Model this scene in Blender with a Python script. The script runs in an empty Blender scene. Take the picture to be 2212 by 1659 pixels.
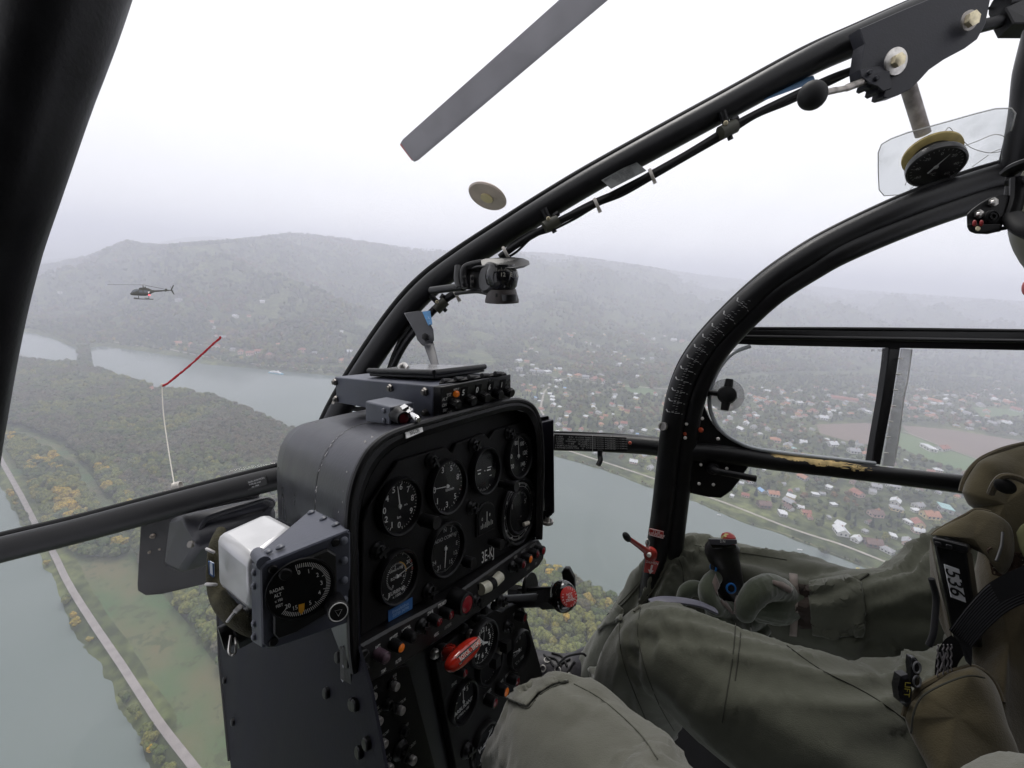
import bpy, bmesh, math, random
import numpy as np
from mathutils import Vector, Matrix
from mathutils.bvhtree import BVHTree
SC = bpy.context.scene
COL = SC.collection
random.seed(7)
RNG = np.random.default_rng(7)
# ------------------------------------------------------------------ camera
FPX, CX, CY = 983.0, 1106.0, 829.5          # pixel grid of 2212 x 1659
PITCH, ROLL = math.radians(14.8), math.radians(4.0)
ALT = 300.0                                 # metres above the river
cam_data = bpy.data.cameras.new('camera')
cam = bpy.data.objects.new('camera', cam_data)
COL.objects.link(cam)
cam_data.sensor_width = 36.0
cam_data.lens = 36.0 * FPX / 2212.0
cam_data.clip_start = 0.02
cam_data.clip_end = 90000
RM = (Matrix.Rotation(math.radians(90) - PITCH, 3, 'X') @ Matrix.Rotation(ROLL, 3, 'Z'))
cam.matrix_world = RM.to_4x4()
SC.camera = cam
R = np.array(RM)
# ------------------------------------------------------------------ world
world = bpy.data.worlds.new('World')
SC.world = world
world.use_nodes = True
SUN_EL, SUN_AZ = math.radians(60), math.radians(-15)
def build_world():
 nt = world.node_tree; nt.nodes.clear()
 N, L = nt.nodes.new, nt.links.new
 out = N('ShaderNodeOutputWorld'); mix = N('ShaderNodeMixShader')
 sky = N('ShaderNodeTexSky'); sky.sky_type = 'NISHITA'; sky.sun_disc = False
 sky.sun_elevation = SUN_EL; sky.sun_rotation = SUN_AZ; sky.dust_density = 4
 b1 = N('ShaderNodeBackground'); b1.inputs[1].default_value = 0.10
 L(sky.outputs[0], b1.inputs[0])
 tc = N('ShaderNodeTexCoord'); mp = N('ShaderNodeMapping')
 mp.inputs['Scale'].default_value = (1.2, 1.2, 7.0)
 n1 = N('ShaderNodeTexNoise'); n1.inputs['Scale'].default_value = 1.6
 n1.inputs['Detail'].default_value = 6; n1.inputs['Roughness'].default_value = 0.5
 L(tc.outputs['Generated'], mp.inputs[0]); L(mp.outputs[0], n1.inputs[0])
 cr = N('ShaderNodeValToRGB')
 cr.color_ramp.elements[0].position = 0.32; cr.color_ramp.elements[0].color = (0.925, 0.935, 0.985, 1)
 cr.color_ramp.elements[1].position = 0.68; cr.color_ramp.elements[1].color = (0.985, 0.985, 1.03, 1)
 L(n1.outputs['Fac'], cr.inputs[0])
 sp = N('ShaderNodeSeparateXYZ'); L(tc.outputs['Generated'], sp.inputs[0])
 el = N('ShaderNodeMapRange'); el.inputs[1].default_value = 0.0; el.inputs[2].default_value = 0.22
 el.interpolation_type = 'SMOOTHSTEP'
 L(sp.outputs['Z'], el.inputs[0])
 m2 = N('ShaderNodeMixRGB'); m2.blend_type = 'MIX'
 m2.inputs[2].default_value = (1.12, 1.12, 1.15, 1)
 f = N('ShaderNodeMath'); f.operation = 'MULTIPLY'; f.inputs[1].default_value = 0.75
 L(el.outputs[0], f.inputs[0]); L(f.outputs[0], m2.inputs[0]); L(cr.outputs[0], m2.inputs[1])
 b2 = N('ShaderNodeBackground'); b2.inputs[1].default_value = 0.97
 L(m2.outputs[0], b2.inputs[0])
 mix.inputs[0].default_value = 0.96
 L(b1.outputs[0], mix.inputs[1]); L(b2.outputs[0], mix.inputs[2]); L(mix.outputs[0], out.inputs[0])
build_world()
sun_data = bpy.data.lights.new('sun', 'SUN')
sun_data.energy = 1.5; sun_data.angle = math.radians(25); sun_data.color = (1.0, 0.97, 0.93)
sun = bpy.data.objects.new('sun', sun_data); COL.objects.link(sun)
sdir = Vector((math.sin(SUN_AZ) * math.cos(SUN_EL), math.cos(SUN_AZ) * math.cos(SUN_EL), math.sin(SUN_EL)))
sun.rotation_euler = sdir.to_track_quat('Z', 'Y').to_euler()
SC.view_settings.view_transform = 'Standard'
SC.view_settings.look = 'None'
SC.view_settings.exposure = 0.14
SC.view_settings.gamma = 1.0
SC.view_settings.use_curve_mapping = False
SC.render.engine = 'CYCLES'
SC.cycles.use_denoising = True
SC.cycles.max_bounces = 8
SC.cycles.diffuse_bounces = 4
SC.cycles.glossy_bounces = 3
SC.cycles.transmission_bounces = 4
SC.cycles.transparent_max_bounces = 16
SC.cycles.volume_bounces = 4
SC.cycles.sample_clamp_indirect = 6
# ------------------------------------------------------------------ projection helpers
def ray(u, v):
 return np.array([(u - CX) / FPX, -(v - CY) / FPX, -1.0])
KS = [1.0]
def set_depth(k): KS[0] = k
def P(u, v, d):                              # camera-frame point
 return ray(u, v) * d * KS[0]
def Wd(p):                                   # camera frame -> world
 return R @ np.asarray(p, float)
def G(u, v, z=-ALT):                         # meets the horizontal plane z
 w = R @ ray(u, v)
 t = z / w[2]
 return w * t
def Gp(pts, z=-ALT):
 return np.array([G(u, v, z)[:2] for u, v in pts])
def toPx(w):
 c = R.T @ np.asarray(w, float)
 return CX + FPX * c[0] / -c[2], CY - FPX * c[1] / -c[2]
def nrm(v):
 v = np.asarray(v, float); return v / (np.linalg.norm(v) + 1e-12)
# ------------------------------------------------------------------ materials
MATS = {}
def mat(name, col=(0.5, 0.5, 0.5), rough=0.6, metal=0.0, bump=0.0, bscale=60.0, var=0.0, vscale=20.0,
  spec=0.5, emit=None, estr=0.0, col2=None, chips=None, chipscale=25.0, chipamt=0.70, coat=0.0, coord='Object', det=4, sheen=0.0):
 if name in MATS: return MATS[name]
 m = bpy.data.materials.new(name); m.use_nodes = True
 nt = m.node_tree; N, L = nt.nodes.new, nt.links.new
 b = nt.nodes['Principled BSDF']
 b.inputs['Base Color'].default_value = (*col, 1)
 b.inputs['Roughness'].default_value = rough
 b.inputs['Metallic'].default_value = metal
 b.inputs['Specular IOR Level'].default_value = spec
 b.inputs['Coat Weight'].default_value = coat
 b.inputs['Sheen Weight'].default_value = sheen
 tc = N('ShaderNodeTexCoord')
 last = None
 if var > 0 or col2 is not None:
  n = N('ShaderNodeTexNoise'); n.inputs['Scale'].default_value = vscale; n.inputs['Detail'].default_value = det
  L(tc.outputs[coord], n.inputs[0])
  cr = N('ShaderNodeValToRGB')
  c2 = col2 if col2 is not None else tuple(min(1, c * (1 + var)) for c in col)
  c1 = col if col2 is not None else tuple(c * (1 - var) for c in col)
  cr.color_ramp.elements[0].position = 0.35; cr.color_ramp.elements[1].position = 0.65
  cr.color_ramp.elements[0].color = (*c1, 1); cr.color_ramp.elements[1].color = (*c2, 1)
  L(n.outputs['Fac'], cr.inputs[0]); last = cr.outputs[0]
  rr = N('ShaderNodeMapRange'); rr.inputs[3].default_value = max(0.02, rough - 0.09); rr.inputs[4].default_value = min(1, rough + 0.09)
  L(n.outputs['Fac'], rr.inputs[0]); L(rr.outputs[0], b.inputs['Roughness'])
 if chips is not None:
  n = N('ShaderNodeTexNoise'); n.inputs['Scale'].default_value = chipscale; n.inputs['Detail'].default_value = 8
  n.inputs['Roughness'].default_value = 0.65
  L(tc.outputs[coord], n.inputs[0])
  cr = N('ShaderNodeValToRGB'); cr.color_ramp.interpolation = 'CONSTANT'
  cr.color_ramp.elements[0].color = (0, 0, 0, 1); cr.color_ramp.elements[1].color = (1, 1, 1, 1)
  cr.color_ramp.elements[1].position = chipamt
  L(n.outputs['Fac'], cr.inputs[0])
  mx = N('ShaderNodeMixRGB'); mx.inputs[1].default_value = (*col, 1); mx.inputs[2].default_value = (*chips, 1)
  if last is not None: L(last, mx.inputs[1])
  L(cr.outputs[0], mx.inputs[0]); last = mx.outputs[0]
 if last is not None: L(last, b.inputs['Base Color'])
 if bump > 0:
  n = N('ShaderNodeTexNoise'); n.inputs['Scale'].default_value = bscale; n.inputs['Detail'].default_value = 3
  L(tc.outputs[coord], n.inputs[0])
  bp = N('ShaderNodeBump'); bp.inputs['Strength'].default_value = bump; bp.inputs['Distance'].default_value = 0.002
  L(n.outputs['Fac'], bp.inputs['Height']); L(bp.outputs[0], b.inputs['Normal'])
 if emit is not None:
  b.inputs['Emission Color'].default_value = (*emit, 1); b.inputs['Emission Strength'].default_value = estr
 MATS[name] = m
 return m
def glass_mat(name, tint=(1, 1, 1), refl=0.05, rough=0.02, haze=0.0, hazecol=(0.8, 0.8, 0.8)):
 m = bpy.data.materials.new(name); m.use_nodes = True
 nt = m.node_tree; nt.nodes.clear(); N, L = nt.nodes.new, nt.links.new
 out = N('ShaderNodeOutputMaterial'); t = N('ShaderNodeBsdfTransparent'); t.inputs[0].default_value = (*tint, 1)
 g = N('ShaderNodeBsdfGlossy'); g.inputs['Roughness'].default_value = rough
 mx = N('ShaderNodeMixShader'); mx.inputs[0].default_value = refl
 L(t.outputs[0], mx.inputs[1]); L(g.outputs[0], mx.inputs[2])
 last = mx.outputs[0]
 if haze > 0:
  d = N('ShaderNodeBsdfDiffuse'); d.inputs[0].default_value = (*hazecol, 1)
  m2 = N('ShaderNodeMixShader')
  tc = N('ShaderNodeTexCoord'); n = N('ShaderNodeTexNoise'); n.inputs['Scale'].default_value = 9; n.inputs['Detail'].default_value = 9
  L(tc.outputs['Object'], n.inputs[0])
  mr = N('ShaderNodeMapRange'); mr.inputs[1].default_value = 0.45; mr.inputs[2].default_value = 0.8
  mr.inputs[3].default_value = haze * 0.4; mr.inputs[4].default_value = haze * 2.0
  L(n.outputs['Fac'], mr.inputs[0]); L(mr.outputs[0], m2.inputs[0])
  L(last, m2.inputs[1]); L(d.outputs[0], m2.inputs[2]); last = m2.outputs[0]
 L(last, out.inputs[0])
 return m
# ------------------------------------------------------------------ objects
def tag(o, label=None, cat=None, group=None, kind=None):
 if label: o['label'] = label
 if cat: o['category'] = cat
 if group: o['group'] = group
 if kind: o['kind'] = kind
 return o
def empty(name, loc, label=None, cat=None, group=None, kind=None):   # loc in world
 o = bpy.data.objects.new(name, None); COL.objects.link(o)
 o.location = Vector(tuple(loc)); o.empty_display_size = 0.05
 return tag(o, label, cat, group, kind)
def mesh_obj(name, verts, faces, m, parent=None, smooth=False, label=None, cat=None, group=None, kind=None, world=False, autosm=True):
 V = np.asarray(verts, float)
 if not world: V = V @ R.T
 if parent is not None:
  base = np.array(parent_world(parent))
  off = np.zeros(3)
 else:
  base = V.mean(0); off = base
 V = V - base
 me = bpy.data.meshes.new(name)
 me.from_pydata([tuple(v) for v in V], [], [tuple(int(i) for i in f) for f in faces])
 if isinstance(m, (list, tuple)):
  for x in m: me.materials.append(x)
 else: me.materials.append(m)
 if smooth:
  me.polygons.foreach_set('use_smooth', [True] * len(me.polygons))
  if autosm:
   try: me.set_sharp_from_angle(angle=math.radians(38))
   except Exception: pass
 me.update()
 o = bpy.data.objects.new(name, me); COL.objects.link(o)
 o.location = Vector(tuple(off))
 if parent is not None: o.parent = parent
 return tag(o, label, cat, group, kind)
def parent_world(p):
 loc = Vector((0, 0, 0))
 while p is not None:
  loc = loc + p.location; p = p.parent
 return loc
class MB:
 """collects shapes (camera frame) into one mesh"""
 def __init__(s): s.v = []; s.f = []; s.mi = []; s.cur = 0
 def add(s, V, F):
  b = len(s.v); s.v.extend([tuple(x) for x in V]); s.f.extend([tuple(b + i for i in f) for f in F]); s.mi.extend([s.cur] * len(F))
  return s
 def build(s, name, m, parent=None, smooth=True, **k):
  if not s.v: return None
  o = mesh_obj(name, s.v, s.f, m, parent, smooth, **k)
  if isinstance(m, (list, tuple)): o.data.polygons.foreach_set('material_index', s.mi)
  return o
 def prism(s, pts, ext, bevel=0.0):
  """pts: list of 3D points (front outline), ext: extrusion vector; bevel insets the front edge"""
  pts = np.asarray(pts, float); ext = np.asarray(ext, float); n = len(pts)
  if bevel > 0:
   c = pts.mean(0); e = nrm(ext)
   ins = []
   for i in range(n):
    a, b, d = pts[i - 1], pts[i], pts[(i + 1) % n]
    t = nrm(nrm(a - b) + nrm(d - b))
    k = np.dot(t, c - b)
    w = nrm(c - b) if abs(k) < 1e-9 else t * (1 if k > 0 else -1)
    ins.append(b + w * bevel * 1.2)
   ins = np.array(ins)
   V = np.vstack([ins, pts + e * bevel, pts + ext])
   F = [list(range(n))]
   for k in (0, 1):
    for i in range(n):
     j = (i + 1) % n
     F.append([k * n + i, (k + 1) * n + i, (k + 1) * n + j, k * n + j])
   F.append([2 * n + i for i in reversed(range(n))])
  else:
   V = np.vstack([pts, pts + ext])
   F = [list(range(n)), [n + i for i in reversed(range(n))]]
   for i in range(n):
    j = (i + 1) % n
    F.append([i, n + i, n + j, j])
  return s.add(V, F)
 def tube(s, path, rad, n=14, cap=True, flat=1.0, up=None, closed=False):
  path = np.asarray(path, float); m = len(path)
  rad = np.full(m, rad) if np.isscalar(rad) else np.asarray(rad, float)
  V = []; 
  t0 = nrm(path[1] - path[0])
  ref = np.array([0, 1, 0.]) if up is None else nrm(up)
  if abs(np.dot(ref, t0)) > .93: ref = np.array([1., 0, 0])
  a = nrm(ref - t0 * np.dot(ref, t0))
  for i in range(m):
   if closed: t = nrm(path[(i + 1) % m] - path[i - 1])
   else: t = nrm(path[min(i + 1, m - 1)] - path[max(i - 1, 0)])
   if up is not None: a = nrm(nrm(up) - t * np.dot(nrm(up), t))
   else: a = nrm(a - t * np.dot(a, t))
   b = np.cross(t, a)
   for k in range(n):
    th = 2 * math.pi * k / n
    V.append(path[i] + rad[i] * (math.cos(th) * a * flat + math.sin(th) * b))
  F = []
  for i in range(m if closed else m - 1):
   i2 = (i + 1) % m
   for k in range(n):
    k2 = (k + 1) % n
    F.append([i * n + k, i * n + k2, i2 * n + k2, i2 * n + k])
  if cap and not closed:
   F.append([k for k in reversed(range(n))]); F.append([(m - 1) * n + k for k in range(n)])
  return s.add(V, F)
 def lathe(s, o, ax, prof, n=24, xa=None, sq=1.0):
  """prof: list of (radius, height along ax)"""
  o = np.asarray(o, float); ax = nrm(ax)
  ref = np.array([0, 1., 0]) if xa is None else np.asarray(xa, float)
  if abs(np.dot(nrm(ref), ax)) > .95: ref = np.array([1., 0, 0])
  a = nrm(ref - ax * np.dot(ref, ax)); b = np.cross(ax, a)
  V = []; F = []; rings = []
  for (r, h) in prof:
   if r < 1e-9:
    rings.append([len(V)]); V.append(o + ax * h)
   else:
    st = len(V)
    for k in range(n):
     th = 2 * math.pi * k / n
     V.append(o + ax * h + r * (math.cos(th) * a + math.sin(th) * b * sq))
    rings.append(list(range(st, st + n)))
  for A, B in zip(rings[:-1], rings[1:]):
   for k in range(n):
    k2 = (k + 1) % n
    if len(A) == 1 and len(B) == 1: break
    if len(A) == 1: F.append([A[0], B[k], B[k2]])
    elif len(B) == 1: F.append([A[k], B[0], A[k2]][::1])
    else: F.append([A[k], B[k], B[k2], A[k2]])
  return s.add(V, F)
 def ell(s, c, axes, n=20, m=12):
  """ellipsoid, axes = 3 vectors"""
  c = np.asarray(c, float); A = [np.asarray(x, float) for x in axes]
  V = [c + A[2]]; F = []
  for i in range(1, m):
   ph = math.pi * i / m
   for k in range(n):
    th = 2 * math.pi * k / n
    V.append(c + A[2] * math.cos(ph) + math.sin(ph) * (A[0] * math.cos(th) + A[1] * math.sin(th)))
  V.append(c - A[2])
  for k in range(n): F.append([0, 1 + k, 1 + (k + 1) % n])
  for i in range(m - 2):
   for k in range(n):
    k2 = (k + 1) % n
    F.append([1 + i * n + k, 1 + (i + 1) * n + k, 1 + (i + 1) * n + k2, 1 + i * n + k2])
  e = len(V) - 1
  for k in range(n): F.append([e, 1 + (m - 2) * n + (k + 1) % n, 1 + (m - 2) * n + k])
  return s.add(V, F)
 def sheet(s, A, B):
  """quad strip between two point lists"""
  n = len(A); V = list(A) + list(B)
  return s.add(V, [[i, i + 1, n + i + 1, n + i] for i in range(n - 1)])
def smooth_path(pts, k=6):
 """Catmull-Rom through 3D points"""
 p = [np.asarray(x, float) for x in pts]
 p = [2 * p[0] - p[1]] + p + [2 * p[-1] - p[-2]]
 out = []
 for i in range(1, len(p) - 2):
  for j in range(k):
   t = j / k
   a, b, c, d = p[i - 1], p[i], p[i + 1], p[i + 2]
   out.append(0.5 * ((2 * b) + (-a + c) * t + (2 * a - 5 * b + 4 * c - d) * t * t + (-a + 3 * b - 3 * c + d) * t ** 3))
 out.append(p[-2])
 return np.array(out)
_fontcache = {}
def text_geo(txt, bold=0.0):
 key = (txt, bold)
 if key in _fontcache: return _fontcache[key]
 cu = bpy.data.curves.new('t', 'FONT'); cu.body = txt; cu.size = 1.0; cu.offset = bold
 cu.align_x = 'CENTER'; cu.align_y = 'CENTER'; cu.resolution_u = 3
 ob = bpy.data.objects.new('t', cu); COL.objects.link(ob)
 me = ob.to_mesh()
 V = [tuple(v.co) for v in me.vertices]; F = [tuple(p.vertices) for p in me.polygons]
 ob.to_mesh_clear(); bpy.data.objects.remove(ob); bpy.data.curves.remove(cu)
 V = np.array(V) if V else np.zeros((0, 3))
 if len(V):
  V[:, 1] -= (V[:, 1].max() + V[:, 1].min()) / 2; V[:, 0] -= (V[:, 0].max() + V[:, 0].min()) / 2
 _fontcache[key] = (V, F)
 return V, F
def add_text(mb, txt, c, xa, ya, size, bold=0.0, sx=1.0):
 V, F = text_geo(txt, bold)
 if len(V) == 0: return
 xa = nrm(xa); ya = nrm(ya); c = np.asarray(c, float)
 mb.add([c + xa * v[0] * size * sx + ya * v[1] * size for v in V], F)
# =================================================================== LANDSCAPE
WATER, ISLAND, BANK = -ALT, -ALT + 2.5, -ALT + 4.0
def _hash(ix, iy, s):
 h = (ix.astype(np.int64) * 374761393 + iy.astype(np.int64) * 668265263 + s * 1442695041) & 0x7fffffff
 h = ((h ^ (h >> 13)) * 1274126177) & 0x7fffffff
 return ((h ^ (h >> 16)) & 0xffff) / 65535.0
def vnoise(x, y, s=0):
 ix, iy = np.floor(x), np.floor(y); fx, fy = x - ix, y - iy
 fx = fx * fx * (3 - 2 * fx); fy = fy * fy * (3 - 2 * fy)
 a, b = _hash(ix, iy, s), _hash(ix + 1, iy, s); c, d = _hash(ix, iy + 1, s), _hash(ix + 1, iy + 1, s)
 return (a * (1 - fx) + b * fx) * (1 - fy) + (c * (1 - fx) + d * fx) * fy
def fbm(x, y, o=5, s=0, ridged=False):
 t = np.zeros_like(x); a = 0.5; f = 1.0; n = 0
 for i in range(o):
  k = vnoise(x * f + 17.3 * i, y * f - 9.1 * i, s + i)
  if ridged: k = 1 - np.abs(2 * k - 1)
  t += a * k; n += a; a *= 0.5; f *= 2.03
 return t / n
def sstep(t): t = np.clip(t, 0, 1); return t * t * (3 - 2 * t)
def inside(px, py, poly):
 r = np.zeros(px.shape, bool); n = len(poly)
 for i in range(n):
  x1, y1 = poly[i]; x2, y2 = poly[(i + 1) % n]
  c = ((y1 > py) != (y2 > py)) & (px < (x2 - x1) * (py - y1) / (y2 - y1 + 1e-12) + x1)
  r ^= c
 return r
def pdist(px, py, poly, closed=True):
 d = np.full(px.shape, 1e18); n = len(poly)
 for i in range(n if closed else n - 1):
  a = poly[i]; b = poly[(i + 1) % n]; ab = b - a
  t = np.clip(((px - a[0]) * ab[0] + (py - a[1]) * ab[1]) / (ab @ ab + 1e-9), 0, 1)
  d = np.minimum(d, (px - a[0] - t * ab[0]) ** 2 + (py - a[1] - t * ab[1]) ** 2)
 return np.sqrt(d)
MAIN_RIVER = Gp([(-260, 690), (-60, 700), (0, 708), (60, 718), (110, 728), (140, 742), (165, 752), (190, 752), (215, 748), (300, 758), (380, 770), (440, 787),
                 (520, 794), (600, 801), (680, 808), (760, 817), (900, 860), (1050, 915), (1195, 985), (1300, 1015), (1420, 1060), (1510, 1088),
                 (1600, 1128), (1700, 1160), (1800, 1200), (1940, 1255), (2212, 1350), (2600, 1500),
                 (2300, 1900), (1700, 1640), (1500, 1440), (1360, 1320), (1300, 1290), (1240, 1260), (1180, 1230), (1000, 1140), (800, 1040), (645, 940),
                 (560, 900), (480, 868), (420, 850), (340, 842), (260, 818), (205, 800), (192, 790), (165, 786), (120, 788), (60, 783), (0, 770), (-260, 755)])
SIDE_ARM = Gp([(-900, 1000), (-200, 1030), (0, 1052), (25, 1095), (60, 1160), (90, 1215), (130, 1290), (165, 1365), (215, 1445), (250, 1510), (300, 1585),
               (345, 1675), (400, 1800), (-300, 2100), (-1200, 1600)])
FAR_RIVER = Gp([(-200, 585), (40, 567), (110, 561), (160, 556), (250, 549), (420, 536), (420, 532), (240, 543), (130, 552), (40, 558), (-200, 570)])
WPOLYS = [MAIN_RIVER, SIDE_ARM, FAR_RIVER]
TONGUE = Gp([(166, 752), (176, 800), (200, 800), (192, 750)])
def azr(u, v, z=-ALT + 4):
 g = G(u, v, z); return math.atan2(g[0], g[1]), math.hypot(g[0], g[1])
SKY = [(-400, 620), (0, 600), (60, 582), (130, 570), (190, 557), (235, 538), (275, 523), (310, 530), (350, 533), (430, 527), (480, 523), (560, 516), (620, 507),
       (700, 513), (800, 527), (900, 540), (1000, 545), (1100, 545), (1200, 550), (1300, 563), (1400, 578), (1500, 594), (1600, 606), (1800, 625), (2000, 640),
       (2212, 655), (2700, 690)]
FOOT = [(-400, 650), (0, 688), (60, 703), (130, 718), (200, 724), (300, 735), (400, 748), (500, 766), (600, 778), (700, 782), (900, 785), (1100, 797), (1200, 812),
  (1300, 828), (1400, 838), (1500, 820), (1600, 806), (1800, 800), (2000, 804), (2212, 818), (2700, 850)]
RID = [(-400, 5200), (60, 4600), (275, 3900), (620, 3500), (1000, 4300), (1200, 5600), (1400, 6600), (1700, 7000), (2212, 7400), (2700, 7600)]
def dirinfo(u, v):
 w = R @ ray(u, v); return math.atan2(w[0], w[1]), w[2] / math.hypot(w[0], w[1])
_s = np.array([dirinfo(u, v) for u, v in SKY]); _f = np.array([azr(u, v) for u, v in FOOT])
_r = np.array([(dirinfo(u, 600)[0], d) for u, d in RID])
SKY2 = [(250, 560), (320, 531), (350, 522), (400, 513), (450, 510), (520, 517), (600, 520), (700, 530)]
_s2 = np.array([dirinfo(u, v) for u, v in SKY2])
def terrain_h(x, y):
 az = np.arctan2(x, y); r = np.hypot(x, y)
 rf = np.interp(az, _f[:, 0], _f[:, 1]); rr = np.interp(az, _r[:, 0], _r[:, 1])
 zt = np.interp(az, _s[:, 0], _s[:, 1])
 zr = zt * rr
 base = BANK
 t = (r - rf) / (rr - rf)
 prof = np.where(t < 1, sstep(np.clip(t, 0, 1) ** 0.85) * 0.55 + 0.45 * np.clip(t, 0, 1), 1 - 0.9 * sstep((t - 1) / 0.9))
 env = np.clip(t, 0, 1) * np.clip(1 - t, 0, 1) * 4 * (t > 0)
 n = fbm(x / 780, y / 780, 5, 3, True) - 0.60
 n2 = fbm(x / 230, y / 230, 4, 9) - 0.5
 z = base + (zr - base) * prof + env * (n * 460 + n2 * 70)
 sp = np.exp(-((az - dirinfo(430, 600)[0]) / 0.13) ** 2) * np.exp(-((t - 0.52) / 0.22) ** 2)
 z = z + sp * 85
 sp = np.exp(-((az - dirinfo(1230, 700)[0]) / 0.07) ** 2) * np.exp(-((t - 0.26) / 0.14) ** 2)
 z = z + sp * 45
 lim = zt * r - 6 - 14 * np.abs(n2)
 z = np.where((t > 0) & (t < 0.985), np.minimum(z, np.maximum(lim, base)), z)
 z2t = np.interp(az, _s2[:, 0], _s2[:, 1], left=-0.2, right=-0.2)
 w2 = np.exp(-((r - 7000) / 900) ** 2)
 z = np.maximum(z, np.where(w2 > 0.02, base + (z2t * 7000 - base) * w2, -1e9))
 z = np.maximum(z, base - 0.0) * 1.0
 return z, az, r, t
def ground_h(x, y):
 z, az, r, t = terrain_h(x, y)
 isl = pdist(x, y, ISLE_REF, False) if False else None
 near = r < 900
 sd = np.full(x.shape, 1e9); wet = np.zeros(x.shape, bool)
 for p in WPOLYS:
  ins = inside(x, y, p); wet |= ins
  d = pdist(x, y, p); sd = np.where(ins, -d, np.where(np.abs(sd) < 1e8, np.minimum(sd, d), d)) if p is WPOLYS[0] else np.where(ins, -d, np.minimum(sd, d))
 tg = inside(x, y, TONGUE)
 sd = np.where(tg, 8, sd)
 wob = (fbm(x / 22, y / 22, 3, 21) - 0.5) * 7
 sd = sd + np.where(np.abs(sd) < 60, wob, 0)
 land = z
 shore = WATER + 0.2 + (land - WATER - 0.2) * sstep(sd / 14)
 deep = WATER - 3 * np.clip(-sd / 6, 0.08, 1)
 return np.where(sd > 0, np.where(sd < 14, shore, land), deep), sd, t, az, r
NA, NR = 640, 640
_az = np.linspace(math.radians(-92), math.radians(92), NA)
_rr = np.concatenate([[40], np.exp(np.linspace(math.log(90), math.log(1500), NR - 260)), np.exp(np.linspace(math.log(1505), math.log(9000), 230)), np.exp(np.linspace(math.log(9200), math.log(60000), 29))])
AZ, RR = np.meshgrid(_az, _rr)
TX, TY = RR * np.sin(AZ), RR * np.cos(AZ)
TZ, TSD, TT, _, _ = ground_h(TX, TY)
V = np.stack([TX.ravel(), TY.ravel(), TZ.ravel()], 1)
i = np.arange(len(_rr) - 1)[:, None] * NA + np.arange(NA - 1)[None, :]
F = np.stack([i, i + 1, i + NA + 1, i + NA], -1).reshape(-1, 4)
me = bpy.data.meshes.new('ground')
me.vertices.add(len(V)); me.vertices.foreach_set('co', V.ravel())
me.loops.add(F.size); me.loops.foreach_set('vertex_index', F[:, ::-1].ravel())
me.polygons.add(len(F)); me.polygons.foreach_set('loop_start', np.arange(0, F.size, 4)); me.polygons.foreach_set('loop_total', np.full(len(F), 4))
me.update(); me.validate()
me.polygons.foreach_set('use_smooth', [True] * len(me.polygons))
def ground_mat():
 m = bpy.data.materials.new('ground_cover'); m.use_nodes = True
 nt = m.node_tree; N, L = nt.nodes.new, nt.links.new; b = nt.nodes['Principled BSDF']
 b.inputs['Roughness'].default_value = 0.95; b.inputs['Specular IOR Level'].default_value = 0.1
 tc = N('ShaderNodeTexCoord')
 n1 = N('ShaderNodeTexNoise'); n1.inputs['Scale'].default_value = 0.012; n1.inputs['Detail'].default_value = 8
 n2 = N('ShaderNodeTexNoise'); n2.inputs['Scale'].default_value = 0.09; n2.inputs['Detail'].default_value = 6
 L(tc.outputs['Object'], n1.inputs[0]); L(tc.outputs['Object'], n2.inputs[0])
 c1 = N('ShaderNodeValToRGB'); e = c1.color_ramp.elements
 e[0].position = 0.35; e[0].color = (0.055, 0.070, 0.034, 1); e[1].position = 0.62; e[1].color = (0.125, 0.145, 0.062, 1)
 x = e.new(0.5); x.color = (0.085, 0.105, 0.046, 1)
 L(n1.outputs['Fac'], c1.inputs[0])
 c2 = N('ShaderNodeValToRGB'); e = c2.color_ramp.elements
 e[0].position = 0.4; e[0].color = (0.55, 0.55, 0.5, 1); e[1].position = 0.65; e[1].color = (1.35, 1.3, 1.15, 1)
 L(n2.outputs['Fac'], c2.inputs[0])
 mx = N('ShaderNodeMixRGB'); mx.blend_type = 'MULTIPLY'; mx.inputs[0].default_value = 1
 L(c1.outputs[0], mx.inputs[1]); L(c2.outputs[0], mx.inputs[2]); L(mx.outputs[0], b.inputs['Base Color'])
 return m
me.materials.append(ground_mat())
ground = bpy.data.objects.new('ground', me); COL.objects.link(ground); tag(ground, kind='structure')
_bv = BVHTree.FromPolygons([tuple(v) for v in V], [tuple(int(k) for k in f) for f in F])
def cast(u, v):
 w = R @ ray(u, v); h = _bv.ray_cast(Vector((0, 0, 0)), Vector(tuple(w)), 60000)
 return h[0]
def gz(x, y):
 h = _bv.ray_cast(Vector((x, y, 900)), Vector((0, 0, -1)), 3000)
 return h[0].z if h[0] is not None else -ALT + 4
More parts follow.
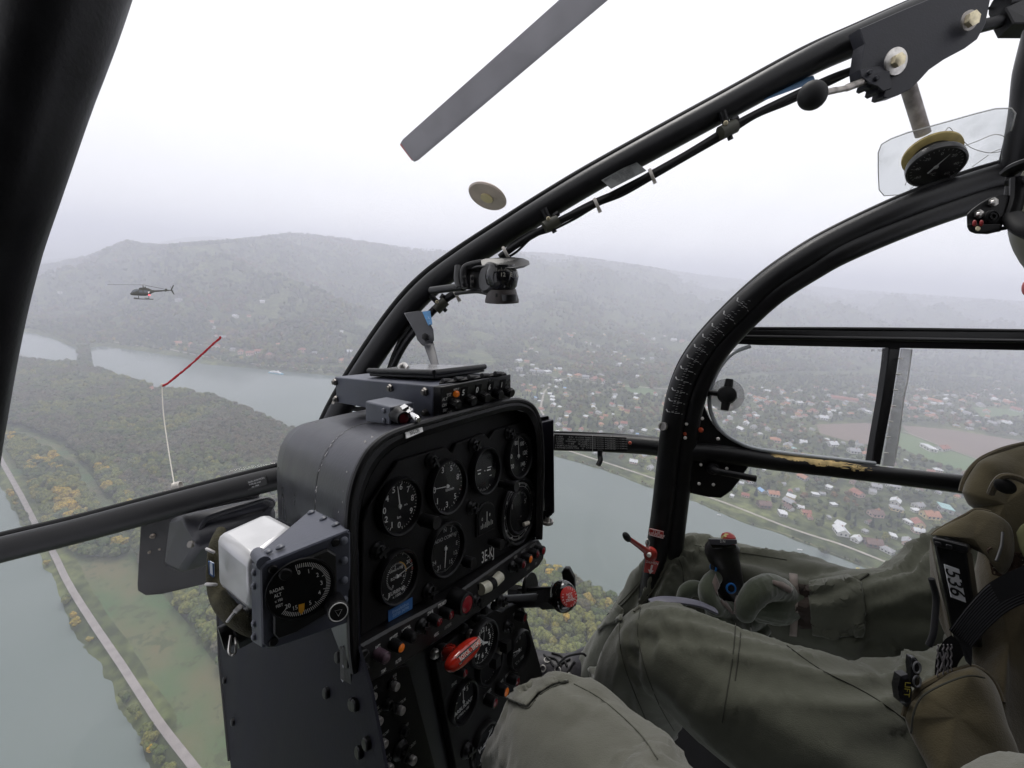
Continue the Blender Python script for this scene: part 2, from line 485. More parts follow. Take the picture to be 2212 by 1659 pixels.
def water_mat():
 m = bpy.data.materials.new('river_water'); m.use_nodes = True
 nt = m.node_tree; N, L = nt.nodes.new, nt.links.new; b = nt.nodes['Principled BSDF']
 b.inputs['Roughness'].default_value = 0.12; b.inputs['IOR'].default_value = 1.33
 tc = N('ShaderNodeTexCoord')
 n0 = N('ShaderNodeTexNoise'); n0.inputs['Scale'].default_value = 0.004; n0.inputs['Detail'].default_value = 3
 L(tc.outputs['Object'], n0.inputs[0])
 cr = N('ShaderNodeValToRGB'); cr.color_ramp.elements[0].color = (0.108, 0.138, 0.122, 1); cr.color_ramp.elements[1].color = (0.138, 0.165, 0.150, 1)
 cr.color_ramp.elements[0].position = 0.35; cr.color_ramp.elements[1].position = 0.65
 L(n0.outputs['Fac'], cr.inputs[0]); L(cr.outputs[0], b.inputs['Base Color'])
 n = N('ShaderNodeTexNoise'); n.inputs['Scale'].default_value = 0.35; n.inputs['Detail'].default_value = 5
 L(tc.outputs['Object'], n.inputs[0])
 bp = N('ShaderNodeBump'); bp.inputs['Strength'].default_value = 0.08; bp.inputs['Distance'].default_value = 0.3
 L(n.outputs['Fac'], bp.inputs['Height']); L(bp.outputs[0], b.inputs['Normal'])
 return m
wv = [(-60000, -200, WATER), (60000, -200, WATER), (60000, 60000, WATER), (-60000, 60000, WATER)]
mesh_obj('water', wv, [(0, 1, 2, 3)], water_mat(), kind='structure', world=True)
# ---- sheets draped on the ground
def densify(pts, step):
 out = []
 n = len(pts)
 for i in range(n):
  a, b = np.array(pts[i], float), np.array(pts[(i + 1) % n], float)
  k = max(1, int(np.linalg.norm(b - a) / step))
  for j in range(k): out.append(a + (b - a) * j / k)
 return out
def drape(name, pxpoly, m, off=0.15, step=6, wob=1.0, **k):
 """polygon given in the picture's grid, laid on the ground where it stands"""
 poly = np.array(densify(pxpoly, step)) + (RNG.random((len(densify(pxpoly, step)), 2)) - 0.5) * wob
 g = [cast(u, v) for u, v in poly]
 g = np.array([(p.x, p.y) for p in g if p is not None])
 bm = bmesh.new()
 vs = [bm.verts.new((x, y, 0)) for x, y in g]
 f = bm.faces.new(vs); bmesh.ops.triangulate(bm, faces=[f])
 for _ in range(2):
  lim = 30
  es = [e for e in bm.edges if e.calc_length() > lim]
  if es: bmesh.ops.subdivide_edges(bm, edges=es, cuts=min(6, 3), use_grid_fill=True)
 bmesh.ops.triangulate(bm, faces=bm.faces[:])
 for v in bm.verts: v.co.z = gz(v.co.x, v.co.y) + off
 bm.normal_update()
 me = bpy.data.meshes.new(name); bm.to_mesh(me); bm.free(); me.materials.append(m)
 o = bpy.data.objects.new(name, me); COL.objects.link(o); return tag(o, kind='structure', **k)
def ribbon(name, px, width, m, off=0.3, step=None, **k):
 pts = [np.array((*c[:2],)) for c in [cast(u, v) for u, v in px] if c is not None]
 path = smooth_path([np.array((p[0], p[1], 0)) for p in pts], 8)
 L_, R_ = [], []
 for i, p in enumerate(path):
  t = nrm(path[min(i + 1, len(path) - 1)] - path[max(i - 1, 0)]); n = np.array((-t[1], t[0], 0)) * width / 2
  for S, q in ((L_, p + n), (R_, p - n)): S.append(q)
 zz = [max(gz(p[0], p[1]), gz(a[0], a[1]), gz(b[0], b[1])) + off for p, a, b in zip(path, L_, R_)]
 L_ = [np.array((a[0], a[1], z)) for a, z in zip(L_, zz)]; R_ = [np.array((a[0], a[1], z)) for a, z in zip(R_, zz)]
 mb = MB(); mb.sheet(L_, R_)
 return mesh_obj(name, mb.v, mb.f, m, world=True, kind='structure', **k)
M_asph = mat('pale_asphalt', (0.26, 0.235, 0.225), 0.9, var=0.12, vscale=0.15)
M_grav = mat('gravel_path', (0.34, 0.31, 0.27), 0.95, var=0.12, vscale=0.1)
M_mead = mat('autumn_meadow', (0.060, 0.105, 0.035), 0.95, col2=(0.120, 0.108, 0.050), vscale=0.03, det=9, chips=(.058, .072, .026), chipscale=.11, chipamt=.575, bump=.6, bscale=.8)
M_verge = mat('bank_grass', (0.12, 0.135, 0.055), 0.95, col2=(0.15, 0.13, 0.065), vscale=0.02, det=7)
M_field = mat('green_field', (0.085, 0.15, 0.05), 0.95, col2=(0.11, 0.16, 0.06), vscale=0.01)
M_plow = mat('ploughed_soil', (0.16, 0.115, 0.09), 0.95, col2=(0.19, 0.14, 0.11), vscale=0.01, det=6)
M_slope = mat('slope_grass', (0.10, 0.115, 0.05), 0.95, col2=(0.07, 0.09, 0.04), vscale=0.02, det=6)
drape('meadow', [(-10, 985), (20, 1030), (52, 1085), (112, 1190), (152, 1268), (202, 1350), (252, 1424), (302, 1499), (352, 1574), (425, 1668), (500, 1760),
                 (620, 1800), (560, 1600), (500, 1480), (440, 1400), (400, 1340), (352, 1285), (303, 1225), (262, 1130), (200, 1030), (135, 965), (60, 935), (-10, 930)], M_mead, 0.12, 12)
ribbon('road', [(-60, 850), (-30, 920), (0, 988), (20, 1025), (50, 1080), (75, 1130), (110, 1185), (150, 1265), (200, 1345), (250, 1420), (300, 1495), (350, 1570), (420, 1659), (500, 1760)], 4.6, M_asph, 0.3)
bank_path = [(1120, 935), (1180, 958), (1232, 975), (1310, 1000), (1392, 1027), (1480, 1057), (1576, 1090), (1688, 1134), (1761, 1159), (1824, 1179), (1950, 1228), (2200, 1318)]
drape('riverbank_grass', [(u, v + 1) for u, v in bank_path] + [(2200, 1340), (1940, 1250), (1800, 1196), (1700, 1156), (1600, 1124), (1510, 1084), (1420, 1056), (1300, 1011), (1195, 981), (1110, 950)], M_verge, 0.12, 12)
ribbon('footpath', bank_path, 4.0, M_grav, 0.3)
drape('field', [(1763, 917), (1870, 914), (1892, 917), (1889, 961), (1845, 957), (1772, 936)], M_plow, 0.2)
drape('field', [(1948, 919), (2052, 928), (2212, 954), (2320, 975), (2330, 1070), (2212, 1028), (2125, 995), (2040, 965), (1965, 937)], M_plow, 0.2)
drape('field', [(1943, 934), (1965, 940), (2040, 969), (2125, 999), (2125, 1012), (2089, 1021), (1980, 983), (1940, 965)], M_field, 0.2)
drape('field', [(1340, 832), (1377, 831), (1410, 843), (1424, 852), (1401, 854), (1360, 848)], M_field, 0.6)
drape('field', [(1578, 797), (1610, 789), (1655, 808), (1680, 824), (1640, 826), (1600, 812)], M_slope, 1.2)
drape('field', [(1320, 745), (1350, 742), (1400, 755), (1430, 768), (1390, 766), (1345, 756)], M_slope, 1.2)
drape('field', [(2100, 880), (2230, 886), (2230, 898), (2120, 900)], M_field, 0.3)
ribbon('field_road', [(1950, 931), (2040, 966), (2125, 997), (2212, 1030), (2330, 1075)], 3.5, M_grav, 0.5)
ribbon('village_road', [(1040, 790), (1115, 802), (1165, 811), (1240, 822), (1330, 833), (1400, 838), (1450, 842)], 7.0, M_grav, 1.2)
ribbon('village_street', [(1187, 836), (1176, 847), (1172, 862), (1168, 885), (1180, 905)], 4.5, M_grav, 0.8)
ribbon('towpath', [(190, 732), (240, 738), (300, 747), (350, 752), (400, 762), (470, 775), (560, 788), (640, 795), (740, 804)], 6.0, M_grav, 0.8)
ribbon('hill_track', [(70, 660), (85, 675), (100, 688), (130, 697), (190, 708), (230, 722)], 8.0, M_grav, 1.5)
# ------------------------------------------------------------------ trees
def crown_mesh(seed, col_mat, kind='round'):
 rng = random.Random(seed); bm = bmesh.new()
 from mathutils import noise as mn
 lobes = []
 if kind == 'round':
  lobes.append((Vector((0, 0, 5.4)), 3.3, 1.1))
  for k in range(11):
   a = rng.uniform(0, 6.28); rr = rng.uniform(1.6, 3.3); h = rng.uniform(3.6, 8.6); rr *= max(0.35, 1 - ((h - 5.2) / 5.0) ** 2)
   lobes.append((Vector((rr * math.cos(a), rr * math.sin(a), h)), rng.uniform(1.2, 2.1), rng.uniform(0.75, 1.0)))
 else:
  for k in range(8):
   h = 1.6 + k * 1.35; lobes.append((Vector((rng.uniform(-.3, .3), rng.uniform(-.3, .3), h)), 2.5 - 0.27 * k, 0.6))
 for c, r, sq in lobes:
  res = bmesh.ops.create_icosphere(bm, subdivisions=2, radius=r)
  for v in res['verts']:
   n = mn.noise(v.co * 0.9 + c * 3 + Vector((seed, 0, 0))) * 0.55 + mn.noise(v.co * 2.3 + c + Vector((0, seed, 0))) * 0.4
   v.co *= 1 + n * 0.55
   v.co.z *= sq
   v.co += c
 for k in range(260):
  c, r, sq = rng.choice(lobes)
  d = Vector((rng.gauss(0, 1), rng.gauss(0, 1), rng.gauss(0.25, 1))).normalized()
  p = c + Vector((d.x * r, d.y * r, d.z * r * sq)) * rng.uniform(0.85, 1.22)
  s = rng.uniform(0.22, 0.5)
  a = Vector((rng.gauss(0, 1), rng.gauss(0, 1), rng.gauss(0, 1))).normalized() * s
  b = a.cross(d).normalized() * s * 0.8
  vs = [bm.verts.new(p + q) for q in (-a, -b, a, b)]
  bm.faces.new(vs)
 me = bpy.data.meshes.new('crown'); bm.to_mesh(me); bm.free(); me.materials.append(col_mat)
 me.polygons.foreach_set('use_smooth', [True] * len(me.polygons))
 return me
def foliage_mat(name, cols):
 m = bpy.data.materials.new(name); m.use_nodes = True
 nt = m.node_tree; N, L = nt.nodes.new, nt.links.new; b = nt.nodes['Principled BSDF']
 b.inputs['Roughness'].default_value = 0.9; b.inputs['Specular IOR Level'].default_value = 0.15
 oi = N('ShaderNodeObjectInfo'); cr = N('ShaderNodeValToRGB')
 e = cr.color_ramp.elements
 cols = [tuple(min(.5, q * 1.45) for q in c) for c in cols]
 e[0].color = (*cols[0], 1); e[1].color = (*cols[-1], 1)
 for i in range(1, len(cols) - 1):
  el = e.new(i / (len(cols) - 1)); el.color = (*cols[i], 1)
 L(oi.outputs['Random'], cr.inputs[0])
 tc = N('ShaderNodeTexCoord'); n = N('ShaderNodeTexNoise'); n.inputs['Scale'].default_value = 0.8; n.inputs['Detail'].default_value = 4
 L(tc.outputs['Object'], n.inputs[0])
 c2 = N('ShaderNodeValToRGB'); c2.color_ramp.elements[0].position = 0.38; c2.color_ramp.elements[1].position = 0.66
 c2.color_ramp.elements[0].color = (0.5, 0.52, 0.5, 1); c2.color_ramp.elements[1].color = (1.5, 1.45, 1.3, 1)
 L(n.outputs['Fac'], c2.inputs[0])
 mx = N('ShaderNodeMixRGB'); mx.blend_type = 'MULTIPLY'; mx.inputs[0].default_value = 1
 L(cr.outputs[0], mx.inputs[1]); L(c2.outputs[0], mx.inputs[2]); L(mx.outputs[0], b.inputs['Base Color'])
 return m
FM = {
 'green': foliage_mat('leaves_green', [(0.030, 0.045, 0.018), (0.050, 0.068, 0.024), (0.072, 0.082, 0.030), (0.045, 0.055, 0.028)]),
 'grey': foliage_mat('leaves_greybrown', [(0.060, 0.060, 0.038), (0.080, 0.072, 0.048), (0.055, 0.062, 0.036), (0.085, 0.068, 0.044)]),
 'olive': foliage_mat('leaves_olive', [(0.080, 0.095, 0.028), (0.108, 0.110, 0.030), (0.070, 0.085, 0.028), (0.125, 0.112, 0.028)]),
 'yellow': foliage_mat('leaves_yellow', [(0.22, 0.165, 0.03), (0.17, 0.14, 0.035), (0.27, 0.18, 0.025), (0.15, 0.12, 0.03)]),
 'rust': foliage_mat('leaves_rust', [(0.10, 0.065, 0.035), (0.085, 0.065, 0.038), (0.12, 0.075, 0.035), (0.08, 0.065, 0.03)]),
 'conifer': foliage_mat('needles_dark', [(0.018, 0.028, 0.016), (0.024, 0.034, 0.018), (0.020, 0.030, 0.020), (0.03, 0.04, 0.02)]),
}
KINDS_T = ['green', 'grey', 'olive', 'yellow', 'rust', 'conifer']
CROWNS = {}
seed = 1
for kname in KINDS_T:
 CROWNS[kname] = [crown_mesh(seed + q, FM[kname], 'conifer' if kname == 'conifer' else 'round') for q in range(2)]; seed += 2
_tb = MB(); _tb.tube([(0, 0, -0.5), (0.05, 0, 1.5), (0.0, 0.1, 3.4), (0.1, 0, 5.5)], [0.38, 0.28, 0.2, 0.1], 7)
for a in (0.5, 2.6, 4.6): _tb.tube([(0, 0, 2.6), (1.0 * math.cos(a), 1.0 * math.sin(a), 3.8), (1.9 * math.cos(a), 1.9 * math.sin(a), 5.0)], [0.16, 0.1, 0.05], 5)
TRUNK = bpy.data.meshes.new('trunk'); TRUNK.from_pydata(_tb.v, [], _tb.f); TRUNK.materials.append(mat('bark', (0.07, 0.055, 0.042), 0.95))
def scatter(poly_px, spacing, kinds, hs, n_max=100000, seed=1, jitter=0.45, keep=1.0, worldpoly=None, view=True):
 """points in a ground polygon: list of (x, y, z, scale, kind)"""
 rng = np.random.default_rng(seed)
 P_ = worldpoly if worldpoly is not None else Gp(poly_px, -ALT + 3)
 x0, y0 = P_.min(0); x1, y1 = P_.max(0)
 gx, gy = np.meshgrid(np.arange(x0, x1, spacing), np.arange(y0, y1, spacing))
 gx = gx + (rng.random(gx.shape) - .5) * spacing * 2 * jitter; gy = gy + (rng.random(gx.shape) - .5) * spacing * 2 * jitter
 gx, gy = gx.ravel(), gy.ravel()
 ok = inside(gx, gy, P_) & (rng.random(gx.shape) < keep)
 gx, gy = gx[ok], gy[ok]
 z, sd, t, az, r = ground_h(gx, gy)
 ok = sd > 2.5
 for wp in WPOLYS: pass
 gx, gy, z = gx[ok], gy[ok], z[ok]
 pn = fbm(gx / 60, gy / 60, 3, 40 + seed)
 out = []
 names, probs = zip(*kinds)
 pr = np.array(probs) / sum(probs); cum = np.cumsum(pr)
 for k in range(len(gx)):
  q = np.clip((pn[k] - 0.5) * 1.9 + 0.5 + rng.normal(0, 0.2), 0, 0.999)
  kd = names[int(np.searchsorted(cum, q))]
  out.append((gx[k], gy[k], z[k], rng.uniform(*hs) / 9.5, kd))
 return out[:n_max]
ISLE_F = [(-260, 752), (0, 772), (60, 784), (120, 790), (165, 788), (205, 800), (262, 820), (342, 845), (420, 853), (480, 870), (560, 902), (645, 942), (800, 1042), (1000, 1142),
          (1180, 1232), (1240, 1262), (1300, 1292), (1360, 1322), (1500, 1442), (1700, 1640), (1500, 2300), (900, 2300),
          (640, 1900), (540, 1560), (500, 1470), (440, 1392), (400, 1330), (352, 1275), (303, 1215), (262, 1120), (200, 1020), (135, 955), (60, 925), (-10, 918), (-260, 905)]
pts_isle = scatter(ISLE_F, 7.4, [('grey', .36), ('green', .46), ('olive', .18)], (9, 15), seed=3)
def recol(pts, pxpoly, kinds, seed):
 rng = random.Random(seed); poly = Gp(pxpoly, -ALT + 3)
 a = np.array([(p[0], p[1]) for p in pts]); ins = inside(a[:, 0], a[:, 1], poly)
 names, pr = zip(*kinds)
 return [(p[0], p[1], p[2], p[3], rng.choices(names, pr)[0]) if q else p for p, q in zip(pts, ins)]
pts_isle = recol(pts_isle, [(1100, 1270), (1230, 1320), (1330, 1400), (1420, 1560), (1300, 1800), (1050, 1700)], [('olive', .9), ('yellow', .02), ('green', .08)], 4)
pts_isle = recol(pts_isle, [(1120, 1230), (1180, 1235), (1345, 1325), (1330, 1345), (1240, 1310), (1160, 1270)], [('green', .6), ('olive', .3), ('yellow', .1)], 5)
pts_isle = recol(pts_isle, [(200, 1020), (262, 1120), (303, 1215), (330, 1215), (300, 1110), (240, 1010)], [('olive', .45), ('green', .35), ('yellow', .2)], 6)
GRP_A = [(-30, 925), (60, 955), (115, 985), (165, 1030), (215, 1115), (285, 1200), (230, 1215), (170, 1200), (125, 1175), (95, 1120), (60, 1040), (20, 975)]
pts_a = scatter(GRP_A, 7.0, [('olive', .35), ('green', .6), ('yellow', .05)], (9, 14), seed=8)
pts_a = recol(pts_a, [(120, 1060), (165, 1075), (190, 1130), (150, 1140), (115, 1100)], [('yellow', .75), ('olive', .25)], 9)
STRIP = [(22, 1060), (60, 1120), (98, 1205), (133, 1270), (170, 1345), (215, 1415), (252, 1470), (300, 1545), (345, 1620), (390, 1700), (420, 1760),
         (390, 1760), (352, 1680), (308, 1600), (262, 1528), (222, 1458), (175, 1380), (138, 1300), (98, 1225), (65, 1165), (25, 1095), (0, 1060)]
pts_s = scatter(STRIP, 4.2, [('green', .35), ('olive', .33), ('yellow', .32)], (4.5, 8), seed=12, keep=0.92)
VILL = [(1090, 800), (1200, 818), (1300, 834), (1450, 850), (1500, 826), (1700, 812), (2000, 812), (2400, 835), (2500, 1380), (2200, 1300), (1950, 1216), (1824, 1168), (1761, 1148),
  (1688, 1122), (1576, 1079), (1480, 1046), (1392, 1015), (1310, 989), (1232, 964), (1120, 925), (900, 840), (760, 808), (900, 790)]
FIELDS = [Gp(q, -ALT + 4) for q in ([(1755, 915), (1870, 908), (1892, 915), (1889, 966), (1845, 962), (1765, 940)], [(1943, 915), (2052, 922), (2212, 948), (2340, 970), (2340, 1080), (2212, 1040), (2125, 1020), (2085, 1026), (1980, 985), (1935, 965)],
                                 [(1335, 830), (1377, 829), (1412, 841), (1428, 853), (1401, 857), (1355, 850)], [(2095, 878), (2240, 884), (2240, 900), (2115, 903)])]
pts_v = scatter(VILL, 13.0, [('conifer', .12), ('green', .52), ('grey', .14), ('olive', .16), ('rust', .06)], (5, 12), seed=20, keep=0.80)
a = np.array([(p[0], p[1]) for p in pts_v]); bad = np.zeros(len(a), bool)
for q in FIELDS: bad |= inside(a[:, 0], a[:, 1], q)
pts_v = [p for p, b in zip(pts_v, bad) if not b]
LSH = [(-200, 655), (0, 694), (60, 708), (130, 722), (200, 730), (300, 742), (400, 757), (500, 775), (600, 788), (760, 800), (780, 812), (680, 808), (600, 803), (520, 793), (440, 778), (380, 763), (300, 752), (215, 744), (165, 746), (110, 722), (0, 700)]
pts_l = scatter(LSH, 11.0, [('green', .4), ('grey', .2), ('olive', .25), ('yellow', .06), ('rust', .09)], (8, 13), seed=24, keep=0.8)
pts_t = scatter(None, 8, [('green', .7), ('grey', .3)], (8, 12), seed=25, worldpoly=TONGUE)
def hills(n, seed):
 rng = np.random.default_rng(seed)
 az = rng.uniform(math.radians(-80), math.radians(80), n); t = rng.random(n) ** 1.35 * 1.02
 rf = np.interp(az, _f[:, 0], _f[:, 1]); rr = np.interp(az, _r[:, 0], _r[:, 1])
 r = rf - 30 + t * (rr - rf); x, y = r * np.sin(az), r * np.cos(az)
 z, sd, tt, _, _ = ground_h(x, y)
 pn = fbm(x / 170, y / 170, 4, 60); cl = fbm(x / 110, y / 110, 3, 77)
 out = []
 gx = [Gp(q, -ALT + 4) for q in ()]
 for k in range(n):
  if sd[k] < 5: continue
  if tt[k] < 0.45 and cl[k] > 0.63: continue
  q = (pn[k] - .5) * 2.2 + .5 + rng.normal(0, .22)
  kd = 'conifer' if q < 0.06 else 'green' if q < 0.48 else 'grey' if q < 0.74 else 'olive' if q < 0.95 else 'rust'
  out.append((x[k], y[k], z[k], rng.uniform(9, 16) / 9.5 * (1 + 0.35 * r[k] / 4000), kd))
 return out
pts_h = hills(46000, 31)
# ------------------------------------------------------------------ houses
WALLM = {'white': mat('render_white', (0.62, 0.61, 0.58), 0.9, var=0.06, vscale=1.0), 'cream': mat('render_cream', (0.66, 0.54, 0.32), 0.9, var=0.08, vscale=1.0),
         'pink': mat('render_pink', (0.58, 0.42, 0.36), 0.9, var=0.08, vscale=1.0), 'grey': mat('render_grey', (0.42, 0.41, 0.39), 0.9, var=0.08, vscale=1.0),
         'brown': mat('timber_brown', (0.16, 0.11, 0.08), 0.9, var=0.15, vscale=2.0)}
ROOFM = {'red': mat('tiles_red', (0.29, 0.12, 0.085), 0.85, var=0.2, vscale=1.5), 'orange': mat('tiles_orange', (0.38, 0.18, 0.11), 0.85, var=0.15, vscale=1.5),
         'brown': mat('tiles_brown', (0.15, 0.095, 0.08), 0.85, var=0.2, vscale=1.5), 'grey': mat('roof_grey', (0.30, 0.30, 0.31), 0.8, var=0.15, vscale=1.5),
         'white': mat('roof_white', (0.58, 0.59, 0.60), 0.6, var=0.05, vscale=1.5), 'blue': mat('roof_blue', (0.22, 0.38, 0.62), 0.6, var=0.1, vscale=1.5),
         'teal': mat('roof_teal', (0.28, 0.44, 0.44), 0.6, var=0.1, vscale=1.5)}
M_wind = mat('dark_pane', (0.05, 0.06, 0.08), 0.15)
M_chim = mat('chimney_brick', (0.30, 0.16, 0.12), 0.9)
_hm = {}
def house_meshes(style):
 if style in _hm: return _hm[style]
 def mk(nm, V, F):
  me = bpy.data.meshes.new(nm); me.from_pydata(V, [], F); me.materials.append(None); me.update(); return me
 H = 1.0
 g = 0.72 if style == 'gable' else 0.0
 w = [(-.5, -.5, -.6), (.5, -.5, -.6), (.5, .5, -.6), (-.5, .5, -.6), (-.5, -.5, 1), (.5, -.5, 1), (.5, .5, 1), (-.5, .5, 1)]
 wf = [(0, 1, 5, 4), (1, 2, 6, 5), (2, 3, 7, 6), (3, 0, 4, 7), (4, 5, 6, 7)]
 if style == 'gable':
  w += [(-.5, 0, 1 + g), (.5, 0, 1 + g)]; wf += [(4, 7, 8), (6, 5, 9)]
  e = 0.60; t = 0.07; x = 0.55; zl = 1 - g * (e - .5) / .5
  r = []
  for s in (-1, 1):
   r += [(-x, s * e, zl + .02), (x, s * e, zl + .02), (x, 0, 1 + g + .02), (-x, 0, 1 + g + .02), (-x, s * e, zl + .02 + t), (x, s * e, zl + .02 + t), (x, 0, 1 + g + .02 + t), (-x, 0, 1 + g + .02 + t)]
  rf = []
  for b in (0, 8): rf += [(b, b + 1, b + 2, b + 3), (b + 4, b + 5, b + 6, b + 7), (b, b + 1, b + 5, b + 4), (b + 1, b + 2, b + 6, b + 5), (b + 2, b + 3, b + 7, b + 6), (b + 3, b, b + 4, b + 7)]
 elif style == 'hip':
  e = .58; r = [(-e, -e, 1.01), (e, -e, 1.01), (e, e, 1.01), (-e, e, 1.01), (-.2, 0, 1.75), (.2, 0, 1.75), (-e, -e, .95), (e, -e, .95), (e, e, .95), (-e, e, .95)]
  rf = [(0, 1, 5, 4), (1, 2, 5), (2, 3, 4, 5), (3, 0, 4), (6, 7, 1, 0), (7, 8, 2, 1), (8, 9, 3, 2), (9, 6, 0, 3), (9, 8, 7, 6)]
 else:
  e = .54; r = [(-e, -e, 1.01), (e, -e, 1.01), (e, e, 1.14), (-e, e, 1.14), (-e, -e, 1.1), (e, -e, 1.1), (e, e, 1.23), (-e, e, 1.23)]
  rf = [(3, 2, 1, 0), (4, 5, 6, 7), (0, 1, 5, 4), (1, 2, 6, 5), (2, 3, 7, 6), (3, 0, 4, 7)]
 W_ = mk('wall', w, wf); R_ = mk('roof', r, rf)
 cz = 1.9 if style != 'flat' else 1.5
 c = MB(); c.prism([(.12, -.16, .9), (.2, -.16, .9), (.2, -.06, .9), (.12, -.06, .9)], (0, 0, cz - .9))
 C_ = mk('chimney', c.v, c.f)
 q = MB(); q.prism([(-.07, -.505, .35), (.07, -.505, .35), (.07, -.505, .75), (-.07, -.505, .75)], (0, -.02, 0))
 Wn = mk('window', q.v, q.f)
 _hm[style] = (W_, R_, C_, Wn); return _hm[style]
_mm = {}
def with_mat(me, m):
 k = (me.name, m.name)
 if k not in _mm: c = me.copy(); c.materials[0] = m; c.name = me.name.split('.')[0]; _mm[k] = c
 return _mm[k]
HOUSES = []
def house(x, y, z, w, d, h, rot, style, wall, roof, windows, zone, px):
 W_, R_, C_, Wn = house_meshes(style)
 r = empty('house', (x, y, z)); r.rotation_euler.z = rot
 def part(nm, me, m, scale=(w, d, h), loc=(0, 0, 0), rz=0, par=None):
  o = bpy.data.objects.new(nm, with_mat(me, m)); COL.objects.link(o); o.parent = par or r; o.scale = scale; o.location = loc; o.rotation_euler.z = rz; return o
 part('wall', W_, WALLM[wall]); part('roof', R_, ROOFM[roof])
 if style != 'flat': part('chimney', C_, M_chim)
 if windows:
  for dx in (-.3, 0, .3): part('window', Wn, M_wind, (w, d, h), (dx * w, 0, 0))
  for dx in (-.28, .05, .3): part('window', Wn, M_wind, (w, d, h), (-dx * w, 0, 0), math.pi)
  for s in (1, -1):
   for dy in (-.2, .2): part('window', Wn, M_wind, (d, w, h), (0, dy * d, 0), s * math.pi / 2)
 HOUSES.append(dict(o=r, wall=wall, roof=roof, zone=zone, px=px, style=style, w=w))
 return r
def put_house(u, v, wpx, wall, roof, style='gable', zone='', rng=random, ratio=1.35, hh=None, rot=None):
 c = cast(u, v)
 if c is None: return
 dist = (Vector(c)).length
 w = wpx / FPX * dist * 0.80
 w = max(6, w); d = w / ratio; h = hh or min(6.0, max(2.8, w * 0.32))
 if rot is None: rot = rng.choice([0.35, -0.2, 1.2, 1.9, 0.8]) + rng.uniform(-.2, .2)
 house(c.x, c.y, gz(c.x, c.y), w, min(d, 14), h, rot, style, wall, roof, dist < 1500, zone, (u, v))
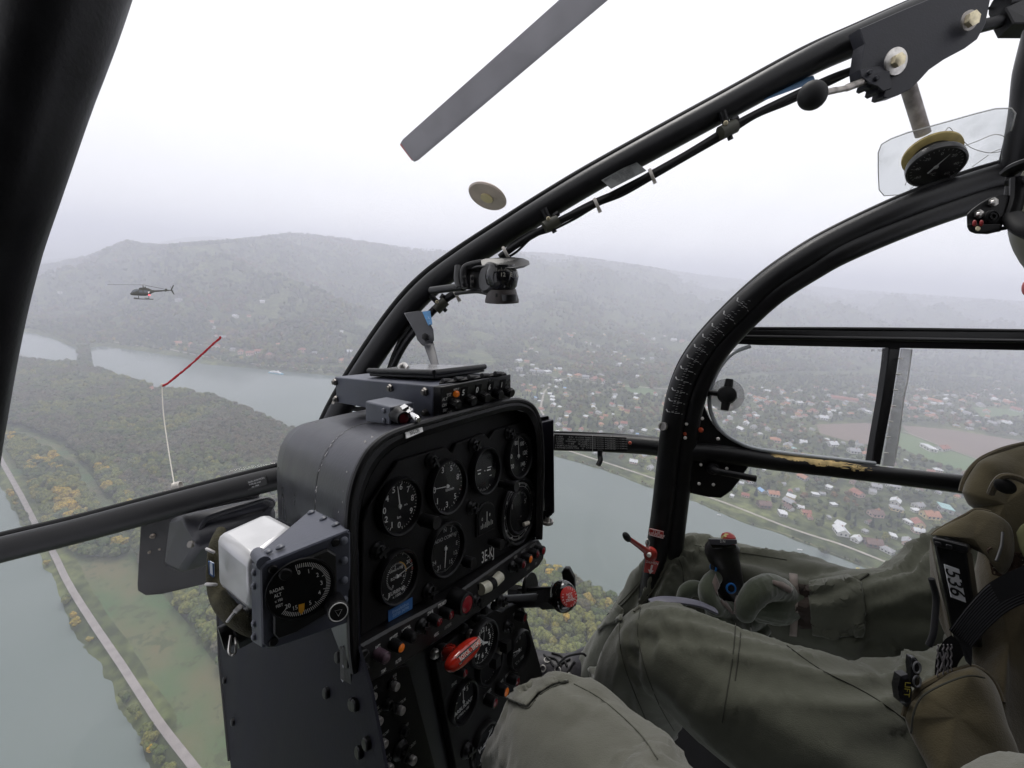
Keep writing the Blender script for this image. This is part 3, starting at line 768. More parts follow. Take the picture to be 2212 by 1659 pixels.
HS = """1813 1137 22 white white flat R;1815 1152 28 white white gable R;1849 1168 20 white white gable R;1916 1192 20 white grey hip R;1740 1110 18 cream red gable R;1728 1098 14 white white gable R
1704 1088 22 pink grey gable R;1734 1035 20 grey orange gable R;1790 1055 15 white white flat R;1760 1070 14 grey white flat R;1775 1069 12 grey grey gable R;1851 1070 22 pink red gable R
1800 1092 13 grey white flat R;1933 1087 20 white white gable R;1935 1102 20 cream grey hip R;1982 1095 18 white grey gable R;1977 1105 14 white white flat R;2007 1118 26 cream orange gable R
2040 1103 26 grey teal flat R;1928 1054 20 white grey gable R;1891 1054 18 grey grey gable R;1890 1114 24 pink brown gable R;1961 1130 15 white white flat R;1982 1135 22 cream red gable R
1982 1150 18 pink white gable R;1928 1160 15 grey white flat R;1958 1174 20 pink grey gable R;1963 1201 22 pink red gable R;1990 1196 22 grey white flat R;1991 1185 14 grey grey gable R
1988 1214 16 grey white flat R;1884 1178 28 brown brown gable R;1693 1111 12 white white flat R;1868 1150 12 grey grey flat R;1790 1120 10 grey grey flat R;1875 1130 12 grey brown gable R
1616 1041 20 white red gable R;1651 1017 12 white white flat R;1645 1063 16 white blue gable R;1669 1070 22 white orange gable R;1609 1072 16 pink red gable R;1649 1094 26 brown brown gable R
1703 1100 18 white brown gable R;1689 1112 20 grey white flat R;1749 1120 12 pink red gable R;1690 1048 12 white grey gable R;1586 1050 12 white grey gable R;1720 1060 10 grey grey gable R
1796 963 20 white white gable W;1702 965 18 cream grey gable W;1734 957 14 grey white gable W;1714 971 11 white teal flat W;1869 984 14 grey orange gable W;2034 972 26 white red gable W;2005 971 30 white white flat W
1843 978 20 white grey gable W;1700 868 11 white white gable W;1711 869 12 white grey gable W;1725 873 14 white white gable W;1754 861 11 white grey gable W;1823 865 46 pink red gable W;1856 859 11 white grey gable W
1889 860 22 white orange gable W;1861 888 13 white grey gable W;1874 892 13 white white flat W;1776 906 18 white white gable W;1794 903 11 white grey gable W;1758 891 14 pink red gable W;1764 904 10 cream grey gable W
1614 902 16 white red gable W;1629 896 13 pink grey gable W;1611 917 15 white white gable W;1627 925 15 white grey gable W;1600 930 16 grey white gable W;1658 930 14 white grey gable W;1632 944 13 pink brown gable W
1674 954 20 pink orange hip W;1698 966 16 cream grey gable W;1732 960 10 white white flat W;1565 884 14 grey red gable W;1585 857 11 grey grey gable W;1616 857 12 white grey gable W;1656 873 14 pink red gable W
1681 841 10 grey red gable W;1640 880 11 white orange gable W;1600 868 10 white red gable W;1585 893 10 grey white flat W;1690 883 9 white grey gable W;1565 915 12 grey grey gable W;1735 985 11 white red gable W
1980 861 14 white red gable F;2020 870 22 white orange gable F;2045 867 12 white white gable F;2052 878 12 grey grey gable F;2078 870 14 white orange gable F;2118 878 14 white grey gable F;2150 867 12 white white gable F
2179 873 14 pink orange gable F;2169 917 16 white white gable F;2143 917 12 grey grey gable F;1980 905 11 grey red gable F;2016 904 16 pink orange gable F;1969 885 12 pink red gable F;2089 896 12 white grey gable F
2154 828 10 cream grey gable F;2100 860 10 white red gable F;2130 892 12 white orange gable F;2195 888 14 white red gable F;2000 880 9 white grey gable F;2062 858 10 white grey gable F;2030 890 9 grey grey gable F
1120 782 16 white white gable N;1138 783 12 pink orange gable N;1117 790 9 pink red gable N;1121 800 16 white grey gable N;1150 790 10 white white flat N;1151 804 14 white grey gable N;1167 805 16 white grey gable N
1183 806 18 white white flat N;1213 808 16 cream red hip N;1248 814 18 cream orange hip N;1265 817 16 white grey gable N;1282 821 22 pink red gable N;1298 815 20 grey grey hip N;1300 826 20 white red gable N
1153 734 14 white grey gable N;1234 728 12 white orange gable N;1225 724 10 cream orange gable N;1363 747 10 white grey gable N;1282 763 8 white white gable N;1270 762 9 cream orange gable N;1329 763 12 white white flat N
1337 790 16 white white gable N;1373 800 8 white white flat N;1408 776 10 grey grey gable N;1411 734 10 white white gable N;1455 736 13 white white gable N;1473 738 10 pink red gable N;1388 723 9 white grey gable N
1130 834 12 pink red gable N;1153 840 13 pink orange gable N;1172 836 11 grey grey gable N;1187 832 8 white white flat N;1202 838 10 white white gable N;1220 840 11 white blue flat N;1170 852 10 grey white flat N
1188 853 12 white white gable N;1193 860 15 white white flat N;1193 867 15 grey white flat N;1156 862 12 white blue gable N;1195 877 15 pink white gable N;1209 881 12 grey white flat N;1165 868 8 white white flat N
1265 902 14 pink white flat N;1276 894 10 pink red gable N;1326 844 9 pink red gable N;1220 916 13 cream brown gable N;1209 907 10 grey grey gable N;1208 921 18 grey grey gable N;1308 900 12 cream orange gable N
1347 917 17 white red gable N;1331 917 12 pink orange gable N;1391 932 15 white white hip N;1362 934 14 grey grey gable N;1324 897 6 white white flat N;1377 940 8 grey blue flat N;1368 1000 19 pink white gable N
1404 1013 17 white grey gable N;1388 987 17 cream grey gable N;1285 979 12 white white gable N;1255 930 14 white red gable N;1296 935 12 pink grey gable N;1240 945 12 grey grey gable N;1420 995 12 white red gable N;1340 960 14 white orange gable N
389 744 18 cream orange gable L;411 748 16 pink orange gable L;432 751 12 white grey gable L;469 752 18 white red gable L;485 754 10 white grey gable L;503 757 11 white grey gable L;520 763 15 pink red gable L;541 766 16 pink red gable L
560 762 17 white red gable L;581 770 16 pink red gable L;597 772 10 white grey gable L;654 759 16 pink red hip L;700 781 18 cream orange gable L;738 782 17 cream orange gable L;762 779 14 white red gable L;757 763 16 white white gable L
509 685 11 white white gable L;538 684 8 pink red gable L;458 697 9 pink orange gable L;462 709 9 white grey gable L;466 728 10 white red gable L;482 731 12 white grey gable L;500 741 9 cream orange gable L;567 653 10 white white gable L
738 717 7 white white gable L;345 737 9 white white flat L;320 735 8 grey grey gable L;386 650 13 grey grey flat L;130 633 7 white white flat L;640 775 12 white red gable L;680 764 10 white grey gable L;600 745 8 white orange gable L;327 846 17 white red gable I"""
_rng = random.Random(5)
for line in HS.replace('\n', ';').split(';'):
 u, v, w, wall, roof, st, zone = line.split()
 put_house(float(u), float(v), float(w), wall, roof, st, zone, _rng, ratio=(3.2 if float(w) > 40 else 1.35), rot=(-0.42 if float(w) > 40 else None))
FARH = []
_n = 0
while _n < 230:
 u, v = _rng.uniform(1480, 2200), (_rng.uniform(838, 1215) if _n % 2 else _rng.uniform(838, 940))
 c = cast(u, v)
 if c is None or c.z > -ALT + 12: continue
 g = np.array([[c.x, c.y]])
 if not inside(g[:, 0], g[:, 1], Gp(VILL, -ALT + 4))[0]: continue
 if any(inside(g[:, 0], g[:, 1], q)[0] for q in FIELDS): continue
 if any((h['o'].location - Vector((c.x, c.y, c.z))).length < 15 for h in HOUSES): continue
 z = 'R' if v > 1015 else 'W' if u < 1935 else 'F'
 if len(HOUSES) >= 296 or v < 905:
  FARH.append((c.x, c.y, gz(c.x, c.y))); _n += 1; continue
 put_house(u, v, _rng.uniform(7.5, 12) * (1.15 if v > 1000 else 0.8), _rng.choice(['white', 'white', 'grey', 'pink', 'cream']), _rng.choice(['red', 'orange', 'white', 'grey', 'brown', 'grey']), _rng.choice(['gable', 'gable', 'flat', 'hip']), z, _rng)
 _n += 1
_k = 0
while _k < 90:
 u, v = _rng.uniform(1120, 1450), _rng.uniform(775, 940) if _k % 3 else _rng.uniform(720, 800); c = cast(u, v); _k += 1
 if c is None or any(math.dist(c[:2], h['o'].location[:2]) < 16 for h in HOUSES): continue
 FARH.append((c.x, c.y, gz(c.x, c.y)))
def far_houses():
 mb = MB(); rg = random.Random(9); ms = [WALLM['white'], WALLM['cream'], ROOFM['red'], ROOFM['grey'], ROOFM['orange'], ROOFM['white']]
 for x, y, z in FARH:
  w, d, h, a = rg.uniform(8, 15), rg.uniform(7, 10), rg.uniform(3, 5.5), rg.uniform(0, 3.1); ca, sa = math.cos(a), math.sin(a); k = 1 + .55 * (rg.random() < .8)
  T = lambda p: (x + p[0] * w * ca - p[1] * d * sa, y + p[0] * w * sa + p[1] * d * ca, z + p[2] * h)
  mb.cur = rg.choice([0, 0, 1]); mb.add([T(p) for p in ((-.5, -.5, -.4), (.5, -.5, -.4), (.5, .5, -.4), (-.5, .5, -.4), (-.5, -.5, 1), (.5, -.5, 1), (.5, .5, 1), (-.5, .5, 1), (-.5, 0, k), (.5, 0, k))], [(0, 1, 5, 4), (1, 2, 6, 5), (2, 3, 7, 6), (3, 0, 4, 7), (4, 7, 8), (6, 5, 9)])
  mb.cur = rg.choice([2, 3, 4, 5, 3, 2]); mb.add([T(p) for p in ((-.56, -.6, .96), (.56, -.6, .96), (.56, 0, k + .05), (-.56, 0, k + .05), (.56, .6, .96), (-.56, .6, .96))], [(0, 1, 2, 3), (3, 2, 4, 5)])
 o = mb.build('far_town_houses', ms, None, smooth=False, world=True); tag(o, kind='stuff')
far_houses()
ZN = {'R': ('between river path and lower door rail', 'garden cottages by the river path'), 'W': ('behind the front door window pane', 'village houses behind the door window'),
      'F': ('beyond the large ploughed field', 'far town houses beyond the ploughed field'), 'N': ('between compass and door arch', 'village houses between compass and arch'),
      'L': ('in the riverside village', 'riverside village houses'), 'I': ('alone in the island wood', None)}
ORD = ['first', 'second', 'third', 'fourth', 'fifth', 'sixth', 'seventh', 'eighth', 'ninth', 'tenth', 'eleventh', 'twelfth', 'thirteenth', 'fourteenth', 'fifteenth', 'sixteenth', 'seventeenth', 'eighteenth', 'nineteenth', 'twentieth', '21st', '22nd', '23rd', '24th', '25th', '26th', '27th', '28th', '29th', '30th']
from collections import defaultdict
gr = defaultdict(list)
for h in HOUSES: gr[(h['zone'], h['wall'], h['roof'])].append(h)
for (z, w, r), hs in gr.items():
 hs.sort(key=lambda h: h['px'][0])
 for k, h in enumerate(hs):
  lab = f"{w}-walled {r}-roofed house {ZN[z][0]}"
  if len(hs) > 1: lab = f"{ORD[k]} {r}-roofed {w} house from the left, {ZN[z][0]}"
  if z == 'I': lab = 'white house with red roof alone in the trees by the island shore'
  ws = lab.split()
  if len(ws) > 16: lab = f"{ORD[k]} {w} {r}-roofed house from the left {ZN[z][0]}"
  tag(h['o'], lab, 'house', ZN[z][1])
def church(u, v, k):
 c = cast(u, v); r = empty('church', (c.x, c.y, gz(c.x, c.y)), 'small white church with grey pointed spire among gardens', 'church')
 def b(nm, x0, x1, y0, y1, z0, z1, m, peak=None):
  mb = MB(); base = np.array(r.location)
  mb.prism([base + (x0, y0, z0), base + (x1, y0, z0), base + (x1, y1, z0), base + (x0, y1, z0)], (0, 0, z1 - z0))
  o = mesh_obj(nm, mb.v, mb.f, m, r, world=True)
  if peak:
   mb = MB(); cx, cy = (x0 + x1) / 2, (y0 + y1) / 2
   if peak[0] == 'spire': mb.add([base + (x0 - .2, y0 - .2, z1), base + (x1 + .2, y0 - .2, z1), base + (x1 + .2, y1 + .2, z1), base + (x0 - .2, y1 + .2, z1), base + (cx, cy, z1 + peak[1])], [(0, 1, 4), (1, 2, 4), (2, 3, 4), (3, 0, 4), (3, 2, 1, 0)])
   else: mb.add([base + (x0 - .4, y0 - .4, z1), base + (x1 + .4, y0 - .4, z1), base + (x1 + .4, y1 + .4, z1), base + (x0 - .4, y1 + .4, z1), base + (x0 - .4, cy, z1 + peak[1]), base + (x1 + .4, cy, z1 + peak[1])], [(0, 1, 5, 4), (2, 3, 4, 5), (0, 4, 3), (1, 2, 5), (3, 2, 1, 0)])
   mesh_obj('spire' if peak[0] == 'spire' else 'roof', mb.v, mb.f, ROOFM['grey'], o, world=True)
 b('tower', -3 * k, 0, -1.5 * k, 1.5 * k, 0, 9 * k, WALLM['white'], ('spire', 6 * k))
 b('nave', 0.02, 9 * k, -2.5 * k, 2.5 * k, 0, 4.5 * k, WALLM['white'], ('roof', 3 * k))
church(1850, 967, 1.2)
HXY = np.array([(h['o'].location.x, h['o'].location.y, h['w']) for h in HOUSES] + [(x, y, 11) for x, y, _ in FARH])
def thin(pts, extra=3.0, lines=()):
 a = np.array([(p[0], p[1]) for p in pts]); keep = np.ones(len(a), bool)
 la = np.hypot(a[:, 0], a[:, 1])
 for hx, hy, w in HXY:
  dx, dy = a[:, 0] - hx, a[:, 1] - hy
  t = (-(hx * dx + hy * dy)) / math.hypot(hx, hy)
  d = np.hypot(dx, dy)
  keep &= ~(d < w * 0.62 + extra) & ~((t > 0) & (t < w * .62 + 15) & (np.sqrt(np.maximum(0, d * d - t * t)) < w * .5))
 for ln, wd in lines:
  keep &= pdist(a[:, 0], a[:, 1], ln, False) > wd
 return [p for p, k in zip(pts, keep) if k]
def cl(px):
 return np.array([(c.x, c.y) for c in [cast(u, v) for u, v in px] if c is not None])
R1 = cl([(0, 988), (20, 1025), (50, 1080), (75, 1130), (110, 1185), (150, 1265), (200, 1345), (250, 1420), (300, 1495), (350, 1570), (420, 1659), (500, 1760)])
R2 = cl(bank_path); R3 = cl([(1040, 790), (1115, 802), (1165, 811), (1240, 822), (1330, 833), (1400, 838), (1450, 842)]); R4 = cl([(1187, 836), (1176, 847), (1172, 862), (1168, 885), (1180, 905)])
R5 = cl([(190, 732), (240, 738), (300, 747), (350, 752), (400, 764), (470, 782), (560, 800)])
pts_a = thin(pts_a, lines=[(R1, 7)]); pts_s = thin(pts_s, lines=[(R1, 4.4)]); pts_v = thin(pts_v, lines=[(R2, 7), (R3, 9), (R4, 9)])
pts_l = thin(pts_l, lines=[(R5, 7)]); pts_isle = thin(pts_isle, 5); pts_h = thin(pts_h, 4, lines=[(R3, 12)])
pts_b = scatter([(1195, 978), (1300, 1007), (1420, 1052), (1510, 1080), (1600, 1120), (1700, 1152), (1800, 1192), (1940, 1246), (2200, 1340), (2200, 1352), (1940, 1258), (1800, 1203), (1700, 1163), (1600, 1131), (1510, 1091), (1420, 1063), (1300, 1018), (1195, 987)],
    3.0, [('rust', .35), ('grey', .4), ('green', .25)], (1.5, 3.2), seed=50, keep=0.5)
pts_b += [(*G(u, v)[:2], WATER + .4, s / 9.5, k) for u, v, s, k in ((1775, 1196, 10, 'green'), (1782, 1199, 8, 'grey'), (1850, 1215, 6, 'green'), (1935, 1250, 9, 'rust'), (1945, 1256, 9, 'grey'), (1925, 1245, 7, 'olive'), (1958, 1262, 8, 'green'))]
# ---- individuals: the ones that show largest; the rest as woods
allp = [('isle', p) for p in pts_isle] + [('a', p) for p in pts_a] + [('s', p) for p in pts_s]
def vis(p):
 u, v = toPx((p[0], p[1], p[2] + 6))
 if not (0 < u < 2212 and 0 < v < 1659): return -1
 if 480 < u < 1120 and v > 930: return -1
 if u > 1360 and v > 1150: return -1
 if 0 < u < 560 and 0 < v - (1187 - u * 0.245) + 27 < 52: return -1
 return 1
sc_ = [((p[1][3]) / math.dist((0, 0, 0), p[1][:3]) * vis(p[1]), i) for i, p in enumerate(allp)]
sc_.sort(reverse=True)
top = set(i for s, i in sc_[:290] if s > 0)
CNAMES = {'green': 'green', 'grey': 'grey-brown', 'olive': 'yellow-green', 'yellow': 'golden yellow', 'rust': 'rust-brown', 'conifer': 'dark'}
TREE_PROTO = {}
def tree(p, lab, grp):
 x, y, z, s, kd = p
 r = empty('tree', (x, y, z), lab, 'tree', grp); r.rotation_euler.z = RNG.uniform(0, 6.28); r.scale = (s, s, s * RNG.uniform(.9, 1.1))
 c = bpy.data.objects.new('crown', CROWNS[kd][int(RNG.integers(0, 2))]); COL.objects.link(c); c.parent = r
 t = bpy.data.objects.new('trunk', TRUNK); COL.objects.link(t); t.parent = r
 return r
for i in top:
 z, p = allp[i]
 u, v = toPx(p[:3])
 if z == 's': lab, g = f"{CNAMES[p[4]]} bush on the embankment between the grey road and the side arm", 'bushes along the embankment road'
 elif z == 'a': lab, g = f"{CNAMES[p[4]]} tree in the strip beside the embankment road", 'trees beside the embankment road'
 elif u > 1000: lab, g = f"{CNAMES[p[4]]} tree on the wooded shore behind the black lever knob", 'trees on the shore behind the lever knob'
 else: lab, g = f"{CNAMES[p[4]]} tree at the edge of the island wood below the wool tuft", 'trees at the meadow edge of the island wood'
 tree(p, lab, g)
proto = bpy.data.collections.new('tree crown kinds')
def wood(name, pts):
 me = bpy.data.meshes.new(name)
 me.vertices.add(len(pts)); me.vertices.foreach_set('co', np.array([p[:3] for p in pts], float).ravel())
 a = me.attributes.new('tscale', 'FLOAT', 'POINT'); a.data.foreach_set('value', np.array([p[3] for p in pts], float))
 kidx = {k: i for i, k in enumerate(KINDS_T)}
 rng = np.random.default_rng(len(pts))
 b = me.attributes.new('tkind', 'INT', 'POINT'); b.data.foreach_set('value', np.array([kidx[p[4]] * 2 + int(rng.integers(0, 2)) for p in pts], np.int32))
 o = bpy.data.objects.new(name, me); COL.objects.link(o); tag(o, kind='stuff')
 ng = bpy.data.node_groups.new(name, 'GeometryNodeTree')
 ng.interface.new_socket('Geometry', in_out='INPUT', socket_type='NodeSocketGeometry'); ng.interface.new_socket('Geometry', in_out='OUTPUT', socket_type='NodeSocketGeometry')
 N, L = ng.nodes.new, ng.links.new
 gi, go = N('NodeGroupInput'), N('NodeGroupOutput')
 join = N('GeometryNodeJoinGeometry'); L(join.outputs[0], go.inputs[0])
 sc = N('GeometryNodeInputNamedAttribute'); sc.data_type = 'FLOAT'; sc.inputs[0].default_value = 'tscale'
 kd = N('GeometryNodeInputNamedAttribute'); kd.data_type = 'INT'; kd.inputs[0].default_value = 'tkind'
 rv = N('FunctionNodeRandomValue'); rv.data_type = 'FLOAT_VECTOR'
 rv.inputs[0].default_value = (-0.06, -0.06, 0); rv.inputs[1].default_value = (0.06, 0.06, 6.283)
 used = sorted(set(p[4] for p in pts))
 for k in used:
  for q in range(2):
   idx = kidx[k] * 2 + q
   oi = N('GeometryNodeObjectInfo'); oi.transform_space = 'ORIGINAL'; oi.inputs[0].default_value = CROWN_OBJ[idx]
   oi.inputs[1].default_value = True
   cmp = N('FunctionNodeCompare'); cmp.data_type = 'INT'; cmp.operation = 'EQUAL'
   L(kd.outputs[0], cmp.inputs[2]); cmp.inputs[3].default_value = idx
   ip = N('GeometryNodeInstanceOnPoints')
   L(gi.outputs[0], ip.inputs['Points']); L(cmp.outputs[0], ip.inputs['Selection']); L(oi.outputs['Geometry'], ip.inputs['Instance'])
   L(rv.outputs[0], ip.inputs['Rotation']); L(sc.outputs[0], ip.inputs['Scale'])
   L(ip.outputs[0], join.inputs[0])
 md = o.modifiers.new('trees', 'NODES'); md.node_group = ng
 return o
CROWN_OBJ = {}
_spot = [p for p in pts_v if p[3] > 0.8][:40]
for ki, kd in enumerate(KINDS_T):
 for q in range(2):
  x, y, z, s, _ = _spot[(ki * 2 + q) * 3]
  r = empty('tree', (x, y, z), f"{CNAMES[kd]} garden tree among the houses of the right bank", 'tree', 'garden trees of the right bank'); r.scale = (s, s, s)
  c = bpy.data.objects.new('crown', CROWNS[kd][q]); COL.objects.link(c); c.parent = r
  t = bpy.data.objects.new('trunk', TRUNK); COL.objects.link(t); t.parent = r
  CROWN_OBJ[ki * 2 + q] = c
wood('island_forest', [p for i, (z, p) in enumerate(allp) if i not in top])
wood('garden_trees', pts_v + pts_b)
wood('riverside_trees', pts_l + pts_t)
wood('hillside_forest', pts_h)
# ---- ship at the far quay
def ship(u, v):
 c = G(u, v); base = np.array([c[0], c[1], WATER])
 a = G(u + 30, v + 4) - c; ax = nrm((a[0], a[1], 0)); ay = np.array((-ax[1], ax[0], 0)); az_ = np.array((0, 0, 1.))
 r = empty('river_ship', base, 'white and blue passenger ship moored at the village bank', 'ship')
 Lh = 21
 def T(x, y, z): return base + ax * x + ay * y + az_ * z
 mb = MB(); out = []
 for s in (1, -1):
  row = [(Lh, 0)] + [(x, s * 3.4) for x in (Lh - 6, 0, -Lh + 2)] + [(-Lh, s * 2.4)]
  out.append(row)
 ring = out[0] + out[1][::-1][:-1]
 mb.prism([T(x, y, 1.7) for x, y in ring], (0, 0, -2.0)); mesh_obj('hull', mb.v, mb.f, mat('ship_hull', (0.16, 0.42, 0.55), 0.4), r, world=True)
 for nm, x0, x1, y, z0, z1, m in (('lower_deck', -17, 12, 2.8, 1.72, 3.9, 'ship_white'), ('upper_deck', -12, 7, 2.3, 3.92, 5.8, 'ship_white'), ('wheelhouse', 3, 6, 1.4, 5.82, 7.6, 'ship_white')):
  mb = MB(); mb.prism([T(x0, -y, z0), T(x1, -y, z0), T(x1, y, z0), T(x0, y, z0)], (0, 0, z1 - z0)); o = mesh_obj(nm, mb.v, mb.f, mat('ship_white', (0.85, 0.85, 0.85), 0.4), r, world=True)
  mb = MB()
  for s in (1, -1): mb.prism([T(x0 + 1, s * (y + .01), z0 + .9), T(x1 - 1, s * (y + .01), z0 + .9), T(x1 - 1, s * (y + .01), z0 + 1.6), T(x0 + 1, s * (y + .01), z0 + 1.6)], ay * s * 0.05)
  mesh_obj('window_band', mb.v, mb.f, M_wind, o, world=True)
ship(597, 807)
def rowboat(u, v, lab, col, Lb=5.0):
 c = G(u, v); base = np.array([c[0], c[1], WATER]); a = random.uniform(-.5, .5)
 ax = np.array((math.cos(a), math.sin(a), 0)); ay = np.array((-math.sin(a), math.cos(a), 0))
 mb = MB(); ring = [(Lb / 2, 0), (Lb * .3, .6), (-Lb * .3, .75), (-Lb / 2, .55), (-Lb / 2, -.55), (-Lb * .3, -.75), (Lb * .3, -.6)]
 o = [base + ax * x + ay * y + (0, 0, .75) for x, y in ring]; i_ = [base + ax * x * .86 + ay * y * .8 + (0, 0, .75) for x, y in ring]; d = [base + ax * x * .8 + ay * y * .7 + (0, 0, .3) for x, y in ring]; k = [base + ax * x * .9 + ay * y * .6 + (0, 0, -.1) for x, y in ring]
 n = 7; V_ = o + i_ + d + k; F_ = []
 for q in range(n):
  w_ = (q + 1) % n; F_ += [(q, w_, n + w_, n + q), (n + q, n + w_, 2 * n + w_, 2 * n + q), (3 * n + q, 3 * n + w_, w_, q)]
 F_.append(tuple(2 * n + q for q in range(n)))
 return mesh_obj('boat', V_, F_, mat('boat_' + col, {'white': (.8, .8, .8), 'yellow': (.6, .5, .15)}[col], .4), world=True, label=lab, cat='boat')
rowboat(1728, 1188, 'small white motorboat moored at the near side of the bank', 'white', 6)
rowboat(1553, 1113, 'white boat in the reeds below the latch plate', 'white', 5)
rowboat(1853, 1228, 'yellow boat on the water beyond the control stick', 'yellow', 5)
# ------------------------------------------------------------------ haze and cloud
def haze():
 x0, x1, y0, y1, z0, z1 = -9000, 9000, -700, 12000, -ALT - 6, HAZE_TOP
 V_ = [(x, y, z) for z in (z0, z1) for x, y in ((x0, y0), (x1, y0), (x1, y1), (x0, y1))]
 F_ = [(3, 2, 1, 0), (4, 5, 6, 7), (0, 1, 5, 4), (1, 2, 6, 5), (2, 3, 7, 6), (3, 0, 4, 7)]
 m = bpy.data.materials.new('haze_air'); m.use_nodes = True; nt = m.node_tree; nt.nodes.clear()
 out = nt.nodes.new('ShaderNodeOutputMaterial'); v = nt.nodes.new('ShaderNodeVolumePrincipled')
 v.inputs['Color'].default_value = (0.885, 0.895, 1.0, 1); v.inputs['Density'].default_value = HAZE_D; v.inputs['Anisotropy'].default_value = 0.35
 nt.links.new(v.outputs[0], out.inputs['Volume'])
 o = mesh_obj('haze', V_, F_, m, world=True); tag(o, kind='stuff'); o.display_type = 'WIRE'
HAZE_TOP = float(max(TZ[RR < 9000].max() + 22, 40)); HAZE_D = 0.00042
haze()
print('haze top', HAZE_TOP, 'trees', len(allp), len(pts_v), len(pts_h), len(pts_l), 'houses', len(HOUSES))
# =================================================================== COCKPIT FRAME (camera-frame coordinates)
M_blk = mat('satin_black_paint', (0.0055, 0.0053, 0.0062), 0.42, spec=.32, bump=0.15, bscale=180, var=0.25, vscale=25, chips=(0.10, 0.10, 0.11), chipscale=70, chipamt=0.735)
M_blk2 = mat('matt_black_paint', (0.005, 0.005, 0.0055), 0.6, spec=.25, bump=0.2, bscale=240, var=0.3, vscale=40)
M_rub = mat('black_rubber', (0.007, 0.007, 0.0075), 0.6, spec=.3, var=0.2, vscale=50)
M_gry = mat('slate_grey_paint', (0.072, 0.078, 0.105), 0.42, bump=0.12, bscale=300, var=0.12, vscale=18)
M_gryd = mat('dark_slate_paint', (0.015, 0.0145, 0.0215), 0.30, bump=0.12, bscale=200, var=0.15, vscale=14, chips=(0.55, 0.55, 0.56), chipscale=38, chipamt=0.775)
M_steel = mat('bare_steel', (0.55, 0.53, 0.50), 0.32, metal=0.9, var=0.2, vscale=80)
M_brass = mat('cadmium_bolt', (0.62, 0.55, 0.38), 0.4, metal=0.8, var=0.2, vscale=120)
M_wht = mat('white_print', (0.72, 0.72, 0.70), 0.6)
M_dwht = mat('dim_print', (0.30, 0.30, 0.29), 0.6)
M_tie = mat('nylon_tie', (0.45, 0.42, 0.38), 0.5)
M_glass = glass_mat('plexiglass', (0.985, 0.985, 0.985), 0.012, 0.05, haze=0.010, hazecol=(0.9, 0.9, 0.92))
def pp(l, d=None):
 return [P(x[0], x[1], x[2] if len(x) > 2 else d) for x in l]
def poly_px(l, d): return [P(u, v, d) for u, v in l]
def smooth_px(l, d=None, k=6): return smooth_path(pp(l, d), k)
def base_of(pts): return Wd(np.mean(pts, axis=0))
def at0(u, v, d): return Wd(P(u, v, d))
def screw(mb, c, n, r, h=None, xa=None, slot=True):
 n = nrm(n); h = h or r * .5
 mb.lathe(np.asarray(c) - n * r * .3, n, [(0, 0), (r, 0), (r, h * .6 + r * .3), (r * .8, h + r * .3), (0, h * 1.15 + r * .3)], 12, xa)
def hexbolt(mb, c, n, r, h):
 mb.lathe(c, n, [(r, -h * .5), (r, h), (r * .85, h * 1.12), (0, h * 1.12)], 6)
# ---- canopy frame: one welded thing
CF = empty('canopy_frame', at0(860, 700, 1.0), 'black tube frame of the cockpit canopy around all the panes', 'canopy frame')
def bar(name, pts, r, m=None, n=20, parent=CF, k=6, flat=1.0, up=None, smoothp=True, **kw):
 path = smooth_px(pts, None, k) if smoothp else np.array(pp(pts))
 if not np.isscalar(r):
  r = np.interp(np.linspace(0, 1, len(path)), np.linspace(0, 1, len(r)), r)
 mb = MB(); mb.tube(path, r, n, True, flat, up); return mb.build(name, m or M_blk, parent, **kw)
bar('side_pillar', [(165, -110, .50), (137, 0, .50), (108, 95, .50), (78, 190, .50), (28, 360, .50), (-18, 520, .51), (-56, 680, .52), (-88, 860, .53), (-115, 1060, .55), (-130, 1300, .57), (-135, 1500, .6)],
 [.053, .050, .048, .046, .043, .041, .041, .041, .041, .041, .041])
bar('pane_seal', [(215, -90, .545), (196, 10, .545), (165, 90, .545), (131, 190, .545), (96, 330, .545), (62, 480, .55), (30, 640, .55), (2, 790, .56), (-30, 1000, .58)], [.018, .017, .015, .014, .012, .012, .011, .011, .011, .011], M_rub)
bar('nose_crossbar', [(-140, 1228, 1.02), (0, 1188, 1.06), (150, 1151, 1.10), (300, 1111, 1.14), (450, 1071, 1.19), (580, 1038, 1.23), (700, 1012, 1.26), (850, 985, 1.26), (1050, 962, 1.2), (1190, 954, 1.12)],
 [.030, .0305, .0305, .031, .031, .031, .030, .028, .026, .0215])
bar('pane_seal', [(-140, 1193, 1.04), (0, 1156, 1.08), (150, 1121, 1.12), (300, 1082, 1.16), (450, 1043, 1.21), (600, 1005, 1.25)], .0075, M_rub, 8)
bar('arch_crossbar', [(1190, 954, 1.12), (1300, 957, 1.09), (1380, 961, 1.06), (1432, 966, 1.03)], .0215)
bar('pane_seal', [(1190, 934, 1.13), (1300, 938, 1.10), (1380, 944, 1.07), (1425, 948, 1.04)], .004, M_rub, 8)
CT = [(690, 985, 1.2), (728, 900, 1.18), (785, 803, 1.14), (861, 693, 1.09), (925, 622, 1.06), (1000, 565, 1.03), (1095, 503, 1.0), (1190, 443, .97), (1292, 382, .95), (1455, 292, .92), (1586, 221, .90), (1748, 133, .87), (1857, 84, .86), (1966, 36, .86), (2110, -25, .86), (2300, -100, .87)]
bar('centre_tube', CT, [.029, .028, .0275, .0265, .0262, .0258, .0255, .0255, .0255, .0255, .0255, .0255, .0265, .027, .028, .03])
bar('pane_seal', [(u - 20, v - 22, d + .012) for u, v, d in CT], .0065, M_rub, 8)
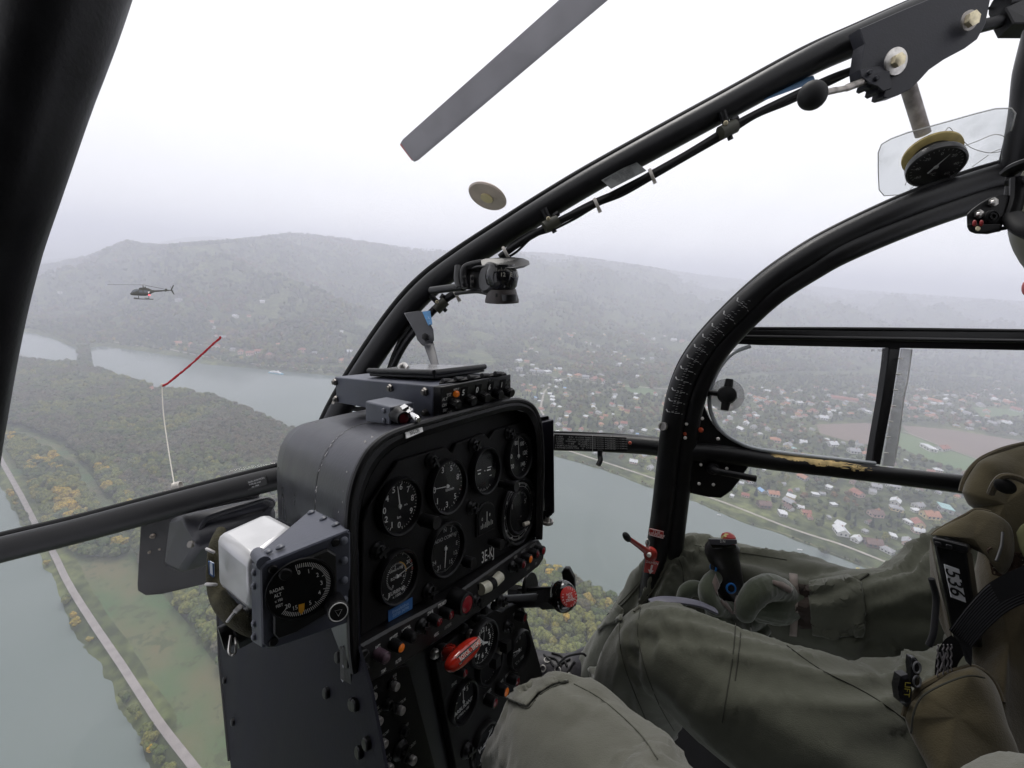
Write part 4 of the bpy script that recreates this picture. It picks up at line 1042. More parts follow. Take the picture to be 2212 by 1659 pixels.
AO = [(1360, 1700, .96), (1385, 1450, .97), (1402, 1300, .98), (1411, 1240, .98), (1428, 1126, .97), (1444, 986, .96), (1450, 935, .95), (1463, 862, .94), (1493, 787, .93), (1550, 713, .92), (1645, 622, .90), (1735, 558, .88), (1822, 510, .87), (1955, 450, .85), (2078, 406, .84), (2175, 377, .83), (2300, 345, .82)]
AI = [(1395, 1700, .965), (1420, 1450, .975), (1437, 1300, .985), (1446, 1240, .985), (1460, 1126, .975), (1474, 1010, .965), (1484, 940, .955), (1499, 868, .945), (1517, 817, .94), (1552, 757, .93), (1607, 695, .92), (1675, 634, .90), (1752, 584, .885), (1822, 545, .87), (1955, 488, .855), (2080, 443, .845), (2180, 414, .835), (2300, 384, .83)]
bar('door_post', AO, .0225); bar('door_arch', AI, .0215, parent=CF)
mb = MB(); a = smooth_px(AO, None, 6); b = smooth_px(AI, None, 6); n_ = min(len(a), len(b)); mb.sheet(a[:n_], b[:n_]); mb.build('web_plate', M_blk2, CF)
bar('pane_seal', [(u - 16 + max(0, (u - 1500)) * .012, v - 14 - min(12, max(0, (u - 1500)) * .02), d + .01) for u, v, d in AO], .0065, M_rub, 8)
bar('roof_beam', [(2262, 60, .78), (2240, 150, .78), (2226, 230, .79), (2208, 310, .80), (2196, 372, .81)], [.030, .030, .027, .024, .022])
bar('pane_seal', [(2222, 110, .80), (2198, 215, .81), (2176, 310, .82), (2166, 352, .825)], .006, M_rub, 8)
# ---- door: rails, divider, gusset, latch
DR = empty('cockpit_door', at0(1800, 1000, 1.0), 'black framed cockpit door with two-part sliding window, by the pilot', 'door')
def slab(name, quad, d, th, m, parent, bev=0.002, **k):
 """flat piece whose outline is given in the picture grid, set in its own plane; th = thickness away from the camera"""
 q = [P(*x) if len(x) == 3 else P(x[0], x[1], d) for x in quad]
 c = np.mean(q, 0); n = nrm(np.cross(q[1] - q[0], q[2] - q[1])); 
 if np.dot(n, c) < 0: n = -n
 mb = MB(); mb.prism(q, n * th, bev); return mb.build(name, m, parent, smooth=False, **k)
slab('window_rail', [(1560, 742, .98), (1600, 712, .97), (1700, 712, .97), (2212, 716, .95), (2400, 718, .94), (2400, 760, .94), (2212, 757, .95), (1900, 751, .96), (1640, 746, .97)], None, .025, M_blk, DR)
bar('rail_bead', [(1590, 728, .965), (1900, 732, .95), (2212, 737, .94), (2400, 740, .93)], .0045, M_blk, 10, DR)
bar('rail_bead', [(1625, 710, .975), (1900, 711, .96), (2212, 715, .95), (2400, 717, .94)], .004, M_rub, 10, DR)
bar('sill_tube', [(1480, 975, .96), (1560, 981, .955), (1688, 1000, .95), (1800, 1013, .94), (1925, 1028, .93), (2085, 1047, .92), (2250, 1070, .90), (2400, 1092, .89)], [.0205, .0195, .0175, .017, .0172, .019, .020, .021], parent=DR)
M_worn = mat('worn_yellow_primer', (0.58, 0.43, 0.19), 0.7, var=0.3, vscale=60)
def worn():
 """paint rubbed through to the primer: ragged flakes lying on the tube"""
 rng = random.Random(4); mb = MB()
 C = smooth_px([(1480, 975, .96), (1560, 981, .955), (1688, 1000, .95), (1800, 1013, .94), (1925, 1028, .93)], None, 30)
 up0 = nrm(np.array([-.02, 1, .45]))
 for k in range(700):
  t = rng.triangular(0.33, 0.90, 0.62); i = int(t * (len(C) - 1)); p = C[i]; tg = nrm(C[min(i + 1, len(C) - 1)] - C[max(i - 1, 0)])
  a = nrm(up0 - tg * np.dot(up0, tg)); b = np.cross(tg, a)
  if np.dot(b, -p) < 0: b = -b
  core = abs(t - 0.62) < 0.16
  th = rng.gauss(0.12 if t < .62 else .34, 0.16 if core else 0.28)
  r = .0176 + .00018
  l = rng.uniform(.001, .006) * (1.6 if core else 1); w = rng.uniform(.05, .14) * (1.3 if core else .7)
  def q(s, ang): d = a * math.cos(ang) + b * math.sin(ang); return p + tg * s + d * (r + rng.uniform(0, .0001))
  n = 7; V_ = []
  for j in range(n):
   an = 6.283 * j / n; k_ = rng.uniform(.6, 1.2); V_.append(q(l * math.cos(an) * k_, th + w * math.sin(an) * k_))
  mb.add(V_, [list(range(n))])
 mb.build('worn_paint', M_worn, DR, smooth=False)
worn()
slab('window_divider', [(1921, 750, .965), (1946, 751, .965), (1937, 800, .962), (1925, 870, .957), (1912, 950, .95), (1903, 1004, .945), (1883, 1001, .945), (1893, 940, .95), (1907, 860, .957), (1917, 790, .962)], None, .018, M_blk, DR)
for k in range(7):
 t = (k + .35) / 7; u, v = 1942 - 36 * t, 762 + 238 * t
 mb = MB(); mb.tube([P(u, v, .96 - .015 * t), P(u + 10, v + 1, .955 - .015 * t)], .0014, 8); mb.build('rivet', M_steel, DR)
slab('draught_strip', [(1948, 753, .972), (1972, 755, .972), (1955, 850, .967), (1943, 950, .96), (1931, 1008, .957), (1907, 1006, .957), (1920, 930, .962), (1935, 840, .968)], None, .003, glass_mat('scratched_plastic', (.9, .9, .9), .08, .3, haze=.45, hazecol=(.75, .76, .78)), DR, .0005)
mb = MB(); mb.tube(smooth_px([(1970, 756, .97), (1962, 815, .967), (1952, 865, .964), (1944, 930, .96), (1931, 1004, .955)]), .0012, 6); mb.build('strip_edge', mat('chipped_edge', (.7, .7, .7), .4), DR)
slab('gusset_plate', [(1478, 900, .958), (1512, 862, .955), (1524, 880, .955), (1535, 905, .955), (1552, 928, .955), (1578, 948, .955), (1608, 964, .953), (1640, 976, .952), (1600, 990, .95), (1480, 985, .955)], None, .006, M_blk, DR)
bar('window_bead', [(1620, 748, .968), (1585, 762, .965), (1558, 790, .96), (1538, 830, .955), (1532, 868, .952), (1540, 903, .952), (1560, 932, .951), (1590, 953, .95), (1632, 969, .948), (1720, 982, .945), (1890, 1001, .94)], .0042, mat('clear_bead', (.42, .45, .48), .25), 8, DR)
M_rvt = mat('white_rivet', (0.75, 0.72, 0.68), 0.4); M_rvr = mat('red_seal_lacquer', (0.42, 0.07, 0.03), 0.35)
def dot_at(u, v, r, m, par, d=.945, col2=None, nm='rivet'):
 c = P(u, v, d); n = nrm(-c); mb = MB(); mb.lathe(c, n, [(r, -.006), (r, .001), (r * .7, .003), (0, .0035)], 10); mb.build(nm, m, par)
 if col2 is not None:
  mb = MB(); c2 = P(u, v - 9, d + .002); mb.lathe(c2, n, [(r * 1.1, -.006), (r * 1.2, 0), (r * .5, .003), (0, .0032)], 9); mb.build('lacquer_seal', col2, par)
for u, v, s in ((1517, 904, 0), (1483, 916, 1), (1480, 946, 1), (1551, 948, 0)): dot_at(u, v, .0036, M_rvt, DR, .935, M_rvr if s else None)
dot_at(1514, 929, .0055, M_rvr, DR, .935, None, 'lacquer_seal')
mb = MB(); c = P(1434, 921, .93); n = nrm([-.6, .1, .8]); mb.lathe(c, n, [(.004, -.02), (.004, 0), (.0085, 0), (.0085, .010), (.006, .010), (.006, .006), (0, .006)], 16); mb.build('door_stud', M_steel, DR)
slab('latch_plate', [(1488, 992, .965), (1560, 996, .955), (1620, 1006, .95), (1610, 1020, .95), (1597, 1040, .95), (1580, 1062, .952), (1558, 1077, .955), (1530, 1075, .958), (1490, 1066, .965)], None, .012, M_blk, DR)
for u, v in ((1514, 1004), (1570, 1012), (1510, 1045), (1541, 1047)): dot_at(u, v, .0034, M_rvt, DR, .95)
mb = MB(); c = P(1540, 1013, .945); mb.lathe(c, nrm([-.1, .1, 1]), [(.012, -.004), (.012, .004), (.008, .010), (0, .010)], 16)
mb.tube(smooth_px([(1540, 1013, .936), (1555, 1019, .925), (1590, 1026, .92), (1632, 1034, .915)]), [.007] * 7 + [.0068] * 6 + [.0075] * 6 if False else .0068, 12); mb.build('latch_handle', M_blk, DR)
mb = MB(); c = P(1570, 853, .935); nk = nrm([-.35, .08, .93]); ux = nrm(np.cross([0, 1, 0], nk)); uy = np.cross(nk, ux)
mb.lathe(c, nk, [(.017, -.006), (.019, .004), (.016, .016), (.006, .019), (0, .0195)], 22)
for s in (1, -1):
 t = nrm(uy * .98 + ux * .15) * s
 mb.tube([c + nk * .006, c + nk * .007 + t * .018, c + nk * .006 + t * .032], [.009, .0085, .0075], 12)
wk = mb.build('wing_knob', M_rub, DR)
mb = MB(); mb.tube(smooth_px([(1522, 852, .955), (1535, 849, .945), (1552, 851, .94), (1570, 853, .94)]), [.007] + [.0055] * 18, 10); mb.build('knob_arm', M_blk, DR)
mb = MB(); mb.lathe(c - nk * .012, nk, [(0, 0), (.034, 0), (.034, .003), (.022, .005), (0, .005)], 30); mb.build('clear_washer', glass_mat('clear_disc', (.93, .93, .93), .15, .1, haze=.35, hazecol=(.9, .9, .9)), DR)
mb = MB()
for k, s in enumerate(('3M', '75203', '8')):
 add_text(mb, s, P(1885 + k * 18, 757, .972), [1, .0, 0], [0, 1, 0], .006)
mb.build('pane_print', M_blk2, DR)
# ---- panes
def pane(name, pts, parent, k=1):
 q = [P(*x) for x in pts]; c = np.mean(q, 0); n = len(q)
 V_ = q + [c]; F_ = [(i, (i + 1) % n, n) for i in range(n)]
 return mesh_obj(name, V_, F_, M_glass, parent)
def bubble(name, A_, B_, parent, bulge, cut=16):
 a = np.array(pp(A_)); b = np.array(pp(B_))
 def rs(x, n):
  d = np.r_[0, np.cumsum(np.linalg.norm(np.diff(x, axis=0), axis=1))]; t = np.linspace(0, d[-1], n)
  return np.stack([np.interp(t, d, x[:, i]) for i in range(3)], 1)
 n = 30; a = rs(smooth_path(a, 8), n); b = rs(smooth_path(b, 8), n)
 V_ = []; F_ = []
 for i in range(n):
  for j in range(cut + 1):
   t = j / cut; p = a[i] * (1 - t) + b[i] * t
   V_.append(p * (1 + bulge * math.sin(math.pi * t)))
 for i in range(n - 1):
  for j in range(cut): q = i * (cut + 1) + j; F_.append((q, q + 1, q + cut + 2, q + cut + 1))
 o = mesh_obj(name, V_, F_, M_glass, parent, smooth=True); return o
bubble('windscreen_pane', [(180, -110, .53), (60, 280, .54), (-30, 640, .56), (-88, 860, .58), (-140, 1195, 1.10), (0, 1180, 1.13), (300, 1106, 1.21), (580, 1034, 1.30), (680, 1010, 1.34)], [(2300, -110, .88), (1966, 28, .87), (1586, 213, .91), (1292, 374, .96), (1000, 557, 1.04), (861, 685, 1.1), (785, 795, 1.15), (690, 985, 1.21)], CF, .22)
bubble('windscreen_pane', [(2300, -95, .88), (1966, 40, .87), (1586, 225, .91), (1292, 386, .96), (1000, 568, 1.04), (861, 697, 1.1), (785, 806, 1.15), (735, 945, 1.2), (900, 960, 1.25), (1190, 952, 1.13)], [(2300, 345, .825), (2078, 404, .845), (1822, 508, .875), (1645, 620, .905), (1550, 711, .925), (1493, 785, .935), (1463, 860, .945), (1450, 925, .955), (1445, 955, .96), (1430, 962, .99)], CF, .12)
pane('door_upper_pane', [(1590, 718, .975), (1700, 640, .93), (1822, 550, .88), (2080, 446, .855), (2350, 380, .83), (2400, 712, .95), (1900, 714, .96)], DR)
pane('front_sliding_pane', [(1535, 868, .962), (1548, 800, .962), (1590, 755, .965), (1640, 742, .972), (1925, 748, .972), (1890, 1003, .957), (1640, 975, .96), (1570, 940, .96)], DR)
pane('rear_sliding_pane', [(1940, 750, .975), (2400, 757, .95), (2400, 1080, .89), (2085, 1042, .93), (1900, 1003, .955)], DR)
pane('door_lower_pane', [(1490, 1000, .97), (1700, 1008, .955), (2085, 1052, .93), (2400, 1098, .90), (2400, 1700, .9), (1900, 1700, .95), (1450, 1300, .99)], DR)
bubble('chin_pane', [(-145, 1235, 1.02), (0, 1195, 1.06), (300, 1118, 1.14), (580, 1045, 1.23), (1050, 968, 1.2), (1435, 972, 1.03)], [(-400, 1900, .95), (0, 1900, 1.0), (400, 1900, 1.1), (800, 1900, 1.1), (1200, 1900, 1.1), (1420, 1400, 1.05)], CF, .15)
# ---- placards on the tubes
def decal(name, quad, m, parent, d=None, label=None, lines=None, mp=None, th=.0012, seedt=0, size=None, **k):
 q = [P(*x) if len(x) == 3 else P(x[0], x[1], d) for x in quad]
 n = nrm(np.cross(q[1] - q[0], q[2] - q[1])); 
 if np.dot(n, np.mean(q, 0)) > 0: n = -n
 mb = MB(); mb.prism(q, -n * th); o = mb.build(name, m, parent, smooth=False, **k)
 if label: o['label'] = label
 if lines:
  mt = MB()
  xa = nrm((q[1] - q[0]) + (q[2] - q[3])); ya = nrm(np.cross(n, xa))
  for (txt, fx, fy, sz) in lines:
   c = (q[0] * (1 - fx) + q[1] * fx) * (1 - fy) + (q[3] * (1 - fx) + q[2] * fx) * fy
   add_text(mt, txt, c + n * .0004, xa, ya, sz, 0.01)
  mt.build('lettering', mp or M_wht, o, smooth=False)
 return o
PL1 = empty('checklist_placard', at0(1300, 958, 1.05), 'black checklist placard with white print on the right crossbar', 'placard')
dl = []
for c_, (fx, items) in enumerate(((.08, ['LGRA', 'ILGRN', 'LGRT', 'ILGTI', 'IALMTC', 'INTRNC']), (.24, ['FH', 'HS HI', 'Ellndeger', 'BSB', 'Feuerwehr', 'LOWW TWR']), (.40, ['LOXN TWR', 'LOXN OPS', 'LAHRS', 'LAHRS', 'FIS', '']))):
 for r_, t_ in enumerate(items):
  dl.append((('%d ' % (r_ + 1 + c_ * 7)) + t_, fx, .14 + r_ * .145, .0052))
for r_ in range(6): dl.append(('AUF BETRIEB ACHTEN  MAX 200 KM', .645, .12 + r_ * .14, .0042))
for r_ in range(5): dl.append(('NOTRUF 121,5  KOMPASS', .875, .14 + r_ * .16, .0040))
decal('plate', [(1197, 938, 1.085), (1353, 945, 1.045), (1354, 976, 1.045), (1198, 971, 1.085)], M_blk2, PL1, lines=dl, mp=M_dwht, th=.004)
mb = MB()
for u in (1280, 1320): mb.tube([P(u, 941, 1.055), P(u, 974, 1.055)], .0006, 5)
mb.build('dividing_line', M_dwht, PL1)
mb = MB(); mb.tube(smooth_px([(1296, 972, 1.05), (1296, 985, 1.05), (1297, 994, 1.045), (1292, 1005, 1.04)], None, 4), .0045, 10, flat=1.3); mb.build('vent_lever', M_blk, CF)
dot_at(1361, 957, .004, M_rvr, CF, 1.02, None, 'lacquer_seal')
tag(decal('data_plate', [(1299, 389, .925), (1373, 348, .92), (1396, 368, .905), (1320, 407, .91)], mat('aged_plate', (.055, .06, .058), .5, var=.3, vscale=60), None, th=.0012,
      lines=[(t, .5, .16 + .17 * i, .0065) for i, t in enumerate(('MAX ZUL GEW 1600 KG', 'REISE 185 KM/H', 'VNE 210 KM/H', 'LAST 750 KG', 'TYP SE 3160'))], mp=mat('black_ink', (.01, .01, .01), .5)), 'weathered data plate of small print under the centre tube', 'placard')
tag(decal('tube_sticker', [(1652, 196, .885), (1757, 163, .87), (1762, 176, .868), (1650, 217, .884)], mat('faded_blue_tape', (.03, .10, .20), .35, var=.3, vscale=30), None, th=.0006), 'faded blue sticker on the underside of the centre tube', 'sticker')
# ---- conduit below the centre tube, with clamps and ties
CD = empty('cable_conduit', at0(1290, 441, .93), 'black cable conduit clamped beneath the centre tube', 'conduit')
c1 = [(1080, 556, .985), (1110, 533, .975), (1150, 508, .965), (1190, 487, .955), (1235, 464, .945), (1288, 439, .94), (1345, 410, .93), (1406, 378, .92), (1490, 330, .91), (1570, 281, .9), (1630, 248, .89), (1700, 214, .88), (1790, 172, .87), (1860, 146, .865), (1950, 110, .86)]
bar('conduit_pipe', c1, .0075, parent=CD, n=12)
bar('wire', [(u + 3 + 3 * math.sin(i * 1.9), v + 8 + 4 * math.sin(i * 2.3), d) for i, (u, v, d) in enumerate(c1)], .0028, M_rub, 8, CD)
bar('wire', [(u + 1 - 3 * math.sin(i * 1.4), v - 7 + 3 * math.cos(i * 2.1), d + .004) for i, (u, v, d) in enumerate(c1[:9])], .0022, M_rub, 8, CD)
bar('conduit_pipe', [(845, 800, 1.12), (862, 765, 1.11), (880, 735, 1.09), (905, 705, 1.075), (935, 672, 1.06), (965, 645, 1.045), (1000, 622, 1.03), (1010, 600, 1.02)], .0085, parent=CD, n=12)
bar('wire', [(838, 806, 1.13), (850, 770, 1.12), (866, 735, 1.1), (880, 716, 1.09), (900, 690, 1.08)], .006, M_rub, 8, CD)
bar('wire', [(706, 905, 1.2), (712, 880, 1.19), (740, 880, 1.17), (790, 880, 1.16), (830, 830, 1.14)], .006, M_rub, 8, CD)
M_olvm = mat('olive_clamp', (.035, .035, .022), .5)
def clamp(u, v, d, ang, sc=1.0):
 c = P(u, v, d); t = np.array([math.cos(ang), math.sin(ang), -.05]); t = nrm(t); b = nrm(np.cross(t, -c)); n = nrm(np.cross(b, t))
 mb = MB(); mb.tube([c - t * .016 * sc, c + t * .016 * sc], .0125 * sc, 14)
 o = mb.build('clamp', M_olvm, CD)
 mb = MB(); s = 1 if np.dot(b, [0, 1, 0]) > 0 else -1
 mb.tube([c - b * s * .006, c + b * s * .034 * sc], .0065 * sc, 10); mb.tube([c - b * s * .005, c - b * s * .019 * sc], .005 * sc, 8)
 mb.tube([c + t * .012 * sc + b * s * .01, c + t * .024 * sc + b * s * .012], .006 * sc, 8); mb.build('clamp_lug', M_blk, o)
 mb = MB(); screw(mb, c - b * s * -.012 * sc - nrm(c) * .012, -nrm(c), .0042 * sc); mb.build('screw', M_brass, o)
clamp(1190, 484, .945, .52); clamp(1572, 280, .89, .48, 1.05); clamp(952, 660, 1.04, .8, .95)
for u, v, d in ((1092, 545, .975), (1289, 441, .935), (1408, 378, .915), (985, 636, 1.03)):
 c = P(u, v, d); t = nrm(P(u + 20, v - 11, d) - P(u, v, d)); b = nrm(np.cross(t, -c)); mb = MB()
 ring = [c + (b * math.cos(a) + nrm(-c) * math.sin(a)) * .0115 for a in np.linspace(0, 2 * math.pi, 17)[:-1]]
 mb.tube(ring, .0022, 6, closed=True, flat=1.6, up=t)
 s = -1 if b[1] > 0 else 1; mb.prism([c + b * s * .010 + t * .004, c + b * s * .018 + t * .004, c + b * s * .018 - t * .004, c + b * s * .010 - t * .004], nrm(-c) * .006)
 mb.build('cable_tie', M_tie, CD)
mb = MB(); c = P(726, 868, 1.15); mb.tube([P(718, 868, 1.15), P(735, 874, 1.15)], .003, 8, flat=1.8); mb.build('cable_tie', M_tie, CD)
# ---- overhead throttle bracket, top right
TB = empty('overhead_lever_bracket', at0(2000, 110, .8), 'dark grey overhead lever bracket with two large hex bolts', 'bracket')
out = [(1857, 62), (1948, 22), (2068, -28), (2110, -40), (2140, 0), (2130, 50), (2124, 62), (2112, 84), (2085, 104), (2040, 128), (2008, 150), (1988, 172), (1968, 192), (1940, 206), (1915, 212), (1908, 209), (1911, 195), (1905, 192), (1899, 203), (1893, 199), (1896, 188), (1887, 183), (1880, 192), (1874, 188), (1877, 178), (1868, 172), (1861, 168), (1859, 150), (1865, 110), (1868, 95)]
q = [P(u, v, .80 - (u - 1850) * .00006) for u, v in out]
nb = nrm([.12, -.25, 1.0])
mb = MB(); mb.prism(q, -nb * .024, .0012); mb.build('bracket_plate', mat('charcoal_paint', (.014, .0145, .020), .45, spec=.35, bump=.1, bscale=300, var=.15, vscale=20), TB, smooth=False)
slab('notched_plate', [(1858, 150, .793), (1925, 137, .789), (1922, 150, .788), (1926, 190, .787), (1908, 196, .788), (1896, 186, .789), (1880, 180, .79), (1862, 166, .792)], None, .003, mat('charcoal_paint'), TB, .0006)
def bigbolt(u, v, d, rw, rb, par, mw=None):
 c = P(u, v, d); mb = MB(); mb.lathe(c, nb, [(0, 0), (rw, 0), (rw, .002), (rw * .93, .0028), (0, .0028)], 28); o = mb.build('washer', mw or M_steel, par)
 mb = MB(); hexbolt(mb, c + nb * .003, nb, rb, .007); mb.build('bolt', M_brass, o)
bigbolt(1934, 133, .788, .0215, .0110, TB); bigbolt(2092, 45, .775, .0155, .0120, TB, mat('old_steel', (.28, .26, .24), .4, metal=.8))
for u, v in ((1879, 156), (1894, 168)):
 mb = MB(); mb.lathe(P(u, v, .787), nb, [(.0042, -.002), (.0042, .0015), (.003, .0025), (0, .0025)], 14); mb.build('rivet', mat('charcoal_paint'), TB)
for u, v in ((1895, 66), (1990, 25)):
 mb = MB(); screw(mb, P(u, v, .815), nb, .0085); mb.build('screw', M_blk, TB)
LV = empty('overhead_lever', at0(1755, 207, .78), 'overhead lever with black ball knob and worn metal shaft', 'lever')
mb = MB(); c = P(1755, 206, .78); mb.ell(c, [(.0235, 0, 0), (0, .0235, 0), (0, 0, .0215)], 24, 14); mb.build('ball_knob', M_rub, LV)
mb = MB(); mb.tube(smooth_px([(1768, 203, .78), (1800, 196, .785), (1825, 191, .79), (1866, 176, .80)]), [.0052] * 8 + [.0048] * 5 + [.0062] * 6, 12); mb.build('shaft', mat('worn_shaft', (.26, .24, .22), .35, metal=.7, var=.5, vscale=70), LV)
mb = MB(); mb.tube([P(1960, 180, .83), P(1994, 290, .87)], .0125, 16, flat=.8); tag(mb.build('grey_strut', mat('scuffed_alloy', (.34, .31, .30), .5, metal=.3, var=.3, vscale=50)), 'scuffed grey strut between the overhead bracket and the clear disc', 'strut')
bar('upper_rod', [(2100, 62, .85), (2212, 32, .84), (2330, 0, .83)], .011, M_blk, parent=CF); bar('upper_rod', [(2120, 22, .88), (2160, 12, .88), (2212, 2, .88)], .0025, M_blk, parent=CF)
slab('rod_clamp', [(2172, 15, .83), (2230, -10, .83), (2240, 50, .82), (2190, 50, .825)], None, .03, M_blk, CF)
bar('upper_rod', [(2160, 12, .86), (2200, 5, .86), (2290, -15, .85)], .02, M_blk, parent=CF)
# ---- outside air thermometer with its clear patch
TH = empty('air_thermometer', at0(2012, 350, .84), 'black outside air thermometer in a clear cracked patch', 'thermometer')
pt = [(1897, 330), (1904, 312), (1925, 300), (1960, 287), (2050, 262), (2110, 245), (2150, 235), (2185, 234), (2194, 245), (2188, 270), (2178, 310), (2165, 345), (2130, 362), (2050, 390), (1990, 410), (1940, 421), (1910, 423), (1899, 410), (1897, 370)]
nt_ = nrm([-.18, -.86, .42])
def onpl(u, v, c, n): r = ray(u, v); return r * (np.dot(c, n) / np.dot(r, n))
c0 = P(2012, 340, .86); q = [onpl(u, v, c0, nt_) for u, v in pt]
M_clr = glass_mat('scratched_plexi', (.93, .94, .945), .05, .15, haze=.16, hazecol=(.85, .86, .88))
mb = MB(); mb.prism(q, -nt_ * .003); mb.build('clear_patch', M_clr, TH, smooth=False)
mb = MB(); mb.tube(np.array(q + [q[0]])[:-1], .0009, 6, closed=True); mb.build('patch_rim', mat('glue_rim', (.55, .54, .52), .4), TH)
M_crk = mat('crack_line', (.36, .32, .28), .6)
mb = MB()
for pl_ in ([(1955, 420), (1990, 385)], [(2000, 330), (2025, 300), (2040, 285), (2050, 275), (2062, 290), (2070, 318)], [(2075, 318), (2110, 305), (2150, 290), (2175, 300), (2178, 320), (2140, 330), (2100, 320), (2082, 305)],
   [(2140, 330), (2160, 322), (2178, 318)], [(2135, 335), (2100, 360)], [(1955, 400), (1962, 385), (1975, 372)]):
 mb.tube(smooth_path([onpl(u, v, c0, nt_) + nt_ * .0004 for u, v in pl_], 5), .00055, 5)
mb.build('crack', M_crk, TH)
cd = onpl(2014, 335, c0, nt_)
mb = MB(); mb.lathe(onpl(2012, 330, c0, nt_), nt_, [(0, .0005), (.044, .0005), (.044, .005), (.038, .008), (0, .008)], 36); mb.build('yellowed_washer', mat('yellow_washer', (.55, .43, .17), .6, var=.15, vscale=60), TH)
ct = onpl(2012, 330, c0, nt_) + nt_ * .012
mb = MB(); mb.lathe(ct, nt_, [(.030, -.01), (.032, .012), (.042, .014), (.0435, .018), (.0435, .028), (.0405, .030), (.0395, .027), (0, .0268)], 40); th = mb.build('dial_case', mat('dark_bakelite', (.016, .015, .015), .35), TH)
ux = nrm(np.cross([0, 1, 0], nt_)); uy = np.cross(nt_, ux); fc = ct + nt_ * .0275
mb = MB(); mb.tube([fc - ux * .008 - uy * .012, fc + ux * .012 + uy * .024], [.0016, .0004], 6); mb.lathe(fc, nt_, [(.004, 0), (.003, .002), (0, .002)], 12)
mb.build('needle', M_dwht, TH)
mb = MB()
for k in range(25):
 a = math.radians(-130 + k * 260 / 24 + 90); d = ux * math.cos(a) + uy * math.sin(a); w = np.cross(nt_, d) * .0004
 mb.add([fc + d * .034 - w, fc + d * .037 - w, fc + d * .037 + w, fc + d * .034 + w], [(0, 1, 2, 3)])
for k, t in enumerate(('-60', '-40', '-20', '0', '20', '40', '60')):
 a = math.radians(220 - k * 260 / 6); add_text(mb, t, fc + (ux * math.cos(a) + uy * math.sin(a)) * .028, ux, uy, .008)
add_text(mb, '°C', fc - uy * .016, ux, uy, .009)
mb.build('scale_print', M_dwht, TH, smooth=False)
# ---- vent disc stuck on the windscreen
VD = empty('vent_disc', at0(1053, 424, 1.25), 'round cream and pink plastic plug on the windscreen', 'plug')
nv = nrm([-.30, -.92, .24]); c = P(1053, 424, 1.2)
xa = nrm([.94, .33, 0.1])
mb = MB(); mb.lathe(c, nv, [(0, -.004), (.050, -.004), (.053, 0), (.050, .004), (.02, .005), (0, .005)], 40, xa); mb.build('disc', mat('aged_plastic', (.50, .42, .36), .5, var=.12, vscale=25), VD)
mb = MB(); mb.lathe(c, nv, [(0, .0052), (.017, .0052), (.017, .008), (0, .008)], 28, xa); mb.build('hub', mat('cream_hub', (.62, .53, .30), .5), VD)
# ---- slip string: red wool on a white stalk with its coil spring
ST = empty('yaw_string', at0(383, 1050, 1.35), 'red wool tuft on a thin white wire with coil spring', 'yaw string')
mb = MB(); mb.tube(smooth_px([(376, 1045, 1.34), (366, 985, 1.4), (357, 925, 1.45), (352, 880, 1.48), (350, 835, 1.5)], None, 6), .0015, 8); mb.build('wire', mat('white_wire', (.62, .58, .52), .5), ST)
mb = MB(); hx = []
cc = P(383, 1050, 1.34); axx = nrm(P(392, 1048, 1.34) - P(374, 1052, 1.34))
aa = nrm(np.cross(axx, [0, 0, 1])); bb = np.cross(axx, aa)
for k in range(6 * 14 + 1):
 a = 2 * math.pi * k / 14; hx.append(cc + axx * (-.011 + .022 * k / 84) + (aa * math.cos(a) + bb * math.sin(a)) * .0115)
mb.tube(hx, .0017, 6); mb.build('coil_spring', mat('spring_steel', (.55, .52, .48), .4, metal=.4), ST)
mb = MB(); rp = random.Random(3)
wp = smooth_px([(350, 834, 1.5), (362, 828, 1.5), (390, 806, 1.5), (415, 785, 1.5), (440, 762, 1.5), (465, 739, 1.5), (474, 732, 1.5), (476, 728, 1.5)], None, 10)
wp = wp + np.array([[rp.gauss(0, .0003) for _ in range(3)] for _ in wp]); mb.tube(wp, [.0028 + .0012 * rp.random() for _ in wp], 8); mb.build('wool_tuft', mat('red_wool', (.42, .02, .03), .95, bump=.8, bscale=900), ST)
mb = MB(); mb.ell(P(350, 832, 1.5), [(.005, 0, 0), (0, .007, 0), (0, 0, .005)], 12, 8); mb.build('swivel_bead', mat('bead', (.5, .45, .4), .4), ST)
# ---- main rotor blade passing above the windscreen (at rest)
RB = empty('main_rotor', at0(1300, -60, 4.6), 'long grey main rotor blade above the windscreen', 'rotor blade')
p0, p1 = P(880, 330, 5.6), P(1560, -260, 3.9)
t = nrm(p1 - p0); ch = nrm(np.cross(t, nrm(P(1100, 150, 1)))); th = nrm(np.cross(ch, t))
mb = MB(); prof = [(-.5, 0), (-.44, .05), (-.3, .075), (-.05, .07), (.25, .035), (.5, .004), (.25, -.02), (-.05, -.04), (-.3, -.045), (-.44, -.035)]
V_ = []
for k, (p, c_) in enumerate(((p0, .25), (p0 + t * .06, .28), (p0 + t * .5, .28), (p1, .28))):
 V_ += [p + ch * a * c_ + th * b * c_ for a, b in prof]
n = len(prof); F_ = [tuple(range(n))[::-1], tuple(3 * n + i for i in range(n))]
for k in range(3):
 for i in range(n): F_.append((k * n + i, k * n + (i + 1) % n, (k + 1) * n + (i + 1) % n, (k + 1) * n + i))
mb.add(V_, F_); mb.build('blade', mat('blade_grey', (.16, .155, .165), .5, var=.1, vscale=3), RB)
mb = MB(); mb.tube([p0 - t * .005 - ch * .1, p0 - t * .005 + ch * .12], .010, 8); mb.build('tip_cap', mat('tip_red', (.30, .08, .07), .5), RB)
